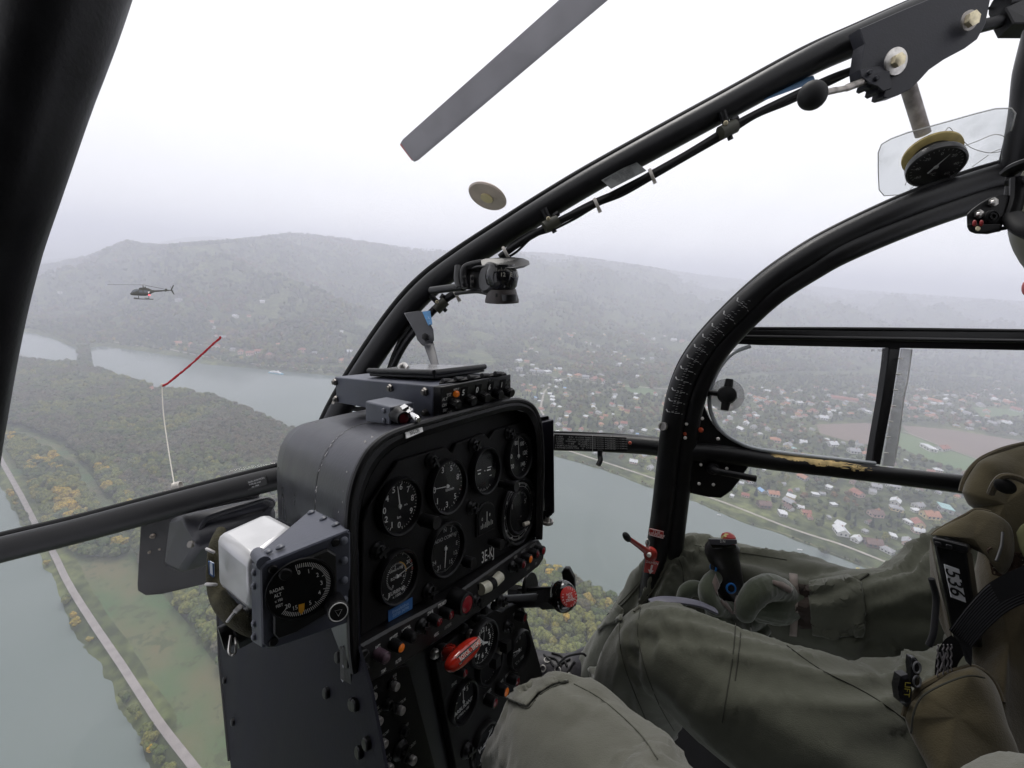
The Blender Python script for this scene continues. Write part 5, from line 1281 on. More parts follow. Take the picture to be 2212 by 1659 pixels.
# =================================================================== THE OTHER HELICOPTER
def other_heli():
 M_od = mat('olive_drab_paint', (.040, .038, .026), .55, var=.2, vscale=1.5)
 M_gl = mat('tinted_canopy', (.10, .11, .12), .12)
 D = 95.0
 HP = empty('helicopter', at0(318, 632, D), 'olive green light helicopter flying over the river valley', 'helicopter')
 ctr = P(310, 632, D)
 fw = nrm(np.array([-.66, -.07, .50])); fw = nrm(fw)                 # nose to the left, a little towards us
 up = nrm(np.array([.05, 1, .22])); up = nrm(up - fw * np.dot(up, fw)); lt = np.cross(fw, up)
 S = 0.80
 def T(x, y, z): return ctr + (fw * x + lt * y + up * z) * S
 def hull(name, secs, m, par, n=16):
  mb = MB(); V_ = []
  for x, y0, z0, ry, rz in secs:
   for k in range(n):
    a = 2 * math.pi * k / n; V_.append(T(x, y0 + ry * math.cos(a) * abs(math.cos(a)) ** -.15 if abs(math.cos(a)) > .01 else y0, z0 + rz * math.sin(a)))
  F_ = [tuple(range(n))[::-1], tuple((len(secs) - 1) * n + i for i in range(n))]
  for k in range(len(secs) - 1):
   for i in range(n): F_.append((k * n + i, k * n + (i + 1) % n, (k + 1) * n + (i + 1) % n, (k + 1) * n + i))
  mb.add(V_, F_); return mb.build(name, m, par)
 fus = hull('fuselage', [(2.75, 0, -.45, .05, .05), (2.55, 0, -.42, .38, .32), (2.1, 0, -.25, .62, .55), (1.4, 0, 0, .70, .80), (.6, 0, .05, .72, .90), (-.4, 0, .05, .70, .88), (-1.2, 0, .15, .60, .72), (-1.8, 0, .35, .42, .42), (-2.3, 0, .45, .28, .28)], M_od, HP)
 hull('engine_cowling', [(.9, 0, .95, .1, .1), (.6, 0, 1.0, .32, .26), (-.3, 0, 1.02, .38, .34), (-1.2, 0, .85, .32, .28), (-2.0, 0, .6, .12, .1)], M_od, HP)
 hull('windshield', [(2.62, 0, -.30, .05, .05), (2.3, 0, -.02, .52, .40), (1.8, 0, .22, .66, .55), (1.25, 0, .40, .66, .52), (.95, 0, .55, .5, .32)], M_gl, HP)
 for s in (1, -1):
  for x0, x1 in ((.15, .95), (-.95, -.05)):
   mb = MB(); mb.prism([T(x0, s * .735, .05), T(x1, s * .735, .05), T(x1 - .1, s * .66, .62), T(x0 + .05, s * .66, .62)], lt * s * .02); mb.build('side_window', M_gl, HP)
 hull('tail_boom', [(-2.0, 0, .42, .26, .26), (-4, 0, .62, .19, .19), (-6.1, 0, .85, .11, .11)], M_od, HP, 12)
 mb = MB(); mb.prism([T(-5.7, 0, .85), T(-6.05, 0, .9), T(-6.6, 0, 2.15), T(-6.35, 0, 2.2)], lt * .06); mb.prism([T(-5.75, .001, .85), T(-6.1, .001, .75), T(-6.55, .001, -.25), T(-6.3, .001, -.3)], lt * .06); mb.build('tail_fin', M_od, HP, smooth=False)
 mb = MB(); mb.prism([T(-4.5, -.9, .7), T(-4.9, -.9, .7), T(-4.9, .9, .7), T(-4.5, .9, .7)], up * .04); mb.build('tailplane', M_od, HP, smooth=False)
 for s in (1, -1):
  mb = MB(); mb.prism([T(-4.3, s * .9, .5), T(-4.8, s * .9, .45), T(-5.0, s * .9, 1.15), T(-4.7, s * .9, 1.2)], lt * .03); mb.build('end_plate', M_od, HP, smooth=False)
 mb = MB(); c = T(-6.1, .2, .9); mb.tube([c - nrm(up * .9 + fw * .3) * .8, c + nrm(up * .9 + fw * .3) * .8], .05, 6, flat=.4); mb.build('tail_rotor', M_od, HP)
 for s in (1, -1):
  mb = MB(); mb.tube(smooth_path([T(2.1, s * 1.0, -1.45), T(1.8, s * 1.02, -1.62), T(0, s * 1.02, -1.66), T(-1.9, s * 1.02, -1.66)], 5), .045, 8); sk = mb.build('skid', M_od, HP)
 for x in (1.1, -1.0):
  mb = MB(); mb.tube(smooth_path([T(x, -1.02, -1.64), T(x, -.75, -1.1), T(x, 0, -.85), T(x, .75, -1.1), T(x, 1.02, -1.64)], 6), .05, 8); mb.build('cross_tube', M_od, HP)
  for s in (1, -1):
   mb = MB(); mb.tube([T(x, s * .98, -1.5), T(x + .9, s * 1.0, -1.35)], .03, 6); mb.build('step', M_od, HP)
 mb = MB(); mb.tube([T(-.05, 0, 1.2), T(-.05, 0, 1.95)], [.10, .06], 10); mb.tube([T(-.45, 0, 1.2), T(-.5, 0, 1.55)], [.12, .1], 10); mb.build('rotor_mast', M_od, HP)
 hub = T(-.05, 0, 1.95); bd = nrm(np.array([-1., -.005, .06]))
 mb = MB()
 for sgn, ln in ((1, 5.1), (-1, 1.1)):
  d = bd if sgn == 1 else nrm(np.array([.18, .02, -1.0])); L_ = 5.1
  w = nrm(np.cross(d, up)) * .17
  mb2 = MB(); mb2.prism([hub + d * .3 - w, hub + d * L_ * 1.35 - w, hub + d * L_ * 1.35 + w, hub + d * .3 + w], up * .05); mb2.build('main_rotor_blade', M_od, HP, smooth=False)
 mb.lathe(hub, up, [(0, -.08), (.22, -.06), (.22, .08), (0, .12)], 12); mb.tube([hub - bd * .45, hub + bd * .45], .07, 8); mb.build('rotor_hub', mat('hub_grey', (.35, .33, .33), .5), HP)
 s = 1 if np.dot(lt, -ctr) > 0 else -1
 mb = MB(); c = T(-1.05, s * .68, .10); mb.add([c + (fw * a + up * b) * .26 + lt * s * .02 for a, b in ((-1, .8), (1, .8), (0, -.9))], [(0, 1, 2)]); mb.build('white_triangle', mat('insignia_white', (.8, .72, .70), .6), HP, smooth=False)
 mb = MB(); mb.ell(T(-1.15, s * .55, -.55), [fw * .17, lt * .17, up * .17], 12, 8); mb.build('beacon_light', mat('red_beacon', (.8, .05, .08), .4, emit=(1, .12, .15), estr=1.6), HP)
other_heli()
# =================================================================== INSTRUMENT PANEL
L_ = nrm([.53, .02, -.848]); U_ = nrm([.004, 1, .026]); U_ = nrm(U_ - L_ * np.dot(L_, U_)); N_ = np.cross(L_, U_)
A_ = nrm([-.548, .028, -.836])
P0 = P(790, 1340, .52)
def on(u, v, h=0.0):
 r = ray(u, v); return r * (np.dot(P0 + N_ * h, N_) / np.dot(r, N_))
def mpx(u, v, h=0.0):
 c = on(u, v, h); c2 = c + U_ * .01
 a = np.array([c[0] / -c[2], c[1] / -c[2]]); b = np.array([c2[0] / -c2[2], c2[1] / -c2[2]])
 return .01 / (np.linalg.norm(a - b) * FPX)
M_pan = mat('panel_black', (.004, .0038, .0042), .55, spec=.25, bump=.15, bscale=400, var=.3, vscale=30)
M_face = mat('dial_black', (.003, .003, .0035), .6, spec=.2)
M_dglass = glass_mat('dial_glass', (.95, .95, .97), .035, .06)
M_num = mat('dial_white', (.55, .55, .52), .6)
M_numd = mat('dial_white_dim', (.26, .26, .25), .6)
M_org = mat('amber_lens', (.45, .10, .01), .25, emit=(1, .25, .02), estr=.08)
M_redl = mat('dark_red_lens', (.12, .008, .012), .2)
M_pnk = mat('worn_lamp', (.10, .06, .08), .4, var=.3, vscale=200)
M_alu = mat('satin_button', (.42, .40, .39), .35, metal=.6, var=.1, vscale=200)
IP = empty('instrument_panel', Wd(on(960, 1150)), 'black helicopter instrument panel with round dials under a dark hood', 'instrument panel')
def bevel(o, w, seg=2, ang=30):
 m = o.modifiers.new('bevel', 'BEVEL'); m.width = w; m.segments = seg; m.limit_method = 'ANGLE'; m.angle_limit = math.radians(ang); m.harden_normals = False
 for p in o.data.polygons: p.use_smooth = True
 try: o.data.set_sharp_from_angle(angle=math.radians(50))
 except Exception: pass
 return o
# ---- hood: swept shell in two sections
FR = [(765, 1450), (759, 1400), (756, 1300), (753, 1200), (753, 1120), (760, 1062), (776, 1012), (802, 970), (838, 942), (884, 925), (940, 908), (1020, 886), (1090, 868), (1122, 866), (1146, 876), (1160, 898), (1168, 935), (1171, 1000), (1169, 1080), (1166, 1165)]
INN = [(783, 1450), (779, 1400), (776, 1300), (774, 1200), (775, 1130), (783, 1076), (799, 1030), (822, 993), (853, 966), (894, 948), (948, 932), (1024, 908), (1090, 889), (1118, 886), (1138, 893), (1150, 911), (1158, 942), (1161, 1000), (1159, 1080), (1157, 1165)]
front = smooth_path([on(u, v, .035) for u, v in FR], 5); inn = smooth_path([on(u, v, .030) for u, v in INN], 5); deep = smooth_path([on(u, v, .0) for u, v in INN], 5)
cen = on(965, 1150)
AH = nrm([-.55, -.045, -.8])
def ring_shift(pts, s, k=1.0): return np.array([cen + (p - cen) * k for p in pts]) + AH * s
mb = MB(); a0 = ring_shift(front, 0.004, 1.004); a1 = ring_shift(front, .012, 1.012); a2 = ring_shift(front, .135, 1.03); a3 = ring_shift(front, .138, 1.018)
mb.sheet(front, a0); mb.sheet(a0, a1); mb.sheet(a1, a2); mb.sheet(a2, a3)
hd = mb.build('hood', M_gryd, IP)
mb = MB(); prev = None
for s, k in ((.137, 1.014), (.150, 1.022), (.28, 1.03), (.42, 1.03), (.52, .99), (.57, .93), (.60, .84), (.62, .6), (.62, .3)):
 r_ = ring_shift(front, s, k)
 if prev is not None: mb.sheet(prev, r_)
 prev = r_
mb.build('rear_hood', mat('dark_slate_worn', (.017, .0165, .023), .30, bump=.12, bscale=200, var=.2, vscale=12, chips=(.35, .35, .36), chipscale=60, chipamt=.80), IP)
mb = MB(); mid = (front + inn) / 2 + N_ * .004
mb.sheet(inn, mid); mb.sheet(mid, front); lip2 = (inn + deep) / 2
mb.sheet(deep, inn); mb.build('rim', M_blk, IP)
mb = MB(); mb.tube(a3, .0022, 6); mb.build('hood_joint', M_blk2, IP)
mb = MB(); mb.tube(a0 + N_ * .003, .0042, 8); mb.build('rim_edge', M_blk, IP)
rc = random.Random(11); mb = MB()
def fleck(c, n, s, mbx, k=7):
 n = nrm(n); a = nrm(np.cross(n, [rc.uniform(-1, 1), rc.uniform(-1, 1), rc.uniform(-1, 1)])); b = np.cross(n, a); st = rc.uniform(.3, 1)
 mbx.add([c + n * .0004 + (a * math.cos(6.283 * i / k) + b * st * math.sin(6.283 * i / k)) * s * rc.uniform(.5, 1.2) for i in range(k)], [list(range(k))])
for i in list(range(16, 50, 1)):
 for _q in range(2):
  if rc.random() < .6: fleck(a2[i] + (a2[i] - cen) * .001 + AH * rc.uniform(-.005, .001) + (a2[i+1] - a2[i]) * rc.random(), a2[i] - cen, rc.uniform(.0008, .0026), mb)
for i in range(14, 40, 2):
 if rc.random() < .6: fleck(a1[i] + A_ * rc.uniform(0, .02), (a1[i] - cen) + N_ * .1, rc.uniform(.0009, .0022), mb)
for k in range(14): i = 66 + k // 2; fleck(a0[i] + A_ * rc.uniform(-.002, .004), (a0[i] - cen), rc.uniform(.001, .003), mb)
mb.build('paint_chips', mat('bare_primer', (.62, .60, .60), .6), hd, smooth=False)
# ---- the panel plates
def plate(name, pts, h, th, m, par, bv=.0008):
 mb = MB(); mb.prism([on(u, v, h) for u, v in pts], -N_ * th, bv); return mb.build(name, m, par, smooth=False)
plate('back_plate', INN + [], 0.0, .004, M_pan, IP)
PLT = [(779, 1374), (782, 1250), (784, 1130), (794, 1098), (861, 996), (963, 966), (977, 978), (987, 958), (1046, 936), (1057, 948), (1069, 930), (1136, 908), (1149, 918), (1156, 945), (1158, 1010), (1157, 1080), (1153, 1158)]
plate('instrument_plate', PLT, .008, .006, M_pan, IP, .0012)
def tick(mb, c, d, r0, r1, w, n=None):
 n = N_ if n is None else n; s = np.cross(n, d) * w / 2
 mb.add([c + d * r0 - s, c + d * r0 + s, c + d * r1 + s, c + d * r1 - s], [(0, 1, 2, 3)])
def gauge(nm, u, v, hh, h=.0155, nums=(), a0=-140, a1=140, nt_=50, maj=5, needle=None, texts=(), num_r=.70, size=.17, m=None, x=None, y=None, n=None, rim=True, c=None, r=None, recess=.004, needle_m=None, nl=.8, pbold=.01):
 x = L_ if x is None else x; y = U_ if y is None else y; n = N_ if n is None else n
 c = on(u, v, h) if c is None else c; r = hh * mpx(u, v, h) if r is None else r
 m = m or M_num
 o = None
 if rim:
  mb = MB(); mb.lathe(c, n, [(r * 1.10, -.008), (r * 1.10, .0015), (r * 1.05, .004), (r * .99, .003), (r * .96, -recess)], 44, y); o = mb.build(nm, M_blk, IP if rim is True else rim)
 else: o = None
 par = o
 mb = MB(); f = c - n * recess; mb.lathe(f, n, [(0, 0), (r * .965, 0)], 44, y); mb.build('dial', M_face, par)
 mb = MB(); f = f + n * .0003
 dirn = lambda a: x * math.sin(math.radians(a)) + y * math.cos(math.radians(a))
 for k in range(nt_ + 1):
  a = a0 + (a1 - a0) * k / nt_
  big = k % maj == 0
  tick(mb, f, dirn(a), r * (.82 if big else .87), r * .93, r * (.028 if big else .016), n)
 for a, t_ in nums:
  add_text(mb, t_, f + dirn(a) * r * num_r, x, y, r * size * 1.9, pbold)
 for t_, fx, fy, s_ in texts: add_text(mb, t_, f + x * fx * r + y * fy * r, x, y, r * s_, pbold)
 mb.build('scale', m, par, smooth=False)
 if needle is not None:
  mb = MB()
  for na, ln, w in (needle if isinstance(needle, list) else [(needle, nl, .05)]):
   d = dirn(na); s = np.cross(n, d) * r * w / 2; g = f + n * .0016
   mb.add([g - d * r * .12 - s, g - d * r * .12 + s, g + d * r * ln + s * .5, g + d * r * ln - s * .5], [(0, 1, 2, 3)])
  mb.lathe(f + n * .0008, n, [(r * .08, 0), (r * .07, .0016), (0, .0016)], 14, y); mb.build('needle', needle_m or M_num, par, smooth=False)
 mb = MB(); mb.lathe(c - n * .0005, n, [(0, .0012), (r * .6, .0008), (r * .975, 0)], 36, y); mb.build('dial_glass', M_dglass, par)
 return o, c, r, f
E = [(i, str(i)) for i in range(0)]
gauge('airspeed_indicator', 867, 1094, 57, nums=[(-55, '4'), (-22, '5'), (8, '6'), (42, '7'), (78, '8'), (118, '9'), (180, '0'), (-150, '1'), (-118, '2'), (-90, '0')], a0=-150, a1=170, nt_=40, maj=4, needle=[(-9, .78, .06)], texts=[('km', .0, -.42, .16), ('m/s', .35, -.02, .12)], num_r=.72, size=.17)
gauge('vertical_speed_indicator', 970, 1051, 55, nums=[(-20, '3'), (22, '5'), (70, '8'), (-90, '0'), (-130, '1'), (180, '3'), (135, '5')], a0=-170, a1=170, nt_=34, maj=4, needle=[(-86, .85, .045)], texts=[('hm/min', .18, -.15, .17)], num_r=.72, size=.17)
g3, c3, r3, f3 = gauge('horizon_indicator', 1051, 1017, 47, nums=(), a0=150, a1=215, nt_=8, maj=2)
mb = MB()
for dx, w, hgt, dy in ((-.45, .28, .035, .1), (.35, .30, .035, .1), (-.45, .2, .05, -.06), (.3, .3, .05, -.02), (-.02, .05, .05, .0), (.45, .15, .03, -.3)):
 q = f3 + N_ * .001 + L_ * r3 * dx + U_ * r3 * dy; mb.add([q - L_ * r3 * w / 2 - U_ * r3 * hgt / 2, q + L_ * r3 * w / 2 - U_ * r3 * hgt / 2, q + L_ * r3 * w / 2 + U_ * r3 * hgt / 2, q - L_ * r3 * w / 2 + U_ * r3 * hgt / 2], [(0, 1, 2, 3)])
mb.build('horizon_bars', M_wht, g3, smooth=False)
gauge('torque_indicator', 1123, 985, 45, nums=[(-15, '80'), (35, '100'), (85, '120'), (135, '140'), (-130, '20'), (-85, '40')], a0=-140, a1=150, nt_=36, maj=6, needle=[(-3, .85, .05)], num_r=.66, size=.15)
gauge('radio_compass', 966, 1186, 54, nums=[(0, 'N'), (30, '3'), (60, '6'), (90, 'E'), (120, '12'), (150, '15'), (210, '21'), (240, '24')], a0=-180, a1=180, nt_=72, maj=6, needle=[(185, .75, .06)], texts=[('RADIO COMPAS', 0, .42, .20)], num_r=.74, size=.13, m=M_numd)
g, c, r, f = gauge('rotor_tachometer', 861, 1246, 53, nums=[(-150, '0'), (150, '40'), (62, '30')], a0=-150, a1=160, nt_=62, maj=5, needle=[(78, .9, .05)], texts=[('TURBINE', 0, -.62, .22), ('x 1000', .02, -.80, .16), ('U/min x100', 0, .28, .15), ('ROTOR', .0, -.05, .17)], num_r=.76, size=.12)
mb = MB(); [tick(mb, f + N_ * .0005, L_ * math.sin(math.radians(a)) + U_ * math.cos(math.radians(a)), r * .84, r * .95, r * .03) for a in (66, 70, 88, 92)]; mb.build('red_arc', mat('dial_red', (.45, .05, .02), .5), g, smooth=False)
mb = MB(); [tick(mb, f + N_ * .0005, L_ * math.sin(math.radians(a)) + U_ * math.cos(math.radians(a)), r * .52, r * .56, r * .06) for a in range(20, 90, 5)]; mb.build('yellow_arc', mat('dial_yellow', (.55, .32, .05), .5), g, smooth=False)
mb = MB(); [tick(mb, f + N_ * .0004, L_ * math.sin(math.radians(a)) + U_ * math.cos(math.radians(a)), r * .47, r * .54, r * .02) for a in range(-150, 150, 8)]
for a, t_ in ((-150, '0'), (-10, '2'), (50, '3'), (110, '4')): add_text(mb, t_, f + N_ * .0004 + (L_ * math.sin(math.radians(a)) + U_ * math.cos(math.radians(a))) * r * .40, L_, U_, r * .17)
mb.build('inner_scale', M_num, g, smooth=False)
g, c, r, f = gauge('course_ring', 1122, 1104, 66, h=.0145, nums=[(a, t_) for a, t_ in ((0, 'N'), (30, '3'), (60, '6'), (90, 'E'), (120, '12'), (150, '15'), (180, 'S'), (210, '21'), (240, '24'), (270, 'W'), (300, '30'), (330, '33'))], a0=-180, a1=180, nt_=120, maj=10, num_r=.88, size=.075, recess=.001, m=M_num)
mb = MB(); mb.lathe(f + N_ * .0004, N_, [(r * .995, 0), (r * .975, 0)], 60, U_); mb.lathe(f + N_ * .0004, N_, [(r * .80, 0), (r * .79, 0)], 60, U_); mb.build('ring_line', M_num, g)
gi, ci, ri, fi = gauge('course_dial', 1122, 1104, 44, h=.0165, nums=[(-60, '1'), (60, '5')], a0=-60, a1=60, nt_=24, maj=4, needle=None, texts=[('kts', .2, -.3, .13)], m=M_numd, recess=.0015, rim=g)
mb = MB(); c_ = on(1131, 1133, .022); mb.tube([c_, c_ + L_ * .012 + N_ * .003], .0035, 10); mb.build('ivory_index', mat('ivory', (.6, .56, .48), .5), g)
u, v = 1050, 1120; c = on(u, v, .012); s = 30 * mpx(u, v); D_ = [(-.95, -.9), (.95, -.9), (.95, .3)] + [(.95 * math.cos(a), .3 + .7 * math.sin(a)) for a in np.linspace(0, math.pi, 12)[1:-1]] + [(-.95, .3)]
mb = MB(); mb.prism([c + L_ * x * s * 1.12 + U_ * y * s * 1.12 for x, y in D_], -N_ * .003, .0006); gm = mb.build('stability_indicator', M_blk, IP, smooth=False)
mb = MB(); mb.prism([c + N_ * .0012 + L_ * x * s + U_ * y * s for x, y in D_], -N_ * .001); mb.build('dial', M_face, gm, smooth=False)
mb = MB()
for k in range(9): q = c + N_ * .0016 + L_ * (k - 4) * s * .17 - U_ * s * .55; tick(mb, q, U_, 0, s * (.35 if k % 2 else .25), s * .04)
tick(mb, c + N_ * .0018 - U_ * s * .6, U_, 0, s * 1.1, s * .06); add_text(mb, '0', c + N_ * .0016 - L_ * s * .55 + U_ * s * .1, L_, U_, s * .3); add_text(mb, '8', c + N_ * .0016 + L_ * s * .35 + U_ * s * .2, L_, U_, s * .3)
mb.build('scale', M_num, gm, smooth=False)
def quarter_turn(u, v, r=.0085, h=.010, par=IP):
 c = on(u, v, h); mb = MB(); mb.lathe(c, N_, [(r * 1.25, -.003), (r * 1.25, .001), (r, .003), (r * .9, .006), (r * .5, .008), (0, .008)], 18)
 a = rc.uniform(0, 3); d = L_ * math.cos(a) + U_ * math.sin(a); e = np.cross(N_, d)
 mb.prism([c + N_ * .0085 + d * r * x + e * r * y for x, y in ((-.9, -.22), (.9, -.22), (.9, .22), (-.9, .22))], N_ * .003)
 mb.prism([c + N_ * .0085 + e * r * x + d * r * y for x, y in ((-.9, -.2), (.9, -.2), (.9, .2), (-.9, .2))], N_ * .0025)
 return mb.build('panel_fastener', M_blk, par)
for u, v in ((931, 996), (1022, 962), (1098, 937), (1018, 1096), (1157, 1025), (816, 1190), (925, 1277), (1089, 1171)): quarter_turn(u, v)
def knob(u, v, r, ln, m=M_blk, h=.010, par=IP, axis=None, nm='knob', n=24, cap=None, tilt=0):
 c = on(u, v, h); ax = N_ if axis is None else nrm(axis); mb = MB()
 mb.lathe(c, ax, [(r * .7, -.002), (r * .7, ln * .3), (r, ln * .32), (r, ln * .93), (r * .9, ln), (0, ln)], n); o = mb.build(nm, m, par)
 if cap: mb = MB(); mb.lathe(c + ax * (ln + .0003), ax, [(r * .88, 0), (r * .80, .0008), (0, .0008)], n); mb.build('cap', cap, o)
 return o
knob(1082, 1046, .0085, .030); knob(900, 1120, .0085, .034); knob(997, 1210, .008, .022); knob(1060, 1170, .008, .022)
mb = MB(); add_text(mb, '3E-KJ', on(1054, 1201, .0093), L_, U_, 34 * mpx(1049, 1201), .0, .62); mb.build('registration_lettering', M_wht, IP, smooth=False)
def panel_decal(nm, px, h, m, lines, col, th=.0008, par=IP, size=8):
 q = [on(u, v, h) for u, v in px]; mb = MB(); mb.prism(q, -N_ * th); o = mb.build(nm, m, par, smooth=False)
 mb = MB()
 xa = nrm(q[1] - q[0] + q[2] - q[3]); ya = nrm(np.cross(N_, xa))
 for t_, fx, fy, s_ in lines:
  c = (q[0] * (1 - fx) + q[1] * fx) * (1 - fy) + (q[3] * (1 - fx) + q[2] * fx) * fy + N_ * .0004
  add_text(mb, t_, c, xa, ya, s_ * mpx(*px[0]), .01)
 if lines: mb.build('lettering', col, o, smooth=False)
 return o
panel_decal('blue_sticker', [(839, 1320), (891, 1290), (891, 1315), (839, 1344)], .0095, mat('sticker_blue', (.03, .12, .33), .4), [('Ersatzfeldhot.', .5, .3, 9), ('03720 24790', .5, .66, 9)], mat('pale_blue_ink', (.25, .40, .60), .6))
# ---- warning light strip
STR = [(760, 1412), (770, 1400), (849, 1355), (983, 1285), (1152, 1166), (1164, 1164), (1177, 1184), (1175, 1207), (1165, 1224), (1100, 1276), (985, 1360), (870, 1438), (775, 1490), (762, 1482)]
strip = plate('warning_light_strip', STR, .022, .020, mat('strip_black', (.010, .0095, .0105), .42, bump=.15, bscale=300, var=.3, vscale=25), IP, .0025)
def lamp(u, v, r_, lens, ring=None, par=strip, h=.022, ln=.016, domed=True):
 c = on(u, v, h) - 0 * N_; 
 r = r_ * mpx(u, v, h); base = on(u, v, h); base = base - N_ * 0
 fpos = on(u, v, h + ln); mb = MB(); mb.lathe(fpos, N_, [(r * 1.05, -ln - .002), (r * 1.05, -ln * .45), (r, -ln * .4), (r, -.001), (r * .9, 0), (r * .78, 0), (r * .78, -.002), (0, -.002)], 22); o = mb.build('lamp', ring or M_blk, par)
 mb = MB(); mb.lathe(fpos - N_ * .0015, N_, [(r * .77, 0), (r * .7, .0016), (r * .4, .0028), (0, .0032)] if domed else [(r * .77, 0), (r * .74, .0012), (0, .0012)], 20); mb.build('lens', lens, o)
 return o
lamp(836, 1422, 12, M_pnk, M_pnk); lamp(868, 1400, 11.5, M_org); lamp(896, 1379, 11.5, M_blk); lamp(950, 1344, 11, M_redl); lamp(976, 1329, 11, M_redl)
lamp(1010, 1306, 23, mat('bright_red_lens', (.22, .012, .02), .12), None, ln=.024)
lamp(1132, 1220, 10, M_redl); lamp(1147, 1208, 9.5, M_org); lamp(1162, 1198, 9.5, M_redl); lamp(1175, 1190, 9.5, mat('bright_red_lens'))
for u, v in ((910, 1352), (1026, 1298), (1106, 1224)): quarter_turn(u, v, h=.024, r=.0075, par=strip)
for t_, u, v, s_ in (('BATT.', 817, 1397, 10), ('KRAFTST.', 851, 1376, 10), ('LASTSCHL.', 878, 1358, 10), ('STAUR.', 930, 1323, 10), ('STROMSTR.', 956, 1304, 10), ('TEMP.', 829, 1449, 10), ('FILTER', 861, 1427, 10), ('HEIZG.', 943, 1370, 9), ('UNTERDR.', 968, 1352, 9), ('GEBER', 1114, 1203, 8), ('KRAFTST.', 1131, 1190, 8), ('HAUPTGETR.-ÖL', 1152, 1177, 7), ('DRUCK', 1141, 1228, 7), ('TEMP.', 1158, 1217, 7)):
 mb = MB(); add_text(mb, t_, on(u, v, .0226), nrm(L_ * 1 - U_ * .0), U_, s_ * mpx(u, v) * 1.0, .02, .52); mb.build('lettering', M_wht if u < 960 else M_dwht, strip, smooth=False)
q = [(1033, 1262), (1085, 1231), (1087, 1252), (1036, 1286)]
plate('slip_ball_recess', q, .0235, .002, M_face, strip, .0008)
mb = MB(); a = on(1038, 1273, .026); b = on(1080, 1245, .026); t = nrm(b - a); ln = np.linalg.norm(b - a); mid_ = (a + b) / 2 - U_ * .003
tp = [a + (mid_ - a) * k / 5 for k in range(6)]
mb.tube(smooth_path([a, mid_, b], 8), .0085, 16); tb = mb.build('slip_tube', mat('ivory_tube', (.62, .60, .48), .25, var=.12, vscale=120), strip)
mb = MB(); mb.tube([mid_ - t * .006, mid_ + t * .006], .0092, 16); mb.build('slip_ball', M_face, tb)
plate('end_bracket', [(756, 1404), (774, 1392), (792, 1400), (792, 1462), (775, 1482), (760, 1480)], .026, .012, M_blk, strip, .0012)
for u, v in ((779, 1418), (779, 1450)):
 c = on(u, v, .028); mb = MB(); mb.lathe(c, N_, [(.0085, -.003), (.0085, .004), (.007, .0055), (0, .0055)], 18); o = mb.build('screw', M_blk, strip)
 mb = MB(); d = nrm(L_ + U_ * .6); e = np.cross(N_, d); mb.prism([c + N_ * .0057 + d * .0075 * x + e * .0012 * y for x, y in ((-1, -.6), (1, -.6), (1, .6), (-1, .6))], N_ * .0003); mb.build('slot', mat('slot_grey', (.05, .05, .05), .5), o, smooth=False)
# ---- lower pedestal
PD = empty('centre_pedestal', Wd(on(940, 1600)), 'black centre pedestal with dials, chrome breakers and lamps', 'pedestal')
plate('pedestal_face', [(772, 1440), (960, 1335), (1128, 1300), (1160, 1410), (1176, 1470), (1230, 1700), (1260, 1800), (840, 1800), (795, 1500)], -.004, .02, mat('pedestal_dark', (.010, .010, .0125), .45, var=.3, vscale=20), PD)
plate('breaker_panel', [(789, 1475), (868, 1438), (884, 1440), (905, 1520), (935, 1640), (960, 1740), (850, 1800), (822, 1640)], .010, .012, M_pan, PD, .001)
plate('instrument_column', [(942, 1432), (958, 1395), (1070, 1318), (1085, 1322), (1100, 1310), (1128, 1303), (1146, 1360), (1162, 1420), (1180, 1490), (1215, 1640), (1240, 1780), (1020, 1830), (985, 1659), (955, 1500)], .010, .012, M_pan, PD, .001)
M_flank = mat('flank_paint', (.009, .0092, .0150), .6, spec=.12, bump=.1, bscale=200, var=.2, vscale=8, chips=(.05, .05, .055), chipscale=9, chipamt=.74)
_fa, _fb, _fc = on(768, 1485, .03), P(503, 1659, .80), P(474, 1325, .95)
_fn = nrm(np.cross(_fb - _fa, _fc - _fa))
def _ff(u, v): r_ = ray(u, v); return r_ * (np.dot(_fa, _fn) / np.dot(r_, _fn))
fl = [on(757, 1395, .03), on(768, 1485, .03), on(790, 1640, .0), on(815, 1800, -.02), P(520, 1800, .80), P(503, 1659, .86), P(488, 1520, .92), P(478, 1420, .97), P(474, 1325, 1.0), P(480, 1180, 1.1), P(600, 1060, 1.2), on(755, 1180, .03)]
fl = [_ff(u, v) for u, v in ((775, 1190), (779, 1395), (806, 1485), (836, 1640), (870, 1800), (520, 1800), (503, 1659), (488, 1520), (478, 1420), (474, 1325), (480, 1200), (600, 1120))]
mb = MB(); mb.prism(fl, nrm(np.cross(fl[4] - fl[0], fl[8] - fl[0])) * -.003); flank = mb.build('side_panel', M_flank, PD, smooth=False)
FN = _fn; FN = FN if np.dot(FN, -fl[5]) > 0 else -FN; FC = fl[5]
def onf(u, v, h=.0): r_ = ray(u, v); return r_ * (np.dot(FC + FN * (h + .004), FN) / np.dot(r_, FN))
for u, v in ((530, 1680), (485, 1470), (503, 1560), (705, 1497), (761, 1521), (767, 1523), (792, 1606), (731, 1420), (752, 1430), (776, 1625)):
 mb = MB(); screw(mb, onf(u, v, .001), FN, .006); mb.build('screw', M_blk, flank)
mb = MB()
for pts in ([(738, 1362), (748, 1358), (755, 1372), (754, 1395), (757, 1415), (752, 1432), (747, 1415), (741, 1395), (738, 1378)], [(734, 1345), (741, 1352), (739, 1354)], [(738, 1432), (743, 1440), (741, 1444)], [(736, 1466), (742, 1471), (740, 1474)], [(760, 1392), (762, 1399), (759, 1400)]):
 mb.add([onf(u, v, .0012) for u, v in pts], [list(range(len(pts)))])
mb.build('bare_patch', mat('scraped_metal', (.30, .30, .32), .5, metal=.3), flank, smooth=False)
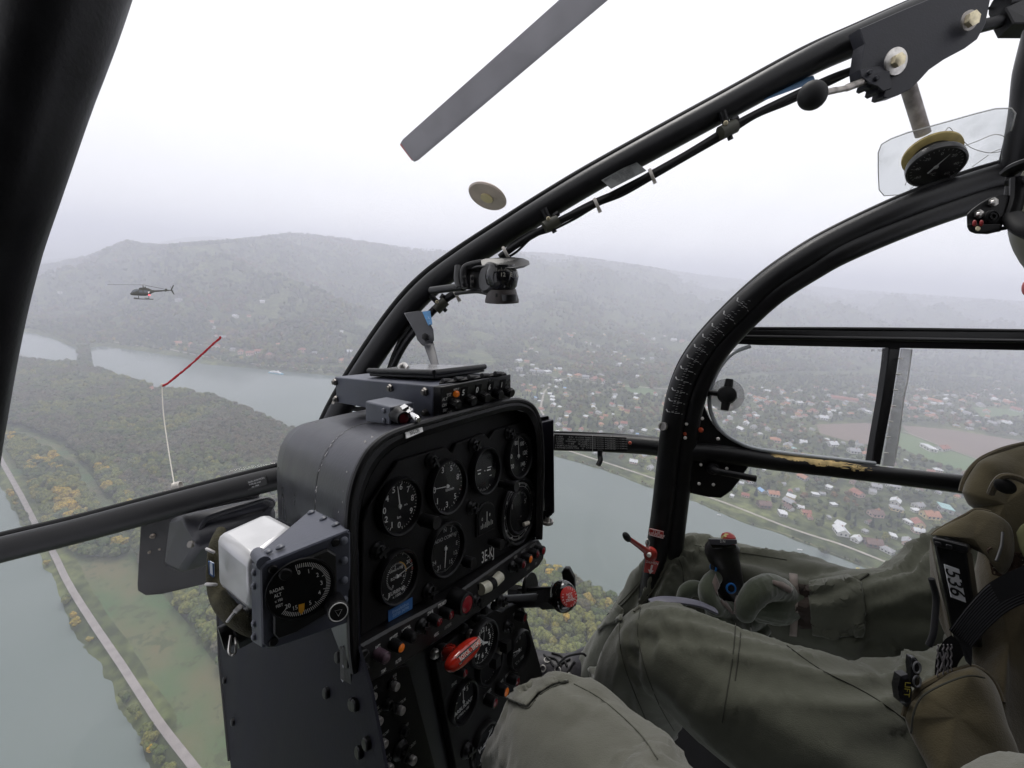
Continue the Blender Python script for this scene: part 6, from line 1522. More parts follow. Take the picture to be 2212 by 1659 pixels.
mb = MB(); mb.tube([_ff(500, 1640), _ff(488, 1520), _ff(478, 1420), _ff(474, 1325)], .006, 10); mb.build('edge_strip', M_rub, PD)
def button(u, v, r_=8.5, m=None, ln=.012):
 f_ = on(u, v, .010 + ln); r = r_ * mpx(u, v, .010 + ln); mb = MB(); mb.lathe(f_, N_, [(r * 1.25, -ln), (r * 1.25, -ln + .004), (r * .85, -ln + .005), (r * .85, -.008)], 20); o = mb.build('breaker', M_blk, PD)
 mb = MB(); mb.lathe(f_, N_, [(r * .9, -.007), (r, -.006), (r, -.0008), (r * .9, 0), (r * .35, -.0002), (r * .3, -.0008), (0, -.0008)], 22); mb.build('button_cap', m or M_alu, o)
for u, v in ((810, 1507), (859, 1485), (871, 1537), (823, 1560), (834, 1609), (896, 1645), (846, 1662), (908, 1700)): button(u, v)
button(881, 1583, 8, M_blk, .010)
quarter_turn(836, 1520, .006, .012, PD); quarter_turn(864, 1620, .0095, .012, PD)
for t_, u, v, s_ in (('ANLASS.', 807, 1488, 9), ('KAB', 853, 1459, 9), ('BEL', 854, 1467, 9), ('INSTRUM.', 868, 1516, 9), ('POS', 815, 1530, 9), ('LEUCHT.', 818, 1539, 9), ('FUNKKOMP.', 829, 1588, 9), ('H.F.', 880, 1565, 9), ('24 V', 838, 1633, 9), ('STECK.', 842, 1641, 9), ('AUSRÜST.', 890, 1610, 9)):
 mb = MB(); add_text(mb, t_, on(u, v, .0106), L_, U_, s_ * mpx(u, v) * 1.0, .02, .6); mb.build('lettering', M_dwht, PD, smooth=False)
def pgauge(*a, **k):
 o, c, r, f = gauge(*a, **k); o.parent = PD
 o.location = Vector(tuple(np.array(o.location) + np.array(IP.location) - np.array(PD.location))) if False else o.location
 return o, c, r, f
_ip = IP
def with_par(par, fn, *a, **k): return fn(*a, rim=par, **k)
with_par(PD, gauge, 'pressure_gauge', 1060, 1432, 42, h=.016, nums=(), a0=100, a1=200, nt_=10, maj=5, m=M_numd)
with_par(PD, gauge, 'cockpit_clock', 1047, 1390, 44, h=.030, nums=[(a * 30, str(a)) for a in (12, 1, 2, 3, 4, 5, 6, 7, 8, 9, 10, 11)], a0=-180, a1=180, nt_=60, maj=5, needle=[(-38, .7, .09), (112, .42, .14), (8, .75, .03)], num_r=.62, size=.17, pbold=.02, m=mat('lume_white', (.75, .76, .72), .6), needle_m=mat('lume_white'))
with_par(PD, gauge, 'exhaust_temperature_gauge', 1124, 1405, 38, nums=[(-62, '4'), (-15, '6'), (15, '8')], a0=-70, a1=60, nt_=14, maj=4, needle=[(-75, .8, .05)], texts=[('TUYÈRE', -.1, -.1, .26), ('°C x 100', .1, -.65, .26)], num_r=.62, size=.14, m=M_numd)
with_par(PD, gauge, 'fuel_gauge', 1004, 1517, 40, nums=[(-60, '2'), (-22, '3'), (12, '4'), (40, '5')], a0=-62, a1=42, nt_=12, maj=3, needle=[(-4, .8, .05)], texts=[('CARBURANT', 0, -.33, .30), ('LITRES x 100', .05, -.62, .18)], num_r=.62, size=.18)
with_par(PD, gauge, 'voltmeter', 1049, 1611, 42, nums=[(65, '25'), (95, '30'), (130, '35'), (-160, '0')], a0=-160, a1=140, nt_=12, maj=3, needle=[(62, .82, .08)], texts=[('V~', -.2, -.1, .42)], num_r=.66, size=.14)
lamp(1135, 1335, 10, M_redl, None, PD, .012); lamp(1119, 1473, 10, M_redl, None, PD, .012); lamp(1095, 1495, 11, M_org, None, PD, .012); lamp(1071, 1519, 11, M_redl, None, PD, .012); lamp(1006, 1455, 10, M_redl, None, PD, .012)
quarter_turn(1095, 1353, .008, .012, PD); quarter_turn(1008, 1620, .0095, .012, PD)
for u, v in ((1003, 1358), (1017, 1371), (1069, 1309), (1087, 1304), (1077, 1408), (940, 1413), (1048, 1318), (1030, 1334)):
 mb = MB(); c = on(u, v, .014); mb.lathe(c, N_, [(.0068, -.004), (.0068, .0008), (.0045, .004), (0, .0045)], 16); mb.build('dome_screw', M_steel if u in (1017, 1087, 1077, 940) else M_blk, PD)
for t_, u, v, s_ in (('ANLASSER', 1053, 1497, 10), ('HILFSPUMPE', 1079, 1477, 9), ('ANLASSPERRE', 1101, 1452, 9), ('TRIEBW. ÖLDR.', 1117, 1321, 8), ('SPARE', 981, 1477, 10)):
 mb = MB(); add_text(mb, t_, on(u, v, .0106), L_, U_, s_ * mpx(u, v) * 1.0, .02, .6); mb.build('lettering', M_dwht, PD, smooth=False)
for u, v in ((1083, 1392), (1060, 1425)):
 mb = MB(); c = on(u, v, .02); mb.prism([c + L_ * x + U_ * y for x, y in ((-.006, -.008), (.008, -.008), (.008, .008), (-.006, .008))], N_ * .014, .001); mb.build('clamp_lug', M_blk, PD, smooth=False)
# ---- rotor brake handle
BH = empty('rotor_brake_handle', Wd(on(999, 1414, .05)), 'glossy red T-handle marked ROTOR-BREMSE on the pedestal', 'brake handle')
M_rg = mat('glossy_red_paint', (.50, .025, .012), .12, coat=.6, var=.1, vscale=60, chips=(.55, .52, .50), chipscale=55, chipamt=.74)
a = on(962, 1447, .07); b = on(1036, 1381, .075); ax = nrm(b - a); ln = np.linalg.norm(b - a); c = (a + b) / 2
w1 = nrm(np.cross(ax, -c)); w2 = np.cross(ax, w1)
mb = MB(); prof = [(0, -.5)] + [(.0, 0)] * 0
n = 22; V_ = []; secs = np.linspace(-1, 1, 19)
prof = [(0, -ln / 2)] + [(.0112 * max(.02, (1 - abs(s) ** 2.6)) ** .55, s * ln / 2) for s in secs[1:-1]] + [(0, ln / 2)]
mb.lathe(c, ax, prof, 24); mb.build('grip', M_rg, BH)
mb = MB(); s0 = on(955, 1408, .010); s1 = c - ax * ln * .08
mb.lathe(s0, nrm(s1 - s0), [(.011, 0), (.010, .012), (.0075, .016), (.0075, np.linalg.norm(s1 - s0))], 18); mb.build('stem', mat('worn_stem', (.09, .085, .09), .35, metal=.5), BH)
mb = MB(); k_ = s0 + (s1 - s0) * .38; mb.lathe(k_, nrm(s1 - s0), [(.0105, 0), (.0115, .006), (.010, .02), (.0085, .034)], 18); mb.build('collar', M_rg, BH)
nn = nrm(-c); vv = nrm(np.cross(nn, ax)); 
if vv[1] < 0: vv = -vv
nn = nrm(np.cross(ax, vv)); nn = nn if np.dot(nn, -c) > 0 else -nn
lc = c - vv * .0045 + ax * .004
mb = MB()
W2, H2 = ln * .34, .0042
V_ = []; 
for i in range(9):
 s = -1 + 2 * i / 8; x = s * W2; rr = .0112 * (1 - abs((x + .004) / (ln / 2)) ** 2.6) ** .55
 for y in (-H2 - .002, H2 - .002): V_.append(c + ax * (x + .004) + vv * y + nn * (math.sqrt(max(rr * rr - y * y, 1e-8)) + .0006))
mb.add(V_, [(2 * i, 2 * i + 2, 2 * i + 3, 2 * i + 1) for i in range(8)]); lb = mb.build('label', mat('label_black', (.012, .012, .012), .4), BH, smooth=False)
mb = MB(); add_text(mb, 'ROTOR - BREMSE', c + ax * .004 - vv * .002 + nn * .0118, ax, vv, .0070, .01, .72); mb.build('lettering', mat('label_silver', (.50, .48, .42), .5), lb, smooth=False)
mb = MB(); mb.tube([V_[0], V_[16], V_[17], V_[1]], .0005, 5, closed=True); mb.build('label_border', mat('label_silver'), lb)
# ---- engine control lever with the black ball, and its rod
EL = empty('fuel_flow_lever', at0(1150, 1296, .8), 'lever with glossy black ball knob and red round label beside the panel', 'lever')
mb = MB(); mb.tube([P(1080, 1300, .84), P(1090, 1300, .83), P(1130, 1298, .79), P(1170, 1296, .755)], .0112, 16); mb.build('shaft', mat('dark_shaft', (.05, .048, .05), .35, metal=.5), EL)
mb = MB(); mb.tube([P(1166, 1296, .76), P(1196, 1294, .74)], .0155, 4); mb.build('fork', M_blk, EL)
mb = MB(); c = P(1216, 1288, .73); mb.ell(c, [(.0215, 0, 0), (0, .0255, 0), (0, 0, .0215)], 28, 18); mb.build('ball_knob', mat('gloss_black', (.006, .006, .006), .06, coat=.5), EL)
nk = nrm(P(1236, 1290, .705) - c); mb = MB(); mb.lathe(c + nk * .0195, nk, [(0, .003), (.0075, .0025), (.0145, .0008), (.0150, -.001)], 28); lo = mb.build('round_label', mat('label_red', (.50, .03, .025), .4), EL)
mb = MB(); lx = nrm(np.cross([0, 1, 0], nk)); ly = np.cross(nk, lx)
for k, t_ in enumerate(('NOT', 'AUS', 'ZIEHEN')): add_text(mb, t_, c + nk * .0228 + ly * (.004 - k * .004), lx, ly, .0050, .01)
for k in range(18): a_ = k / 18 * 2 * math.pi; add_text(mb, 'TREIBSTOFF HEBEL  '[k], c + nk * .0212 + (lx * math.sin(a_) + ly * math.cos(a_)) * .0122, lx * math.cos(a_) - ly * math.sin(a_), lx * math.sin(a_) + ly * math.cos(a_), .004)
mb.build('lettering', M_wht, lo, smooth=False)
mb = MB(); mb.tube([P(1120, 1275, .86), P(1158, 1273, .84), P(1198, 1272, .82)], .0045, 12)
mb.lathe(P(1142, 1270, .865), nrm([.9, .1, .5]), [(0, 0), (.028, 0), (.028, .006), (0, .006)], 28); mb.lathe(P(1112, 1276, .87), nrm([.9, .1, .5]), [(.012, -.01), (.012, .012), (0, .012)], 6); mb.build('linkage_rod', M_blk, EL)
mb = MB(); mb.prism([P(1190, 1265, .80), P(1216, 1262, .79), P(1213, 1236, .79), P(1219, 1228, .79), P(1229, 1229, .785), P(1240, 1250, .78), P(1242, 1285, .775), P(1243, 1310, .775), P(1235, 1313, .775), P(1192, 1290, .80)], (.004, -.001, -.014), .002); bevel(mb.build('thumb_lever', M_blk, EL), .002)
quarter_turn(1080, 1298, .008, .02, PD)
# ---- document holder bolted to the right of the hood
DH = empty('map_case', at0(1183, 1010, .8), 'flat black metal map case on the right edge of the panel', 'map case')
def block(name, F4, B4, m, par, bw=.002, **k):
 a = [P(*x) for x in F4]; b = [P(*x) for x in B4]; mb = MB(); n = len(a)
 V_ = a + b; F_ = [tuple(range(n)), tuple(2 * n - 1 - i for i in range(n))] + [(i, n + i, n + (i + 1) % n, (i + 1) % n) for i in range(n)]
 mb.add(V_, F_); o = mb.build(name, m, par, smooth=False, **k)
 if bw: bevel(o, bw)
 return o
block('case', [(1171, 912, .82), (1196, 906, .80), (1198, 1108, .84), (1176, 1122, .86)], [(1168, 905, .87), (1188, 900, .86), (1190, 1100, .90), (1168, 1116, .92)], M_gryd, DH)
block('back_flange', [(1164, 902, .84), (1186, 898, .83), (1186, 908, .84), (1166, 912, .85)], [(1160, 899, .88), (1180, 896, .87), (1180, 904, .88), (1160, 908, .89)], M_gryd, DH)
block('bracket', [(1164, 1105, .86), (1194, 1098, .84), (1194, 1112, .845), (1166, 1130, .865)], [(1160, 1104, .89), (1188, 1096, .88), (1188, 1110, .885), (1160, 1128, .90)], M_blk, DH)
mb = MB(); c = P(1183, 1116, .85); mb.lathe(c, nrm([0, -1, -.2]), [(.004, 0), (.004, .008), (.011, .008), (.011, .013), (.008, .015), (0, .015)], 24); mb.build('thumb_screw', M_steel, DH)
# ---- transponder on top of the hood
set_depth(.965)
TP = empty('transponder', at0(940, 850, .65), 'slate grey transponder box with black knobbed face on the hood', 'transponder')
f4 = [(936, 834, .612), (1102, 810, .735), (1102, 867, .755), (936, 907, .632)]
vec = P(723, 814, .815) - P(936, 834, .615)
b4 = [P(*x) + vec for x in f4]
def blk3(name, a, b, m, par, bw=.002):
 mb = MB(); n = len(a); mb.add(list(a) + list(b), [tuple(range(n)), tuple(2 * n - 1 - i for i in range(n))] + [(i, n + i, n + (i + 1) % n, (i + 1) % n) for i in range(n)])
 o = mb.build(name, m, par, smooth=False); 
 if bw: bevel(o, bw)
 return o
fa = [P(*x) for x in f4]
_zp = [P(*x) for x in ((953, 836, .605), (1103, 808, .715), (1103, 868, .735), (953, 905, .624))]
TX_ = nrm(_zp[1] - _zp[0] + _zp[2] - _zp[3]); TY_ = nrm(_zp[0] - _zp[3]); TN_ = nrm(np.cross(TX_, TY_)); TY_ = np.cross(TN_, TX_); TC = np.mean(_zp, 0)
def ont(u, v, h=0.): r_ = ray(u, v); return r_ * (np.dot(TC + TN_ * h, TN_) / np.dot(r_, TN_))
blk3('case', fa, b4, M_gry, TP, .002)
lower = lambda pts, k: pts
fz = [(953, 836, .605), (1103, 808, .715), (1103, 868, .735), (953, 905, .624)]
fb = [p + vec * .004 for p in fa]; fzp = [ont(x[0], x[1], 0) for x in fz]
face = blk3('face_plate', fzp, fb, mat('gloss_face', (.007, .007, .008), .3, var=.2, vscale=40), TP, .0015)
for u, v, r_ in ((991, 876, .0066), (1025, 868, .0066), (1054, 861, .0068), (1083, 854, .0068), (1107, 850, .0066)):
 tip = ont(u, v, .013); mb = MB(); mb.lathe(tip, TN_, [(r_ * 1.15, -.013), (r_ * 1.1, -.011), (r_, -.010), (r_, -.002), (r_ * .88, 0), (0, 0)], 24); kb = mb.build('knob', M_blk, face)
 mb = MB()
 for q in range(16): a_ = q / 16 * 6.283; d = TX_ * math.cos(a_) + TY_ * math.sin(a_); mb.tube([tip + d * r_ - TN_ * .009, tip + d * r_ - TN_ * .002], .0008, 5)
 mb.build('knurl', M_blk, kb)
for t_, u, v, s_, m_ in (('5', 1001, 848, .0115, M_wht), ('0', 1031, 842, .0115, M_wht), ('6', 1058, 836, .0115, M_wht), ('1', 1084, 831, .0115, M_wht), ('TST', 970, 853, .0062, M_num), ('ALT', 961, 862, .0062, M_num), ('ON', 960, 875, .0062, M_num), ('SBY', 962, 886, .0062, M_num), ('OFF', 971, 891, .0062, M_num), ('REPLY', 986, 841, .0045, M_num), ('IDENT', 988, 892, .004, M_num), ('MODE 3/A', 1057, 872, .0048, M_numd), ('TRIP TN', 1091, 862, .0045, M_numd)):
 if t_ in '5061':
  q = ont(u + 2, v, .0008); mb = MB(); mb.prism([q + TX_ * .006 * x + TY_ * .008 * y for x, y in ((-1, -1), (1, -1), (1, 1), (-1, 1))], -TN_ * .0006); mb.build('digit_window', M_face, face, smooth=False)
 mb = MB(); add_text(mb, t_, ont(u, v, .0012), TX_, TY_, s_, .015, .85); mb.build('lettering', m_, face, smooth=False)
c = ont(986, 851, .002); mb = MB(); mb.lathe(c, TN_, [(.0045, -.002), (.0045, .001), (.003, .003), (0, .0035)], 14); mb.build('reply_lamp', M_org, face)
SX = nrm(vec); SN = nrm(np.cross(fa[3] - fa[0], vec)); SN = SN if np.dot(SN, -fa[0]) > 0 else -SN
def ons(u, v, h=.001): r_ = ray(u, v); return r_ * (np.dot(fa[0] + SN * h, SN) / np.dot(r_, SN))
for u, v in ((725, 825), (727, 862), (844, 838), (919, 846), (920, 892)):
 mb = MB(); c = ons(u, v); hexbolt(mb, c, SN, .0058, .003); mb.lathe(c + SN * .003, SN, [(.0042, 0), (.0036, .003), (0, .003)], 10); mb.build('screw', mat('dull_screw', (.16, .15, .14), .4, metal=.7), TP)
ta = [(797, 805, .77), (938, 810, .665), (1047, 796, .78), (905, 791, .88)]
q = [P(*x) for x in ta]; nT = nrm(np.cross(q[1] - q[0], q[3] - q[0])); nT = nT if nT[1] > 0 else -nT
KB = empty('chart_holder', Wd(np.mean(q, 0)), 'flat black map frame with clear cover lying on the transponder', 'map frame')
blk3('frame', [p + nT * .004 for p in q], [p - nT * .006 for p in q], M_blk, KB, .002)
qi = [np.mean(q, 0) + (p - np.mean(q, 0)) * .88 for p in q]
mb = MB(); mb.prism([p + nT * .0048 for p in qi], -nT * .0006); mb.build('clear_cover', mat('cover_reflection_grey', (.28, .28, .29), .12, var=.3, vscale=15), KB, smooth=False)  # light grey base colour stands in for the reflection on the cover
mb = MB(); mb.tube([q[0] + nT * .003, q[1] + nT * .003], .0045, 10); mb.tube([q[1] + nT * .003, q[2] + nT * .003], .0045, 10); mb.build('edge_tube', M_blk, KB)
mb = MB(); w = smooth_px([(868, 800, .78), (866, 792, .78), (874, 789, .78), (880, 796, .77)]); mb.tube(w, .0022, 8, flat=2.2); mb.build('spring_clip', M_steel, KB)
blk3('hinge_strip', [P(948, 829, .63), P(1095, 807, .69), P(1088, 802, .70), P(950, 822, .64)], [P(948, 833, .635), P(1095, 811, .692), P(1088, 806, .702), P(950, 826, .645)], M_blk2, KB, .001)
for t in np.linspace(.1, .9, 5):
 c = P(950 + 140 * t, 825 - 20 * t, .638 + .05 * t); mb = MB(); mb.tube([c - L_ * .008, c + L_ * .008], .0035, 8); mb.build('hinge_knuckle', M_blk, KB)
SB = empty('switch_box', at0(835, 890, .62), 'small slate switch box with chrome toggle beside NVG-ON label', 'switch box')
sb_f = [(843, 880, .585), (893, 868, .615), (895, 905, .625), (843, 919, .597)]; sb_b = [(789, 866, .63), (836, 857, .665), (840, 880, .68), (789, 911, .645)]
block('housing', sb_f, sb_b, mat('light_slate_paint', (.11, .118, .145), .42, bump=.1, bscale=300, var=.1, vscale=20), SB, .0022)
sn = nrm(np.cross(P(*sb_f[3]) - P(*sb_f[0]), P(*sb_b[0]) - P(*sb_f[0]))); sn = sn if np.dot(sn, -P(*sb_f[0])) > 0 else -sn
for u, v in ((829, 887), (830, 908)):
 r_ = ray(u, v); c = r_ * (np.dot(P(*sb_f[0]) + sn * .0005, sn) / np.dot(r_, sn)); mb = MB(); mb.lathe(c, sn, [(.0038, -.001), (.0036, .001), (.002, .0022), (0, .0025)], 14); mb.build('rivet', mat('slate_rivet', (.13, .14, .17), .4), SB)
mb = MB(); c = P(862, 897, .592); d = nrm([.55, -.2, .75]); mb.lathe(c, d, [(.0105, -.01), (.011, .005), (.009, .008), (.009, .017), (.0072, .017), (.0072, .014)], 22); mb.build('lamp_socket', M_blk, SB)
mb = MB(); mb.lathe(c + d * .014, d, [(0, 0), (.0070, 0), (.0065, .002), (0, .004)], 18); mb.build('lens', M_redl, SB)
mb = MB(); c = P(878, 889, .59); mb.lathe(c, d, [(.008, -.008), (.008, .004), (.005, .006), (.0045, .014), (0, .015)], 6); mb.tube(smooth_path([c + d * .008, P(892, 897, .565), P(905, 907, .55)], 4), [.0026, .0026, .003, .0034, .0038, .004, .0042, .0044, .003][:9], 12); mb.build('toggle', mat('chrome', (.75, .74, .72), .12, metal=1.0), SB)
mb = MB(); mb.prism([P(846, 920, .60), P(905, 905, .61), P(920, 912, .60), P(895, 922, .595)], (0, -.003, 0)); mb.build('foot', M_blk, SB, smooth=False)
q = [on(875, 934, .0365), on(912, 921, .0365), on(914, 932, .0405), on(878, 947, .0405)]
NL = MB(); nn_ = nrm(np.cross(q[1] - q[0], q[3] - q[0])); nn_ = nn_ if np.dot(nn_, -q[0]) > 0 else -nn_
NL.prism(q, -nn_ * .0015); nl = NL.build('label', mat('paper_label', (.85, .85, .83), .6), None, smooth=False); tag(nl, 'white NVG-ON label on the rim of the panel hood', 'label')
mb = MB(); xa = nrm(q[1] - q[0]); add_text(mb, 'NVG-ON', np.mean(q, 0) + nn_ * .0006, xa, nrm(q[0] - q[3]), .0072, .008, .52); mb.build('lettering', mat('black_ink'), nl, smooth=False)
set_depth(.74)
# ---- radar altimeter on its bracket, left of the panel
RA = empty('radar_altimeter', at0(650, 1270, .58), 'radar altimeter dial in slate bracket with white metal case behind', 'altimeter')
FQ = [(556, 1226, .548), (755, 1146, .604), (757, 1343, .622), (578, 1402, .566)]
fq = [P(*x) for x in FQ]; RX = nrm((fq[1] - fq[0]) + (fq[2] - fq[3])); RY = nrm((fq[0] - fq[3]) + (fq[1] - fq[2])); RN = nrm(np.cross(RX, RY)); RY = np.cross(RN, RX); RC = np.mean(fq, 0)
def onr(u, v, h=0.): r_ = ray(u, v); return r_ * (np.dot(RC + RN * h, RN) / np.dot(r_, RN))
fr = [onr(u, v) for u, v in ((562, 1228), (575, 1216), (750, 1146), (757, 1152), (758, 1340), (752, 1346), (596, 1400), (578, 1401), (566, 1392))]
mb = MB(); mb.prism(fr, -RN * .0035, .0012); mb.build('bracket_face', M_gry, RA, smooth=False)
blk3('top_flange', [onr(560, 1215, -.001), onr(576, 1216, -.001), onr(752, 1147, -.001), onr(754, 1139, -.002), ], [P(554, 1197, .60), P(660, 1106, .72), P(680, 1102, .72), P(752, 1138, .63)], M_gry, RA, .0012) if False else None
tf = [onr(572, 1216, -.0008), onr(753, 1145, -.0008), P(754, 1136, .635), P(682, 1102, .70), P(668, 1103, .70), P(556, 1197, .595)]
tn = nrm(np.cross(tf[1] - tf[0], tf[3] - tf[0])); tn = tn if tn[1] > 0 else -tn
mb = MB(); mb.prism(tf, -tn * .003, .0008); mb.build('top_flange', M_gry, RA, smooth=False)
lf = [P(543, 1216, .575), onr(562, 1229, -.0008), onr(566, 1400, -.0008), P(544, 1386, .59)]
mb = MB(); ln_ = nrm(np.cross(lf[1] - lf[0], lf[3] - lf[0])); ln_ = ln_ if np.dot(ln_, -lf[0]) > 0 else -ln_; mb.prism(lf, -ln_ * .003, .0008); mb.build('side_flange', M_gry, RA, smooth=False)
mb = MB(); mb.tube([onr(570, 1217, -.002), P(556, 1196, .595)], .0062, 12); mb.build('corner_fold', M_gry, RA)
M_rv = mat('slate_rivet')
def riv(p, n, r=.0042):
 mb = MB(); mb.lathe(p, n, [(r, -.001), (r * .95, .0008), (r * .6, .0022), (0, .0026)], 16); mb.build('rivet', M_rv, RA)
def onpl2(u, v, c, n, h): r_ = ray(u, v); return r_ * (np.dot(c + n * h, n) / np.dot(r_, n))
for u, v in ((672, 1107), (698, 1120), (725, 1133), (605, 1182), (578, 1192)): riv(onpl2(u, v, tf[0], tn, .0004), tn)
for u, v in ((743, 1168), (743, 1211), (743, 1254), (743, 1296)): riv(onr(u, v, .0006), RN)
for u, v in ((549, 1237), (549, 1266), (549, 1347), (549, 1376)): riv(onpl2(u, v, lf[0], ln_, .0004), ln_, .0036)
pl = [onr(u, v, .001) for u, v in ((589, 1248), (606, 1226), (706, 1184), (725, 1196), (726, 1290), (711, 1318), (640, 1362), (600, 1376), (590, 1366))]
mb = MB(); mb.prism([p + RN * .004 for p in pl], -RN * .004, .0012); iu = mb.build('indicator', mat('indicator_black', (.009, .009, .010), .4), RA, smooth=False)
dc = onr(651, 1272, .0055); R_ = 60 * (.585 / FPX) * KS[0]
mb = MB(); mb.lathe(dc, RN, [(R_ * 1.13, -.001), (R_ * 1.13, .0015), (R_ * 1.08, .002), (R_ * 1.06, .0005), (0, .0005)], 48, RY); mb.build('dial', M_face, iu)
f = dc + RN * .0009; mb = MB()
dr = lambda a: RX * math.sin(math.radians(a)) + RY * math.cos(math.radians(a))
for k in range(61): a = -4 + k * 232 / 60; tick(mb, f, dr(a), R_ * (.82 if k % 10 else .74), R_ * .97, R_ * .022, RN)
for k in range(8): tick(mb, f, dr(228 - 4 + k * 1.5 + 6 - 6 + k * 0), R_ * .86, R_ * .97, R_ * .02, RN) if False else None
for a, t_ in ((0, '0'), (28, '1'), (60, '2'), (92, '3'), (124, '4'), (162, '5'), (205, '15'), (229, '20')): add_text(mb, t_, f + dr(a) * R_ * .66, RX, RY, R_ * .23, .003, .8)
for k, (t_, s_) in enumerate((('RADAR', .21), ('ALT', .21), ('x 100', .17), ('FEET', .17))): add_text(mb, t_, f - RX * R_ * .74 + RY * R_ * (.30 - k * .20), RX, RY, R_ * s_ * .85, .008, .75)
mb.build('scale', M_wht, iu, smooth=False)
mb = MB(); d = dr(188); s = np.cross(RN, d) * R_ * .10; g = f + RN * .0012; mb.add([g + d * R_ * .52 - s, g + d * R_ * .52 + s, g + d * R_ * .78 + s * .9, g + d * R_ * .93, g + d * R_ * .78 - s * .9], [(0, 1, 2, 3, 4)]); mb.build('pointer', mat('pointer_yellow', (.75, .36, .02), .5), iu, smooth=False)
mb = MB(); mb.lathe(onr(616, 1238, .006), RN, [(.0055, -.002), (.0055, .003), (.0045, .004), (0, .004)], 18); mb.build('test_lamp', M_blk, iu)
c = onr(722, 1302, .004); tip = onr(731, 1322, .028); d = nrm(tip - c); mb = MB(); mb.lathe(c, d, [(.0095, -.004), (.0098, .002), (.0098, np.linalg.norm(tip - c) - .001), (.0088, np.linalg.norm(tip - c)), (0, np.linalg.norm(tip - c))], 26); kb = mb.build('set_knob', M_blk, RA)
mb = MB(); kx = nrm(np.cross([0, 1, 0], d)); ky = np.cross(d, kx)
mb.tube([tip + (kx * math.cos(a) + ky * math.sin(a)) * .0082 + d * .0003 for a in np.linspace(0, 6.283, 25)[:-1]], .0005, 5, closed=True)
mb.tube([tip + (kx * math.cos(a) + ky * math.sin(a)) * .0036 + d * .0003 for a in (.5, 2.6, 4.7)], .0003, 4, closed=True); mb.build('knob_mark', M_wht, kb)
for u, v in ((590, 1229), (725, 1172), (591, 1386)):
 mb = MB(); screw(mb, onr(u, v, .0005), RN, .0040); mb.build('screw', M_blk, RA)
M_wal = mat('brushed_white_aluminium', (.64, .64, .65), .33, metal=.35, var=.06, vscale=35, bump=.05, bscale=500)
blk3('metal_case', [P(543, 1216, .578), P(640, 1135, .66), P(640, 1260, .68), P(543, 1332, .60)], [P(463, 1152, .625), P(576, 1103, .70), P(578, 1215, .72), P(466, 1266, .645)], M_wal, RA, .009)
q = [P(461, 1208, .614), P(470, 1213, .609), P(471, 1241, .614), P(462, 1234, .619)]
mb = MB(); n_ = nrm(np.cross(q[1] - q[0], q[3] - q[0])); n_ = n_ if np.dot(n_, -q[0]) > 0 else -n_; mb.prism([p + n_ * .004 for p in q], -n_ * .001); st = mb.build('case_sticker', mat('sticker_pale', (.55, .60, .66), .5), RA, smooth=False)
mb = MB(); mb.tube([p + n_ * .0042 for p in q], .0007, 5, closed=True); mb.build('sticker_border', mat('sticker_blue'), st)
HB = empty('cable_bundle', at0(470, 1260, .62), 'olive fabric cable sleeve with white ties below the white case', 'cable')
M_olf = mat('olive_sleeve', (.060, .055, .030), .9, bump=.9, bscale=700, var=.25, vscale=90)
mb = MB(); cw = smooth_px([(478, 1145, .69), (466, 1170, .67), (461, 1200, .66), (461, 1245, .66), (470, 1285, .65), (490, 1315, .63), (515, 1338, .62), (548, 1356, .62), (600, 1365, .66)]); mb.tube(cw, np.interp(np.linspace(0, 1, len(cw)), [0, .3, .6, 1], [.005, .006, .0095, .009]), 14, flat=1.0); mb.build('sleeve', M_olf, HB)
def tie(px1, px2, d):
 a, b = P(*px1, d), P(*px2, d); c = (a + b) / 2; x = (b - a) / 2; y = nrm(-c) * np.linalg.norm(x) * 1.0
 mb = MB(); mb.tube([c + x * 1.08 * math.cos(t) + y * 1.05 * math.sin(t) for t in np.linspace(0, 2 * math.pi, 21)[:-1]], .0016, 6, closed=True); mb.build('cable_tie', mat('white_tie', (.62, .60, .60), .4), HB)
tie((447, 1186), (461, 1193), .632); tie((446, 1262), (466, 1263), .622); tie((492, 1341), (510, 1318), .60)
mb = MB(); mb.tube([P(511, 1312, .585), P(518, 1318, .585)], .004, 8); mb.build('tie_head', mat('white_tie'), HB)
mb = MB(); c = P(515, 1360, .64); mb.lathe(c, nrm([-.7, -.2, .6]), [(.018, -.02), (.018, .004), (.012, .006), (.012, .016), (0, .016)], 20); mb.build('connector', M_blk, HB)
mb = MB(); mb.tube(smooth_px([(499, 1372, .62), (496, 1392, .615), (495, 1408, .61), (501, 1415, .61), (508, 1410, .61), (510, 1392, .61), (508, 1378, .62)]), .0013, 6); mb.build('wire_loop', M_steel, HB)
set_depth(1.12)
# ---- fairing between crossbar and console (left)
FG = empty('nose_fairing', at0(420, 1180, 1.1), 'black riveted nose fairing with pressed duct beneath the crossbar', 'fairing')
block('flange', [(306, 1100, 1.16), (420, 1072, 1.18), (560, 1045, 1.20), (560, 1235, 1.19), (440, 1262, 1.16), (350, 1283, 1.13), (315, 1286, 1.13), (298, 1276, 1.13), (297, 1262, 1.13)], [(306, 1100, 1.19), (420, 1072, 1.21), (560, 1045, 1.23), (560, 1235, 1.22), (440, 1262, 1.19), (350, 1283, 1.16), (315, 1286, 1.16), (298, 1276, 1.16), (297, 1262, 1.16)], M_blk, FG, .002)
block('duct', [(365, 1120, 1.12), (388, 1112, 1.06), (420, 1152, 1.02), (424, 1185, 1.01), (388, 1240, 1.06), (350, 1225, 1.10)], [(560, 1075, 1.20), (590, 1068, 1.18), (596, 1100, 1.13), (596, 1140, 1.12), (590, 1185, 1.15), (560, 1190, 1.18)], mat('duct_paint', (.016, .016, .021), .4, bump=.12, bscale=120, var=.25, vscale=12), FG, .014)
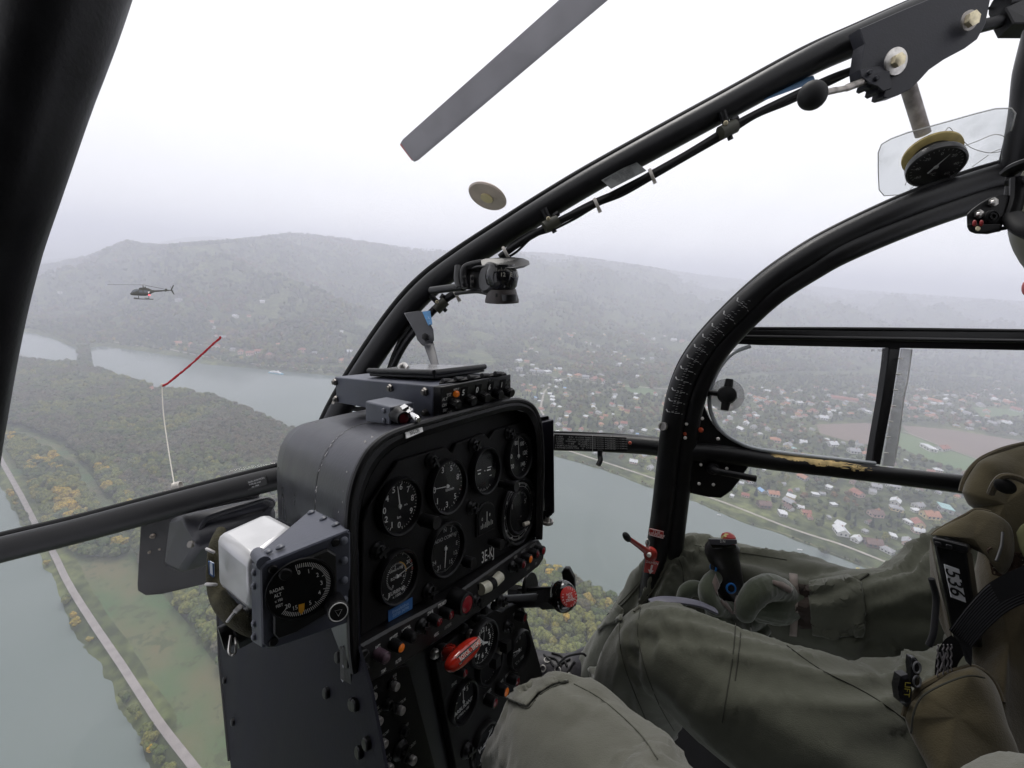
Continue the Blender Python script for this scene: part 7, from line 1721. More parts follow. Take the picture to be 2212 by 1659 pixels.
mb = MB(); e = [(432, 1145), (445, 1122), (480, 1108), (530, 1092), (575, 1078), (590, 1090), (560, 1115), (500, 1132), (450, 1150)]
rr_ = smooth_path([P(u, v, 1.035 + (u - 430) * .0006) for u, v in e + [e[0]]], 6)[:-1]; mb.tube(rr_, .006, 8, closed=True); mb.build('pressed_rim', mat('duct_paint'), FG)
mb = MB(); mb.add([P(u, v, 1.04 + (u - 430) * .0006) for u, v in e], [list(range(len(e)))]); mb.build('pressed_panel', mat('panel_slate', (.035, .035, .045), .4, var=.2, vscale=15), FG, smooth=False)
for u, v in ((335, 1120), (330, 1158), (326, 1192), (322, 1229), (349, 1185), (344, 1245), (380, 1251), (436, 1232)):
 mb = MB(); c = P(u, v, 1.145 + (u - 310) * .0003); mb.lathe(c, nrm([.1, .1, 1]), [(.007, -.012), (.007, .002), (.0045, .004), (.003, .010), (0, .012)], 12); mb.build('bolt', mat('dull_bolt', (.20, .17, .14), .45, metal=.6), FG)
mb = MB(); screw(mb, P(412, 1176, 1.005), nrm([-.2, .3, 1]), .009); mb.build('bolt', mat('dull_screw'), FG)
set_depth(1.0)
decal('serial_label', [(532, 1038, 1.19), (574, 1027, 1.20), (577, 1046, 1.20), (536, 1060, 1.19)], mat('dark_label', (.02, .02, .02), .5), CF, lines=[('SUD-AVIATION', .5, .22, .0058), ('TYPE SE 3160', .4, .50, .005), ('No 1450', .4, .78, .005)], mp=mat('label_print', (.45, .45, .45), .5), th=.001)
# ---- compass on its bracket, on the centre tube
CM = empty('magnetic_compass', at0(1080, 605, .92), 'black magnetic compass under a flat shade beside the centre tube', 'compass')
M_cmp = mat('compass_black', (.010, .010, .011), .35, bump=.1, bscale=250, var=.3, vscale=40)
q = [(992, 580), (1000, 571), (1020, 566), (1050, 559), (1080, 556), (1110, 555), (1132, 558), (1143, 563), (1144, 568), (1132, 574), (1112, 578), (1085, 577), (1060, 572), (1030, 573), (1010, 580)]
zq = [.97, .97, .96, .96, .97, .97, .96, .94, .92, .89, .87, .87, .89, .92, .95]
mb = MB(); V_ = [P(u, v, d) for (u, v), d in zip(q, zq)]; mb.prism(V_, (0, -.004, 0)); bevel(mb.build('sun_shade', M_cmp, CM), .0012)
mb = MB(); mb.tube(smooth_px([(931, 628, 1.0), (960, 624, .98), (985, 621, .96), (1000, 620, .95)]), .0085, 12); mb.tube([P(990, 575, .96), P(988, 600, .955), P(992, 622, .95)], .008, 12); mb.tube(smooth_px([(1005, 622, .94), (1001, 598, .94), (1004, 580, .94), (1016, 573, .94), (1040, 568, .94)]), .0055, 10, flat=1.4); mb.build('bracket', M_cmp, CM)
block('mount_plate', [(998, 582, .95), (1055, 572, .94), (1041, 620, .94), (1036, 627, .94), (998, 625, .95)], [(998, 582, .965), (1055, 572, .955), (1041, 620, .955), (1036, 627, .955), (998, 625, .965)], M_cmp, CM, .001)
for u, v in ((1002, 607), (1020, 607)):
 block('slot_plate', [(u - 4, v - 13, .935), (u + 4, v - 13, .935), (u + 4, v + 13, .935), (u - 4, v + 13, .935)], [(u - 4, v - 13, .94), (u + 4, v - 13, .94), (u + 4, v + 13, .94), (u - 4, v + 13, .94)], mat('worn_bracket', (.07, .065, .06), .5, var=.4, vscale=120), CM, .0008)
 for dv in (-6, 7): mb = MB(); screw(mb, P(u, v + dv, .933), nrm([.1, 0, 1]), .0038); mb.build('screw', M_blk, CM)
up_ = nrm([0, 1, .28]); cx_ = nrm([.9, .0, .1])
c = P(1084, 598, .90)
mb = MB(); mb.lathe(c, up_, [(0, -.032), (.020, -.031), (.030, -.018), (.0335, .0), (.031, .012), (.027, .018), (.026, .024), (0, .024)], 32); body = mb.build('bowl', mat('compass_gloss', (.008, .008, .009), .12), CM)
mb = MB(); cl_ = P(1058, 601, .905); mb.lathe(cl_, nrm([-.75, .05, .55]), [(.029, -.012), (.031, .0), (.031, .006), (.026, .010), (0, .010)], 28); mb.build('end_cap', M_cmp, CM)
mb = MB(); mb.lathe(c - up_ * .046, up_, [(0, -.004), (.034, -.004), (.034, .001), (.028, .022), (.022, .024), (0, .024)], 30); mb.build('skirt', mat('skirt_brown', (.040, .033, .031), .5, var=.2, vscale=60), CM)
mb = MB(); mb.lathe(P(1098, 640, .89), up_, [(0, -.008), (.017, -.008), (.017, .004), (0, .004)], 24); mb.tube([P(1071, 639, .89), P(1088, 641, .89)], .010, 10); mb.tube(smooth_px([(985, 634, 1.0), (1010, 631, .97), (1035, 630, .94), (1060, 636, .91), (1075, 639, .89)]), .0042, 10); mb.build('lamp_lead', M_cmp, CM)
mb = MB(); fo = nrm([.25, 0, .97]); rx = nrm(np.cross(up_, fo))
def cyl(a, z, r=.0342): return c + (fo * math.cos(a) + rx * math.sin(a)) * r + up_ * z
for k in range(-6, 14):
 a = k * .085; h0 = .006 if k % 3 == 0 else .003
 mb.add([cyl(a - .006, .004), cyl(a + .006, .004), cyl(a + .006, .004 + h0), cyl(a - .006, .004 + h0)], [(0, 1, 2, 3)])
for a, t_ in ((-.15, '12'), (.32, 'E'), (.80, '6')): p = cyl(a, -.003, .0345); add_text(mb, t_, p, nrm(np.cross(up_, p - c - up_ * np.dot(p - c, up_))), up_, .0105, .01)
mb.build('compass_card', mat('card_print', (.42, .40, .34), .6), CM, smooth=False)
# ---- strut joint between centre tube and transponder, with blue label
SJ = empty('hood_strut', at0(905, 740, 1.0), 'dark grey riveted strut joint from the centre tube to the transponder', 'strut')
block('upper_plate', [(872, 676, 1.02), (905, 672, .98), (918, 674, .98), (936, 712, .96), (938, 735, .95), (928, 748, .95), (913, 747, .95), (902, 735, .95), (896, 718, .96)], [(872, 676, 1.035), (905, 672, .995), (918, 674, .995), (936, 712, .975), (938, 735, .965), (928, 748, .965), (913, 747, .965), (902, 735, .965), (896, 718, .975)], mat('strut_grey', (.028, .029, .036), .42, bump=.1, bscale=200, var=.2, vscale=20), SJ, .002)
block('lower_arm', [(914, 742, .955), (936, 738, .955), (949, 790, .88), (953, 800, .87), (936, 802, .87)], [(914, 742, .963), (936, 738, .963), (949, 790, .888), (953, 800, .878), (936, 802, .878)], mat('strut_grey'), SJ, .0015)
mb = MB(); hexbolt(mb, P(920, 728, .948), nrm([-.2, .1, 1]), .008, .005); mb.build('bolt', M_blk, SJ)
o = decal('blue_label', [(912, 673, .972), (929, 671, .97), (934, 700, .955), (925, 703, .957)], mat('bright_blue_tape', (.06, .22, .45), .4, var=.25, vscale=60), SJ, lines=[('A', .5, .5, .010), ('Z', .6, .85, .010)], mp=mat('pale_blue_ink'), th=.001)
# ---- door jettison lever and its red decals on the post
JL = empty('jettison_lever', at0(1385, 1185, .93), 'red door jettison lever with black tip on the door post', 'lever')
mb = MB(); a, b = P(1404, 1196, .925), P(1358, 1163, .90); mb.tube([a, (a + b) / 2, b], [.0075, .0055, .0045], 12, flat=.5, up=[0, 0, 1]); mb.lathe(P(1405, 1197, .93), nrm([-.4, 0, 1]), [(.013, -.008), (.013, .006), (.010, .008), (0, .008)], 20); mb.build('arm', mat('lever_red', (.30, .030, .022), .35, var=.2, vscale=60), JL)
mb = MB(); mb.ell(b + nrm(b - a) * .006, [nrm(b - a) * .013, np.array([.002, .008, 0]), np.array([0, 0, .008])], 16, 10); mb.build('tip', M_rub, JL)
mb = MB(); mb.lathe(P(1402, 1198, .918), nrm([-.4, 0, 1]), [(.0045, -.004), (.0045, .003), (.003, .005), (0, .0055)], 16); mb.build('white_pin', M_rvt, JL)
mb = MB(); mb.tube(smooth_px([(1398, 1182, .935), (1395, 1172, .93), (1399, 1165, .93), (1403, 1172, .93), (1400, 1184, .93)]), .0011, 6); mb.build('split_pin', M_steel, JL)
M_rdl = mat('decal_red', (.42, .035, .028), .4)
dc1 = decal('warning_decal', [(1403, 1141, .946), (1434, 1148, .944), (1433, 1164, .944), (1402, 1156, .946)], M_rdl, None, lines=[('TÜR', .5, .30, .0085), ('ABWURF', .5, .70, .0085)], mp=mat('decal_print', (.70, .60, .58), .5)); tag(dc1, 'red TÜR ABWURF decal on the door post, above the red lever', 'decal')
dc2 = decal('warning_decal', [(1395, 1207, .948), (1424, 1214, .946), (1414, 1240, .950), (1391, 1236, .952)], M_rdl, None, lines=[('ZIEHEN', .5, .16, .0075)], mp=mat('decal_print')); tag(dc2, 'red ZIEHEN decal with white arrow, below the red lever', 'decal')
mb = MB(); mb.add([P(u, v, .943) for u, v in ((1407, 1220), (1411, 1221), (1408, 1232), (1412, 1233), (1404, 1240), (1400, 1230), (1404, 1231))], [(0, 1, 2, 3, 4, 5, 6)]); mb.build('arrow', mat('decal_print'), dc2, smooth=False)
mb = MB(); mb.tube([P(u, v, .944) for u, v in ((1403.8, 1141.8), (1433, 1148.8), (1432, 1163), (1403, 1155.5))], .0006, 5, closed=True); mb.build('border', mat('decal_print'), dc1)
# ---- placard scale (load diagram) printed along the arch
SCP = MB(); ao = smooth_px(AO, None, 14)
uv = np.array([(CX + FPX * p[0] / -p[2], CY - FPX * p[1] / -p[2]) for p in ao])
i0 = int(np.argmin(np.hypot(uv[:, 0] - 1447, uv[:, 1] - 888))); i1 = int(np.argmin(np.hypot(uv[:, 0] - 1615, uv[:, 1] - 648)))
rs_ = np.random.default_rng(2)
seg = np.linspace(i0, i1, 86)
def tubept(f, lat, lift=.0006):
 i = int(f); q = ao[i] * (1 - (f - i)) + ao[min(i + 1, len(ao) - 1)] * (f - i); t = nrm(ao[min(i + 1, len(ao) - 1)] - ao[max(i - 1, 0)])
 toc = nrm(-q); toc = nrm(toc - t * np.dot(toc, t)); sd = np.cross(t, toc); th = lat / .0225
 return q + (toc * math.cos(th) + sd * math.sin(th)) * (.0225 + lift)
for k, f_ in enumerate(seg[:-1]):
 L1 = .0035 if k % 8 else .011
 for s_, e_ in ((-.002 - (L1), .0 - .001), (.001, .002 + L1 * .8)):
  if k % 2 and rs_.random() < .8 or k % 8 == 0:
   a = tubept(f_, s_); b = tubept(f_ + .25, e_); w = nrm(ao[i0 + 1] - ao[i0]) * (.00035 if k % 8 else .0006)
   SCP.add([a - w, b - w, b + w, a + w], [(0, 1, 2, 3)])
 if k % 8 == 0:
  a = tubept(f_, -.013); b = tubept(f_ + .8, -.018); w = nrm(np.cross(b - a, a)) * .0012
  SCP.add([a - w, b - w, b + w, a + w], [(0, 1, 2, 3)]); a = tubept(f_, .014); b = tubept(f_, .018); w = nrm(np.cross(b - a, a)) * .0006; SCP.add([a - w, b - w, b + w, a + w], [(0, 1, 2, 3)])
SCP.build('load_scale_print', mat('scale_print', (.34, .34, .34), .6), CF, smooth=False)
# ---- the cabin behind and around the camera: roof, rear wall, floor, left side
CAB = empty('cabin_shell', at0(1106, 1500, .2), 'dark cabin roof, rear bulkhead and floor of the helicopter', 'cabin')
M_trim = mat('cabin_lining', (.028, .028, .030), .8, bump=.2, bscale=50, var=.2, vscale=6)
def shell(nm, pts, th):
 q = [np.array(p, float) for p in pts]; n = nrm(np.cross(q[1] - q[0], q[2] - q[1])); mb = MB(); mb.prism(q, n * th); return mb.build(nm, M_trim, CAB, smooth=False)
shell('roof', [(-.85, .62, -.30), (1.15, .62, -.25), (1.2, .55, 1.6), (-.9, .55, 1.6)], .03)  # out of view; front edge carried forward to shade the panel
shell('rear_bulkhead', [(-.95, .6, 1.3), (1.3, .6, 1.3), (1.3, -1.2, 1.1), (-.95, -1.2, 1.1)], .03)
shell('side_wall', [(-.75, .6, .12), (-.75, .6, 1.3), (-.78, -1.2, 1.1), (-.78, -1.2, .05)], .03)
shell('side_wall', [(1.35, .6, .15), (1.35, .6, 1.4), (1.4, -1.2, 1.2), (1.4, -1.2, .0)], .03)
shell('floor', [(-.8, -1.05, -.25), (1.35, -1.0, -.25), (1.35, -1.15, 1.2), (-.8, -1.15, 1.2)], .03)
# =================================================================== PEOPLE
set_depth(1.0)
def cloth_mat(name, col, var=.14, scale=900, sheen=.3):
 m = bpy.data.materials.new(name); m.use_nodes = True; nt = m.node_tree; N, L = nt.nodes.new, nt.links.new; b = nt.nodes['Principled BSDF']
 b.inputs['Roughness'].default_value = .92; b.inputs['Specular IOR Level'].default_value = .15; b.inputs['Sheen Weight'].default_value = sheen; b.inputs['Sheen Roughness'].default_value = .5
 tc = N('ShaderNodeTexCoord'); n = N('ShaderNodeTexNoise'); n.inputs['Scale'].default_value = 6; n.inputs['Detail'].default_value = 7; n.inputs['Roughness'].default_value = .6
 L(tc.outputs['Object'], n.inputs[0]); cr = N('ShaderNodeValToRGB'); cr.color_ramp.elements[0].position = .3; cr.color_ramp.elements[1].position = .7
 cr.color_ramp.elements[0].color = (*[c * (1 - var) for c in col], 1); cr.color_ramp.elements[1].color = (*[c * (1 + var) for c in col], 1)
 L(n.outputs['Fac'], cr.inputs[0]); L(cr.outputs[0], b.inputs['Base Color'])
 w1 = N('ShaderNodeTexNoise'); w1.inputs['Scale'].default_value = scale; w1.inputs['Detail'].default_value = 2
 n3 = N('ShaderNodeTexNoise'); n3.inputs['Scale'].default_value = 28; n3.inputs['Detail'].default_value = 5
 L(tc.outputs['Object'], w1.inputs[0]); L(tc.outputs['Object'], n3.inputs[0])
 ad = N('ShaderNodeMath'); ad.operation = 'MULTIPLY_ADD'; ad.inputs[1].default_value = 5.0; L(n3.outputs['Fac'], ad.inputs[0]); L(w1.outputs['Fac'], ad.inputs[2])
 bp = N('ShaderNodeBump'); bp.inputs['Strength'].default_value = .35; bp.inputs['Distance'].default_value = .0012
 L(ad.outputs[0], bp.inputs['Height']); L(bp.outputs[0], b.inputs['Normal'])
 MATS[name] = m; return m
M_suit = cloth_mat('flight_suit_cloth', (.078, .081, .061))
M_suit2 = cloth_mat('faded_suit_cloth', (.118, .118, .096))
M_vest = cloth_mat('vest_canvas', (.082, .068, .038), .2, 600)
M_vest2 = cloth_mat('pouch_canvas', (.070, .056, .032), .2, 600)
M_glv = cloth_mat('glove_fleece', (.056, .066, .043), .2, 500, .6)
M_palm = cloth_mat('glove_leather', (.16, .125, .11), .2, 300)
M_strap = cloth_mat('black_webbing', (.012, .012, .014), .2, 900, .1)
M_cuff = cloth_mat('velcro_brown', (.035, .026, .022), .2, 1200, .1)
M_seam = mat('seam_thread', (.030, .030, .022), .9); M_seam2 = mat('seam_thread_pale', (.07, .07, .055), .9)
def limb(mb, pts, k=5, n=20):
 """pts: (u, v, depth, radius)"""
 pth = smooth_path([P(a, b, c) for a, b, c, _ in pts], k)
 rad = smooth_path([np.array([r, 0, 0]) for *_, r in pts], k)[:, 0]
 mb.tube(pth, rad, n)
 for e, r in ((pth[0], rad[0]), (pth[-1], rad[-1])): mb.ell(e, [(r, 0, 0), (0, r, 0), (0, 0, r)], 16, 10)
 return pth, rad
def fuse(mb, voxel, smooth_it=6):
 """voxel-fuses overlapping shapes into one skin; returns world-space arrays"""
 V = np.array(mb.v) @ R.T
 me = bpy.data.meshes.new('tmp'); me.from_pydata([tuple(v) for v in V], [], mb.f); me.update()
 ob = bpy.data.objects.new('tmp', me); COL.objects.link(ob)
 m = ob.modifiers.new('r', 'REMESH'); m.mode = 'VOXEL'; m.voxel_size = voxel
 s = ob.modifiers.new('s', 'SMOOTH'); s.factor = .5; s.iterations = smooth_it
 dg = bpy.context.evaluated_depsgraph_get(); dg.update(); ev = ob.evaluated_get(dg); mm = ev.to_mesh()
 co = np.empty(len(mm.vertices) * 3); mm.vertices.foreach_get('co', co); co = co.reshape(-1, 3)
 no = np.empty(len(mm.vertices) * 3); mm.vertices.foreach_get('normal', no); no = no.reshape(-1, 3)
 F = [tuple(p.vertices) for p in mm.polygons]
 ev.to_mesh_clear(); bpy.data.objects.remove(ob); bpy.data.meshes.remove(me)
 return co, no, F
def folds(co, no, limbs, amp=.0125, seed=5):
 """cloth folds: run around the limbs, gather at the joints"""
 C = co @ R                                   # camera frame
 best = np.full(len(C), 1e9); s_ = np.zeros(len(C)); th = np.zeros(len(C)); w = np.zeros(len(C)); lid = np.zeros(len(C))
 for li, (pth, rad, joints) in enumerate(limbs):
  cum = np.r_[0, np.cumsum(np.linalg.norm(np.diff(pth, axis=0), axis=1))]
  for i in range(len(pth) - 1):
   a, b = pth[i], pth[i + 1]; ab = b - a; l2 = ab @ ab
   t = np.clip(((C - a) @ ab) / l2, 0, 1); q = a + t[:, None] * ab; d = np.linalg.norm(C - q, axis=1) / (rad[i] + 1e-6)
   m = d < best
   best[m] = d[m]; s_[m] = (cum[i] + t * math.sqrt(l2))[m]; lid[m] = li
   e = nrm(ab); r1 = nrm(np.cross(e, [0, 0, 1.])); r2 = np.cross(e, r1)
   th[m] = np.arctan2((C - q) @ r2, (C - q) @ r1)[m]
   jw = np.zeros(len(C)); ss = cum[i] + t * math.sqrt(l2)
   for (js, width, jamp) in joints: jw = np.maximum(jw, jamp * np.exp(-((ss - js * cum[-1]) / width) ** 2))
   w[m] = jw[m]
 cx_, sx_ = np.cos(th) * 1.3, np.sin(th) * 1.3
 f1 = 1 - np.abs(2 * vnoise(s_ * 26 + cx_ * 1.6 + lid * 31, sx_ * 1.3 + 5, seed) - 1)
 f2 = 1 - np.abs(2 * vnoise(s_ * 11 + sx_ * 2.2 + lid * 17, cx_ * 1.0 + s_ * 4, seed + 3) - 1)
 f3 = vnoise(s_ * 5 + lid * 7, cx_ * 1.5 + sx_ * 1.1, seed + 6) - .5
 d = amp * (w * ((f1 ** 2 - .3) * 1.3) + (.35 + .8 * w) * (f2 ** 2.2 - .25) * 1.7 + f3 * 1.8)
 return co + no * d[:, None]
def project(u, v, bvh):
 h = bvh.ray_cast(Vector((0, 0, 0)), Vector(tuple(R @ ray(u, v))), 5)
 return h
def seam(name, pts, bvh, par, r=.0008, m=None, off=.0004, k=6):
 q = smooth_path([np.array((u, v, 0)) for u, v in pts], k); out = []
 for u, v, _ in q:
  h = project(u, v, bvh)
  if h[0] is not None: out.append(np.array(h[0]) + np.array(h[1]) * off)
 if len(out) < 3: return
 mb = MB(); mb.tube(out, r, 6); return mesh_obj(name, mb.v, mb.f, m or M_seam, par, True, world=True)
def patch(name, pts, bvh, par, m, off=.0022, res=7, th=.002):
 """cloth piece sewn on: follows the body beneath it"""
 poly = np.array(pts, float); bm = bmesh.new(); dn = densify(poly, res * 1.5)
 vs = [bm.verts.new((p[0], p[1], 0)) for p in dn]; f = bm.faces.new(vs); bmesh.ops.triangulate(bm, faces=[f])
 for _ in range(5):
  es = [e for e in bm.edges if e.calc_length() > res * 1.6]
  if not es: break
  bmesh.ops.subdivide_edges(bm, edges=es, cuts=1); bmesh.ops.triangulate(bm, faces=bm.faces[:])
 bad = []
 for v in bm.verts:
  h = project(v.co.x, v.co.y, bvh)
  if h[0] is None: bad.append(v); continue
  p = h[0] + h[1] * off; v.co = p
 if bad: bmesh.ops.delete(bm, geom=bad, context='VERTS')
 V_ = [tuple(v.co) for v in bm.verts]; bm.verts.index_update(); F_ = [tuple(v.index for v in f.verts) for f in bm.faces]; bm.free()
 o = mesh_obj(name, V_, F_, m, par, True, world=True)
 s = o.modifiers.new('thick', 'SOLIDIFY'); s.thickness = th; s.offset = 0
 return o
def pad(name, outline, m, par, puff=.02, rings=(1, .985, .95, .88, .76, .6, .4, .2), wr=.003, seed=1, back=.02, label=None, fold=30, k=4):
 """stuffed cloth piece: outline (u, v, depth), bulges towards its middle"""
 q = smooth_path([P(*x) for x in outline] + [P(*outline[0])], k)[:-1]; c = q.mean(0); n = nrm(-c); V_ = []; m_ = len(q)
 rg = random.Random(seed)
 V_ += [p - n * back * .9 + (c - p) * .05 for p in q]
 for j, s in enumerate(rings):
  h = puff * (1 - s ** 2.6) ** .6 if s < 1 else 0
  for p in q:
   w = c + (p - c) * s + n * h; 
   V_.append(w)
 V_.append(c + n * puff)
 A = np.array(V_); Wp = A
 nz = (vnoise(Wp[:, 0] * fold + seed * 7, Wp[:, 1] * fold * .6 + 3 + Wp[:, 2] * 9, seed) - .5) + .5 * (1 - np.abs(2 * vnoise(Wp[:, 0] * fold * .5 + Wp[:, 1] * fold * .8, Wp[:, 1] * fold * .3, seed + 4) - 1) - .5)
 A = A + n * (nz * wr * 3.2)[:, None]
 F_ = []; K = len(rings) + 1
 for j in range(K - 1):
  for i in range(m_): F_.append((j * m_ + i, j * m_ + (i + 1) % m_, (j + 1) * m_ + (i + 1) % m_, (j + 1) * m_ + i))
 for i in range(m_): F_.append(((K - 1) * m_ + i, (K - 1) * m_ + (i + 1) % m_, K * m_))
 F_.append(tuple(range(m_))[::-1])
 o = mesh_obj(name, A, F_, m, par, True, autosm=False, label=label); return o, q + n * .001, c, n
def bind(q, m, par, r=.004, nm='binding'):
 mb = MB(); mb.tube(q, r, 8, closed=True); return mb.build(nm, m, par)
# ---- the pilot
PL = empty('person', at0(2080, 1560, .66), 'pilot in olive flight suit and tan survival vest gripping the control stick', 'person')
mb = MB(); L1 = limb(mb, [(2260, 1640, .60, .125), (2080, 1655, .60, .110), (1900, 1628, .61, .100), (1740, 1575, .63, .098), (1590, 1492, .67, .089), (1458, 1414, .72, .0740), (1408, 1440, .76, .073), (1368, 1520, .81, .072), (1325, 1620, .88, .068), (1285, 1720, .96, .06), (1250, 1800, 1.03, .05)])
L2 = limb(mb, [(2290, 1500, .74, .13), (2130, 1452, .78, .115), (1960, 1395, .83, .102), (1790, 1330, .88, .092), (1630, 1276, .94, .080), (1513, 1248, .985, .070), (1455, 1278, 1.0, .068), (1400, 1333, 1.03, .067), (1348, 1392, 1.07, .064), (1300, 1440, 1.11, .057), (1262, 1470, 1.14, .05)])
limb(mb, [(2330, 1620, .62, .13), (2480, 1450, .58, .15), (2640, 1200, .54, .155), (2640, 950, .54, .11), (2600, 760, .54, .055), (2600, 620, .54, .07), (2600, 440, .55, .09)])
A1 = limb(mb, [(2560, 1060, .60, .085), (2400, 1100, .66, .080), (2260, 1165, .73, .076), (2110, 1250, .78, .076), (2010, 1312, .79, .076), (1955, 1318, .80, .071), (1860, 1312, .83, .066), (1790, 1310, .85, .058), (1740, 1305, .865, .046), (1712, 1302, .87, .037)])
co, no, F_ = fuse(mb, .0075, 8)
co = folds(co, no, [(L1[0], L1[1], [(.63, .10, 1.3), (.08, .16, 1.0), (.9, .1, .8)]), (L2[0], L2[1], [(.62, .10, 1.2), (.1, .2, .8)]), (A1[0], A1[1], [(.50, .10, 1.0), (.9, .06, .3)])])
body = mesh_obj('body', co, F_, M_suit, PL, True, world=True, autosm=False)
BV = BVHTree.FromPolygons([tuple(v) for v in co], F_)
for s_ in ([(1345, 1320), (1338, 1370), (1350, 1440), (1385, 1530), (1415, 1600), (1440, 1659)], [(1384, 1312), (1378, 1370), (1396, 1450), (1428, 1530), (1470, 1600)],
           [(1590, 1330), (1585, 1400), (1575, 1470), (1560, 1560)], [(1602, 1335), (1597, 1400), (1588, 1470)], [(1700, 1395), (1770, 1445), (1840, 1480), (1900, 1515), (1960, 1560), (2010, 1610)],
           [(1440, 1182), (1470, 1215), (1478, 1260)], [(1500, 1178), (1560, 1188), (1640, 1200), (1700, 1210)], [(1440, 1184), (1400, 1235), (1352, 1290), (1310, 1330)]):
 seam('seam', s_, BV, PL)
for s_ in ([(1416, 1205), (1390, 1250), (1360, 1290), (1338, 1312)], [(1444, 1218), (1420, 1262), (1398, 1292), (1370, 1322)]): seam('pocket_zip', s_, BV, PL, .0022, mat('zip_olive', (.05, .05, .035), .8))
patch('pocket', [(1330, 1300), (1350, 1318), (1345, 1345), (1310, 1352), (1296, 1366), (1292, 1348), (1312, 1325)], BV, PL, M_suit, .004)
patch('sleeve_cuff', [(1748, 1258), (1790, 1252), (1834, 1245), (1862, 1260), (1870, 1320), (1862, 1372), (1800, 1380), (1755, 1370), (1750, 1320)], BV, PL, M_suit, .0035, th=.0025)
patch('cuff_patch', [(1718, 1262), (1745, 1264), (1766, 1280), (1770, 1330), (1768, 1358), (1728, 1356), (1716, 1340)], BV, PL, M_cuff, .003)
patch('cuff_tab', [(1704, 1243), (1722, 1245), (1726, 1300), (1722, 1372), (1706, 1370), (1708, 1300)], BV, PL, mat('cuff_tab', (.20, .17, .15), .9, var=.1, vscale=60), .004)
seam('seam', [(1800, 1246), (1815, 1290), (1820, 1340), (1812, 1378)], BV, PL); seam('sleeve_fold', [(1876, 1240), (1850, 1262), (1838, 1300), (1822, 1330), (1816, 1350)], BV, PL, .0018)
mb = MB()
limb(mb, [(1728, 1303, .866, .039), (1700, 1300, .868, .041), (1668, 1298, .868, .043), (1640, 1298, .872, .038)], 4)
limb(mb, [(1700, 1282, .855, .022), (1668, 1268, .838, .0235), (1640, 1276, .823, .023), (1618, 1300, .818, .0205), (1608, 1322, .820, .018)], 5, 16)      # thumb
limb(mb, [(1650, 1296, .885, .017), (1600, 1316, .87, .017), (1560, 1318, .848, .0175), (1535, 1298, .842, .0175), (1529, 1270, .852, .0165), (1547, 1244, .872, .014)], 5, 14)   # index
limb(mb, [(1655, 1324, .88, .016), (1612, 1349, .865, .016), (1578, 1355, .842, .016), (1552, 1345, .840, .0155), (1544, 1326, .852, .014)], 5, 14)      # middle
limb(mb, [(1660, 1346, .88, .015), (1622, 1378, .865, .015), (1590, 1386, .842, .015), (1566, 1376, .844, .014)], 5, 14)       # ring
limb(mb, [(1668, 1362, .885, .013), (1638, 1402, .87, .013), (1608, 1412, .850, .013), (1590, 1404, .852, .012)], 5, 14)     # little
co, no, F_ = fuse(mb, .0021, 2)
C = co @ R; d = (1 - np.abs(2 * vnoise(C[:, 0] * 95, C[:, 1] * 80 + C[:, 2] * 60, 3) - 1) - .5) * .0012 + (vnoise(C[:, 0] * 40, C[:, 1] * 40, 8) - .5) * .002
co = co + no * d[:, None]
gl = mesh_obj('glove', co, F_, M_glv, PL, True, world=True, autosm=False)
BG = BVHTree.FromPolygons([tuple(v) for v in co], F_)
patch('glove_palm', [(1545, 1240), (1553, 1262), (1562, 1290), (1580, 1318), (1592, 1325), (1580, 1326), (1560, 1306), (1546, 1282), (1538, 1258)], BG, gl, M_palm, .0012, 4, .001)
seam('glove_seam', [(1612, 1244), (1600, 1265), (1590, 1290), (1588, 1320)], BG, gl, .0012, M_palm)
patch('glove_leather', [(1668, 1254), (1690, 1258), (1712, 1272), (1706, 1282), (1688, 1272), (1668, 1262)], BG, gl, M_palm, .0015, 5, .001)
mb = MB(); limb(mb, [(1545, 1312, .885, .013), (1520, 1280, .888, .0145), (1500, 1270, .89, .0150), (1482, 1278, .89, .0145), (1474, 1296, .892, .013)], 5, 14)
limb(mb, [(1548, 1330, .89, .016), (1540, 1318, .89, .017), (1552, 1312, .89, .018)], 4, 12)
co2, no2, F2 = fuse(mb, .003, 3); mesh_obj('glove', co2, F2, M_glv, PL, True, world=True, autosm=False)
mb = MB(); kb = smooth_px([(1404, 1302, .80), (1430, 1296, .80), (1465, 1297, .80), (1510, 1305, .80), (1545, 1320, .80)]); mb.tube(kb, .012, 10, flat=.35); mb.build('kneeboard_edge', mat('kneeboard', (.10, .10, .13), .5), PL)
def boot(pts, lace, par):
 mb = MB(); limb(mb, pts, 5, 18); co, no, F_ = fuse(mb, .006, 4); o = mesh_obj('boot', co, F_, mat('boot_leather', (.020, .018, .022), .5, bump=.3, bscale=150, var=.3, vscale=30), par, True, world=True, autosm=False)
 bv = BVHTree.FromPolygons([tuple(v) for v in co], F_)
 for u, v in lace:
  h = project(u, v, bv)
  if h[0] is None: continue
  mb = MB(); c = np.array(h[0]); n = np.array(h[1]); a = nrm(np.cross(n, [0, 0, 1])); b = np.cross(n, a); mb.tube([c + n * .001 + (a * math.cos(t) + b * math.sin(t)) * .0068 for t in np.linspace(0, 6.283, 15)[:-1]], .0016, 6, closed=True)
  mesh_obj('eyelet', mb.v, mb.f, mat('eyelet_steel', (.30, .29, .27), .4, metal=.7), o, True, world=True)
 return o, bv
bo, bvb = boot([(1290, 1440, 1.12, .052), (1250, 1462, 1.13, .055), (1212, 1462, 1.13, .052), (1175, 1450, 1.14, .046), (1140, 1440, 1.16, .040), (1110, 1432, 1.19, .034)], ((1182, 1426), (1205, 1448), (1229, 1461), (1173, 1444)), PL)
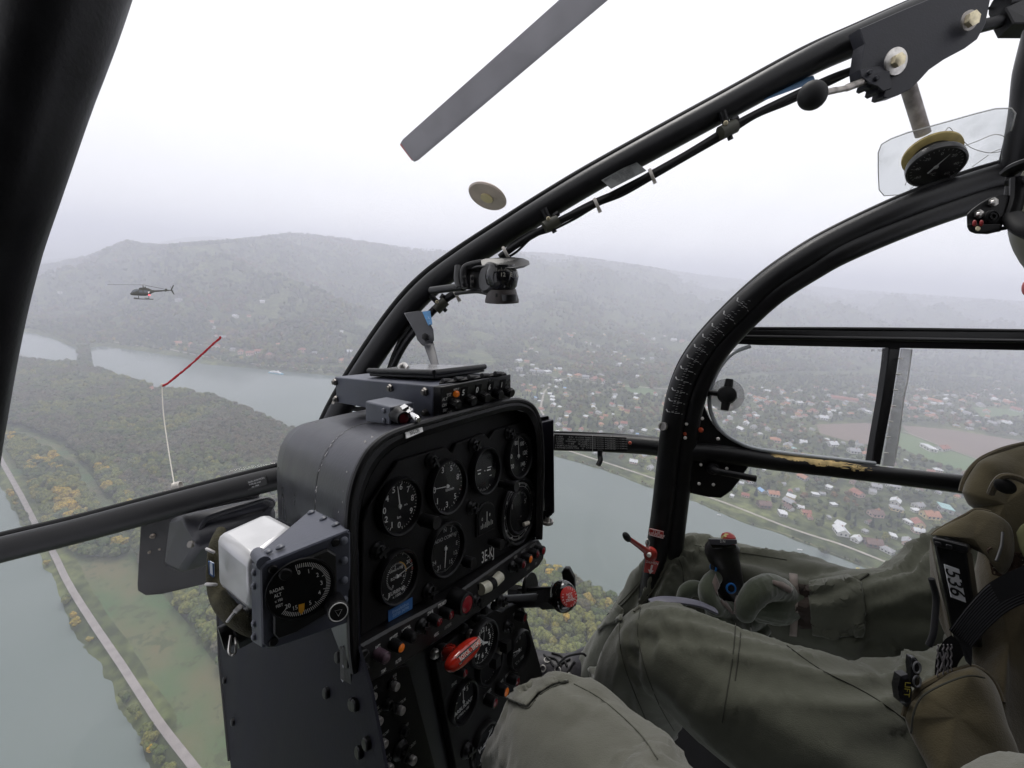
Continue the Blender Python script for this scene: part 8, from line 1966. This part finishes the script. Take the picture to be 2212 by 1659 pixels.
for s_ in ([(1180, 1420), (1200, 1425), (1212, 1440)], [(1192, 1412), (1214, 1420), (1225, 1440)], [(1200, 1445), (1216, 1432), (1232, 1425)], [(1222, 1458), (1234, 1440), (1242, 1430)], [(1175, 1415), (1188, 1428), (1196, 1440)]): seam('lace', s_, bvb, bo, .0028, M_rub, .002)
mb = MB(); mb.tube(smooth_px([(1205, 1435, 1.06), (1222, 1420, 1.05), (1240, 1414, 1.04), (1258, 1412, 1.04), (1266, 1417, 1.04)]), .0025, 8); mb.build('lace', M_rub, bo)
o, q, c, n = pad('vest_shoulder_pad', [(2078, 1062, .66), (2084, 1040, .66), (2097, 1016, .66), (2119, 994, .66), (2150, 978, .66), (2190, 965, .66), (2260, 955, .65), (2330, 980, .62), (2350, 1100, .60), (2300, 1250, .60), (2230, 1260, .61), (2180, 1240, .62), (2150, 1215, .63), (2128, 1170, .64), (2118, 1130, .65), (2104, 1100, .66), (2090, 1088, .66)], M_vest, PL, .035, seed=3, wr=.006, fold=22)
bind(q[:46], M_vest2, o, .0038, 'binding') if False else None
mb = MB(); mb.tube(q[0:30], .0042, 8); mb.build('binding', M_vest2, o)
o2, q, c, n = pad('vest_flap', [(2013, 1156, .60), (2024, 1146, .60), (2055, 1128, .60), (2085, 1112, .60), (2110, 1100, .60), (2150, 1110, .59), (2185, 1140, .58), (2190, 1200, .57), (2170, 1240, .57), (2148, 1228, .575), (2135, 1205, .58), (2118, 1194, .585), (2093, 1182, .59), (2060, 1166, .595), (2035, 1160, .60)], M_vest, PL, .012, seed=8, wr=.003, fold=25)
mb = MB(); mb.tube(q[0:20], .0018, 6); mb.build('piping', M_vest2, o2)
mb = MB(); mb.ell(P(2171, 1050, .585), [(.0135, -.006, 0), (.004, .0085, 0), (0, 0, .006)], 20, 10); mb.build('pocket_hole_shade', mat('hole_shade_black', (.004, .004, .004), .9), PL)  # solid black ellipsoid on the vest, painting the shade inside a hole
mb = MB(); mb.tube(smooth_px([(2140, 1066, .60), (2150, 1045, .59), (2165, 1030, .585), (2190, 1030, .58), (2215, 1040, .575)]), .0042, 8); mb.build('opening_binding', M_vest2, PL)
o3, q, c, n = pad('vest_front', [(2105, 1230, .64), (2130, 1150, .64), (2230, 1130, .62), (2330, 1200, .58), (2350, 1700, .52), (2200, 1760, .50), (2160, 1600, .52), (2130, 1480, .56), (2100, 1420, .60), (2110, 1330, .62)], M_vest2, PL, .02, seed=12, wr=.005)
o4, q, c, n = pad('vest_pouch', [(1953, 1548, .545), (1962, 1520, .548), (1976, 1500, .55), (1995, 1482, .55), (2043, 1457, .55), (2080, 1446, .55), (2106, 1442, .55), (2138, 1463, .545), (2160, 1503, .535), (2176, 1562, .52), (2200, 1621, .51), (2225, 1720, .50), (2050, 1760, .50), (2005, 1660, .52), (1968, 1590, .54)], M_vest, PL, .03, seed=21, wr=.005, fold=20)
mb = MB(); mb.tube(q[0:34], .0035, 8); mb.build('piping', M_vest2, o4)
pb = [(1966, 1580), (1970, 1545), (1980, 1515), (1998, 1494), (2045, 1470), (2090, 1456), (2125, 1460)]
mb = MB(); mb.tube(smooth_px([(u + 2, v + 4, .522) for u, v in pb]), .0010, 6); mb.build('seam', M_seam, o4)
mb = MB(); mb.tube(smooth_px([(2166, 1150, .573), (2163, 1180, .566), (2152, 1212, .56)]), .0016, 8); mb.build('webbing_clip', mat('clip_dark', (.10, .10, .10), .35, metal=.7), PL) if True else None
mb = MB()
gA = P(2160, 1180, .57)
for i in range(9):
 for j in range(6):
  a = P(2140 + i * 8 + j * 2, 1190 + j * 9 + i * 1.5, .572); mb.tube([a + .004 * np.array([math.cos(t), math.sin(t), 0]) for t in np.linspace(0, 6.283, 9)[:-1]], .0011, 5, closed=True)
mb.build('mesh_lining', mat('mesh_brown', (.05, .028, .018), .9), PL)
pad('vest_panel', [(2195, 1150, .575), (2212, 1130, .57), (2260, 1110, .56), (2280, 1230, .56), (2235, 1235, .565), (2205, 1190, .57)], mat('vest_light_olive', (.17, .17, .08), .9, var=.15, vscale=60), PL, .008, seed=30, wr=.002)
SH = empty('seat_harness', at0(2130, 1330, .55), 'black webbing seat harness with stitched end and dark buckle', 'harness')
def webbing(name, up_pts, lo_pts, par, m=None, th=.003):
 a = smooth_path(pp(up_pts), 6); b = smooth_path(pp(lo_pts), 6); n = min(len(a), len(b)); a, b = a[:n], b[:n]
 mb = MB(); V_ = []; nn = nrm(-a.mean(0))
 for p, r_ in zip(a, b): V_ += [p + nn * th, r_ + nn * th, r_ - nn * th, p - nn * th]
 F_ = [(0, 1, 2, 3), tuple(4 * (n - 1) + k for k in (3, 2, 1, 0))]
 for i in range(n - 1):
  for k in range(4): F_.append((4 * i + k, 4 * i + (k + 1) % 4, 4 * i + 4 + (k + 1) % 4, 4 * i + 4 + k))
 mb.add(V_, F_); o = mb.build(name, m or M_strap, par, smooth=False); return o, a, b, nn
w, a, b, nn = webbing('shoulder_strap', [(2260, 1205, .50), (2212, 1222, .51), (2170, 1240, .515), (2133, 1262, .52), (2105, 1290, .525), (2078, 1322, .53), (2050, 1360, .54)], [(2290, 1275, .50), (2230, 1298, .50), (2198, 1310, .505), (2172, 1325, .51), (2148, 1345, .515), (2125, 1368, .52), (2100, 1398, .53)], SH)
mb = MB()
for t in np.linspace(.06, .94, 12): mb.tube([p * (1 - t) + r_ * t + nn * .0033 for p, r_ in zip(a, b)], .0006, 4)
mb.build('rib', mat('webbing_rib', (.022, .022, .026), .8), w)
webbing('adjuster_strap', [(2230, 1218, .495), (2180, 1238, .50), (2138, 1260, .505)], [(2250, 1262, .49), (2205, 1282, .495), (2160, 1302, .50)], SH)
webbing('lap_strap', [(2055, 1372, .555), (2038, 1385, .56), (2022, 1420, .565), (2018, 1480, .57)], [(2092, 1405, .55), (2075, 1425, .555), (2064, 1450, .56), (2056, 1490, .565)], SH)
webbing('strap_end', [(2050, 1360, .535), (2070, 1385, .535), (2086, 1428, .535)], [(2100, 1398, .53), (2100, 1420, .53), (2098, 1440, .53)], SH)
mb = MB()
for k, x in enumerate((2026, 2038, 2047, 2055)):
 pts = [P(x + 2 * math.sin(j * 2.2), 1392 + j * 6, .548) for j in range(14)]; mb.tube(pts, .0008, 5)
for s in (1, -1): mb.tube([P(2030 + (0 if s > 0 else 14), 1410, .547), P(2030 + (14 if s > 0 else 0), 1450, .547)], .0008, 5)
mb.build('stitching', mat('grey_thread', (.16, .15, .16), .9), SH)
mb = MB(); mb.tube(smooth_px([(2012, 1250, .57), (2022, 1290, .57), (2020, 1330, .565), (2016, 1370, .56), (2006, 1395, .56)]), .0035, 10); mb.build('cord', M_strap, SH)
M_bk = mat('gloss_buckle', (.010, .010, .012), .15)
mb = MB(); q = [P(u, v, .545) for u, v in ((1972, 1422), (1984, 1424), (1992, 1440), (1990, 1462), (1992, 1482), (1980, 1490), (1968, 1484), (1972, 1460), (1970, 1440))]; mb.prism(q, (0, 0, -.010), .002); bevel(mb.build('buckle', M_bk, SH), .0012)
mb = MB(); mb.prism([P(u, v, .538) for u, v in ((1950, 1464), (1966, 1460), (1970, 1490), (1974, 1520), (1962, 1532), (1948, 1520), (1944, 1490))], (0, 0, -.012), .003); bk = mb.build('buckle_lever', M_bk, SH)
for c_ in ((1981, 1442), (1981, 1472)):
 mb = MB(); mb.tube([P(c_[0] + 8 * math.cos(t), c_[1] + 12 * math.sin(t), .541) for t in np.linspace(0, 6.283, 17)[:-1]], .0010, 6, closed=True); mb.build('buckle_rim', mat('buckle_edge', (.12, .12, .13), .3), SH)
mb = MB(); add_text(mb, 'LIFT', P(1960, 1490, .534), [-.1, -1, 0], [1, -.1, 0], .010); mb.build('lettering', mat('yellow_print', (.45, .38, .04), .6), bk, smooth=False)
RD = empty('hand_radio', at0(2055, 1260, .56), 'black hand radio battery with white 536 label in the vest', 'radio')
M_rad = mat('radio_plastic', (.007, .007, .008), .35, bump=.1, bscale=300, var=.3, vscale=40)
block('battery', [(2016, 1172, .575), (2088, 1188, .565), (2118, 1400, .575), (2062, 1392, .58)], [(2030, 1176, .62), (2100, 1192, .61), (2130, 1400, .62), (2080, 1392, .63)], M_rad, RD, .003)
block('top_plate', [(2013, 1160, .575), (2092, 1178, .565), (2092, 1196, .563), (2018, 1180, .573)], [(2020, 1156, .62), (2100, 1172, .61), (2100, 1190, .61), (2025, 1174, .62)], M_rad, RD, .002)
for u, v in ((2026, 1174), (2050, 1180), (2074, 1188)): block('latch', [(u - 7, v - 5, .567), (u + 7, v - 2, .566), (u + 7, v + 7, .566), (u - 7, v + 4, .567)], [(u - 7, v - 5, .575), (u + 7, v - 2, .574), (u + 7, v + 7, .574), (u - 7, v + 4, .575)], mat('radio_grey', (.02, .02, .023), .35), RD, .001)
mb = MB(); q = [P(2040, 1219, .566), P(2072, 1230, .564), (P(2087, 1302, .566)), P(2055, 1290, .568)]
nr = nrm(np.cross(q[1] - q[0], q[3] - q[0])); nr = nr if np.dot(nr, -q[0]) > 0 else -nr; mb.prism(q, -nr * .001); lb = mb.build('label', mat('paper_white', (.85, .86, .89), .6), RD, smooth=False)
mb = MB(); dn_ = nrm(q[3] - q[0]); rt_ = nrm(q[1] - q[0]); add_text(mb, '536', np.mean(q, 0) + nr * .0006, dn_, rt_, .026, .01, .92); mb.build('lettering', mat('black_ink'), lb, smooth=False)
pad('pocket_edge', [(2010, 1160, .60), (2016, 1176, .595), (2020, 1210, .59), (2034, 1280, .585), (2052, 1350, .58), (2056, 1380, .58), (2046, 1378, .59), (2026, 1330, .60), (2012, 1260, .61), (2008, 1200, .61)], M_vest2, PL, .004, seed=40, wr=.001)
HM = empty('flight_helmet', at0(2180, 440, .62), 'edge of the olive flight helmet with black accessory mount', 'helmet')
mb = MB(); c = P(2462, 425, .58); mb.ell(c, [(.108, 0, 0), (0, .135, 0), (0, 0, .12)], 36, 24); mb.build('shell', mat('helmet_olive', (.075, .075, .045), .45, bump=.1, bscale=80, var=.15, vscale=20), HM)
mb = MB(); mb.tube(smooth_px([(2186, 467, .56), (2198, 482, .55), (2216, 496, .54), (2250, 510, .53)]), .012, 12, flat=.6); mb.build('edge_roll', M_rub, HM)
q = [(2088, 463), (2099, 452), (2118, 438), (2136, 428), (2157, 421), (2179, 422), (2179, 471), (2166, 484), (2162, 500), (2150, 502), (2133, 506), (2107, 505), (2094, 500), (2089, 490)]
block('mount_plate', [(u, v, .56) for u, v in q], [(u, v, .575) for u, v in q], M_blk, HM, .0015)
block('mount_foot', [(2089, 484, .553), (2162, 484, .553), (2160, 500, .553), (2108, 503, .553), (2092, 498, .553)], [(2089, 484, .56), (2162, 484, .56), (2160, 500, .56), (2108, 503, .56), (2092, 498, .56)], M_rub, HM, .001)
mb = MB(); mb.lathe(P(2139, 470, .557), nrm([0, 0, 1]), [(.0085, -.002), (.0085, .003), (.0065, .004), (.0065, .003), (.0045, .003), (.0045, .0045), (.0025, .0045), (.0025, .003), (0, .003)], 24); mb.build('dial_knob', M_rub, HM)
for u, v in ((2145, 437), (2114, 463)): mb = MB(); hexbolt(mb, P(u, v, .559), nrm([0, 0, 1]), .0055, .002); mb.lathe(P(u, v, .556), [0, 0, 1], [(.003, 0), (.002, .002), (0, .002)], 12); mb.build('screw', M_steel, HM)
for u, v in ((2105, 482), (2120, 482)): mb = MB(); mb.ell(P(u, v, .552), [(.002, 0, 0), (0, .004, 0), (0, 0, .002)], 10, 6); mb.build('red_mark', mat('seal_red', (.35, .03, .03), .4), HM)
mb = MB(); mb.lathe(P(2112, 494, .551), [0, 0, 1], [(.003, 0), (.0025, .001), (0, .001)], 12); mb.build('brass_screw', M_brass, HM)
mb = MB(); mb.tube(smooth_px([(2180, 366, .57), (2181, 395, .57), (2178, 425, .57)]), .0042, 10); mb.tube(smooth_px([(2198, 384, .56), (2196, 430, .56), (2184, 470, .56)]), .006, 10, flat=1.4); mb.tube(smooth_px([(2178, 374, .57), (2195, 362, .56), (2230, 350, .55)]), .010, 10, flat=.6); mb.tube([P(2176, 392, .57), P(2230, 390, .55)], .006, 8); mb.build('mount_arm', M_blk, HM)
mb = MB(); mb.tube(smooth_px([(2162, 494, .56), (2180, 490, .555), (2192, 480, .555), (2200, 474, .55)]), .0025, 8); mb.build('mount_cable', M_rub, HM)
mb = MB(); mb.ell(P(2215, 1038 * .6, .5), [(.003, 0, 0), (0, .008, 0), (0, 0, .003)], 12, 8); mb.build('microphone_tip', mat('pink_foam', (.5, .15, .15), .8), HM)
# ---- control stick
CSK = empty('control_stick', at0(1580, 1290, .86), 'black cyclic control stick grip with blue-ringed buttons and red cap', 'control stick')
mb = MB(); rows = [(1561, 1171, 29), (1560, 1180, 36), (1560, 1192, 37), (1563, 1203, 34), (1567, 1213, 30), (1571, 1228, 29), (1574, 1250, 30), (1578, 1272, 28), (1584, 1295, 22), (1590, 1330, 17), (1594, 1400, 15), (1600, 1500, 15)]
pth = np.array([P(u, v, .872 - (0.0 if v > 1180 else 0)) for u, v, _ in rows]); mb.tube(pth, [w * .872 / FPX for *_, w in rows], 24, flat=.62, up=[0, 0, 1])
gr_ = mb.build('grip', mat('grip_plastic', (.011, .0095, .011), .4, bump=.15, bscale=200, var=.2, vscale=40), CSK)
block('switch_plate', [(1529, 1164, .838), (1592, 1166, .836), (1592, 1175, .834), (1570, 1178, .833), (1534, 1176, .834)], [(1531, 1163, .87), (1590, 1164, .87), (1591, 1172, .87), (1570, 1175, .87), (1533, 1173, .87)], mat('plate_metal', (.06, .06, .068), .3, metal=.6), CSK, .0008)
block('switch_base', [(1534, 1176, .84), (1590, 1177, .84), (1590, 1184, .84), (1540, 1186, .84)], [(1534, 1176, .87), (1590, 1177, .87), (1590, 1184, .87), (1540, 1186, .87)], mat('gloss_black'), CSK, .001)
mb = MB(); c = P(1573, 1166, .872); mb.lathe(c, nrm([.08, 1, .15]), [(.0135, -.004), (.0135, .004), (.012, .009), (.007, .0125), (0, .0135)], 20); mb.build('trim_cap', mat('red_cap', (.42, .03, .025), .35, chips=(.62, .55, .22), chipscale=90, chipamt=.56), CSK)
mb = MB(); add_text(mb, 'S N', P(1561, 1169.5, .8335), [1, 0, 0], [0, 1, 0], .0065, .01); mb.build('lettering', M_wht, CSK, smooth=False)
M_blu = mat('button_blue', (.02, .16, .50), .35)
def ringbtn(u, v, d, n, r):
 c = P(u, v, d); n = nrm(n); a = nrm(np.cross(n, [0, 1, 0])); b = np.cross(n, a); mb = MB(); mb.tube([c + (a * math.cos(t) + b * math.sin(t)) * r for t in np.linspace(0, 6.283, 25)[:-1]], r * .24, 8, closed=True); o = mb.build('button_ring', M_blu, CSK)
 mb = MB(); mb.lathe(c, n, [(r * .75, -.004), (r * .7, .0025), (0, .003)], 16); mb.build('button', M_rub, o)
ringbtn(1579, 1271, .822 + .032, [.05, .15, 1], .0082); ringbtn(1541, 1226, .872, [-1, .1, .25], .0078)
mb = MB(); mb.tube([P(1621, 1356, .84), P(1629, 1385, .84)], .0014, 6); mb.build('wire_tip', M_steel, CSK)
# ---- photographer's own legs
PH = empty('person', Wd(np.array([.12, -.42, -.05])), 'photographer in faded olive trousers, only the knees in view', 'person')
mb = MB(); K1 = limb(mb, [(1000, 2150, .60, .06), (1075, 1900, .56, .062), (1150, 1740, .52, .063), (1212, 1622, .47, .0655), (1285, 1705, .42, .070), (1400, 1860, .36, .077), (1560, 2150, .27, .088), (1700, 2700, .18, .095)])
K2 = limb(mb, [(2480, 2300, .42, .050), (2400, 2010, .36, .050), (2310, 1825, .31, .048), (2220, 1960, .27, .056), (2110, 2230, .22, .070), (1900, 2700, .17, .09)])
mb.ell(np.array([.13, -.40, -.03]), [(.17, 0, 0), (0, .10, 0), (0, 0, .12)], 20, 12); mb.ell(np.array([.14, -.28, .12]), [(.15, 0, 0), (0, .22, 0), (0, 0, .09)], 20, 12)
co, no, F_ = fuse(mb, .006, 8); co = folds(co, no, [(K1[0], K1[1], [(.45, .07, .7)]), (K2[0], K2[1], [(.4, .06, .5)])], .0065, 9)
mesh_obj('body', co, F_, M_suit2, PH, True, world=True, autosm=False)
BP = BVHTree.FromPolygons([tuple(v) for v in co], F_)
patch('knee_patch', [(1088, 1508), (1110, 1492), (1150, 1472), (1190, 1464), (1228, 1472), (1195, 1482), (1165, 1500), (1140, 1528), (1112, 1516)], BP, PH, M_suit2, .0022, 5, .0015)
seam('seam', [(1088, 1510), (1110, 1518), (1140, 1530), (1165, 1503), (1195, 1484), (1228, 1474)], BP, PH, .0006, M_seam2)
seam('seam', [(1240, 1478), (1290, 1505), (1340, 1545), (1390, 1595), (1420, 1640)], BP, PH, .0006, M_seam2)
# ---- pilot's seat
SE = empty('pilot_seat', at0(2000, 1500, 1.0), 'dark pilot seat pan beneath the legs of the pilot', 'seat')
M_seat = mat('seat_cover', (.010, .010, .012), .8, bump=.3, bscale=80, var=.2, vscale=12)
block('seat_front', [(1330, 1540, 1.10), (1700, 1480, 1.10), (1700, 1900, .95), (1330, 1900, .95)], [(1330, 1540, 1.16), (1700, 1480, 1.16), (1700, 1900, 1.0), (1330, 1900, 1.0)], M_seat, SE, .01)
block('cushion', [(1560, 1480, 1.02), (1750, 1370, 1.12), (2300, 1440, .98), (2500, 1900, .75), (1650, 2000, .80)], [(1560, 1560, 1.12), (1750, 1450, 1.22), (2300, 1540, 1.1), (2500, 2100, .82), (1650, 2200, .88)], M_seat, SE, .02)
block('backrest', [(2290, 1440, .95), (2500, 1480, .7), (2700, 700, .55), (2420, 680, .85)], [(2360, 1440, 1.05), (2600, 1480, .8), (2800, 700, .65), (2500, 680, .95)], M_seat, SE, .02)
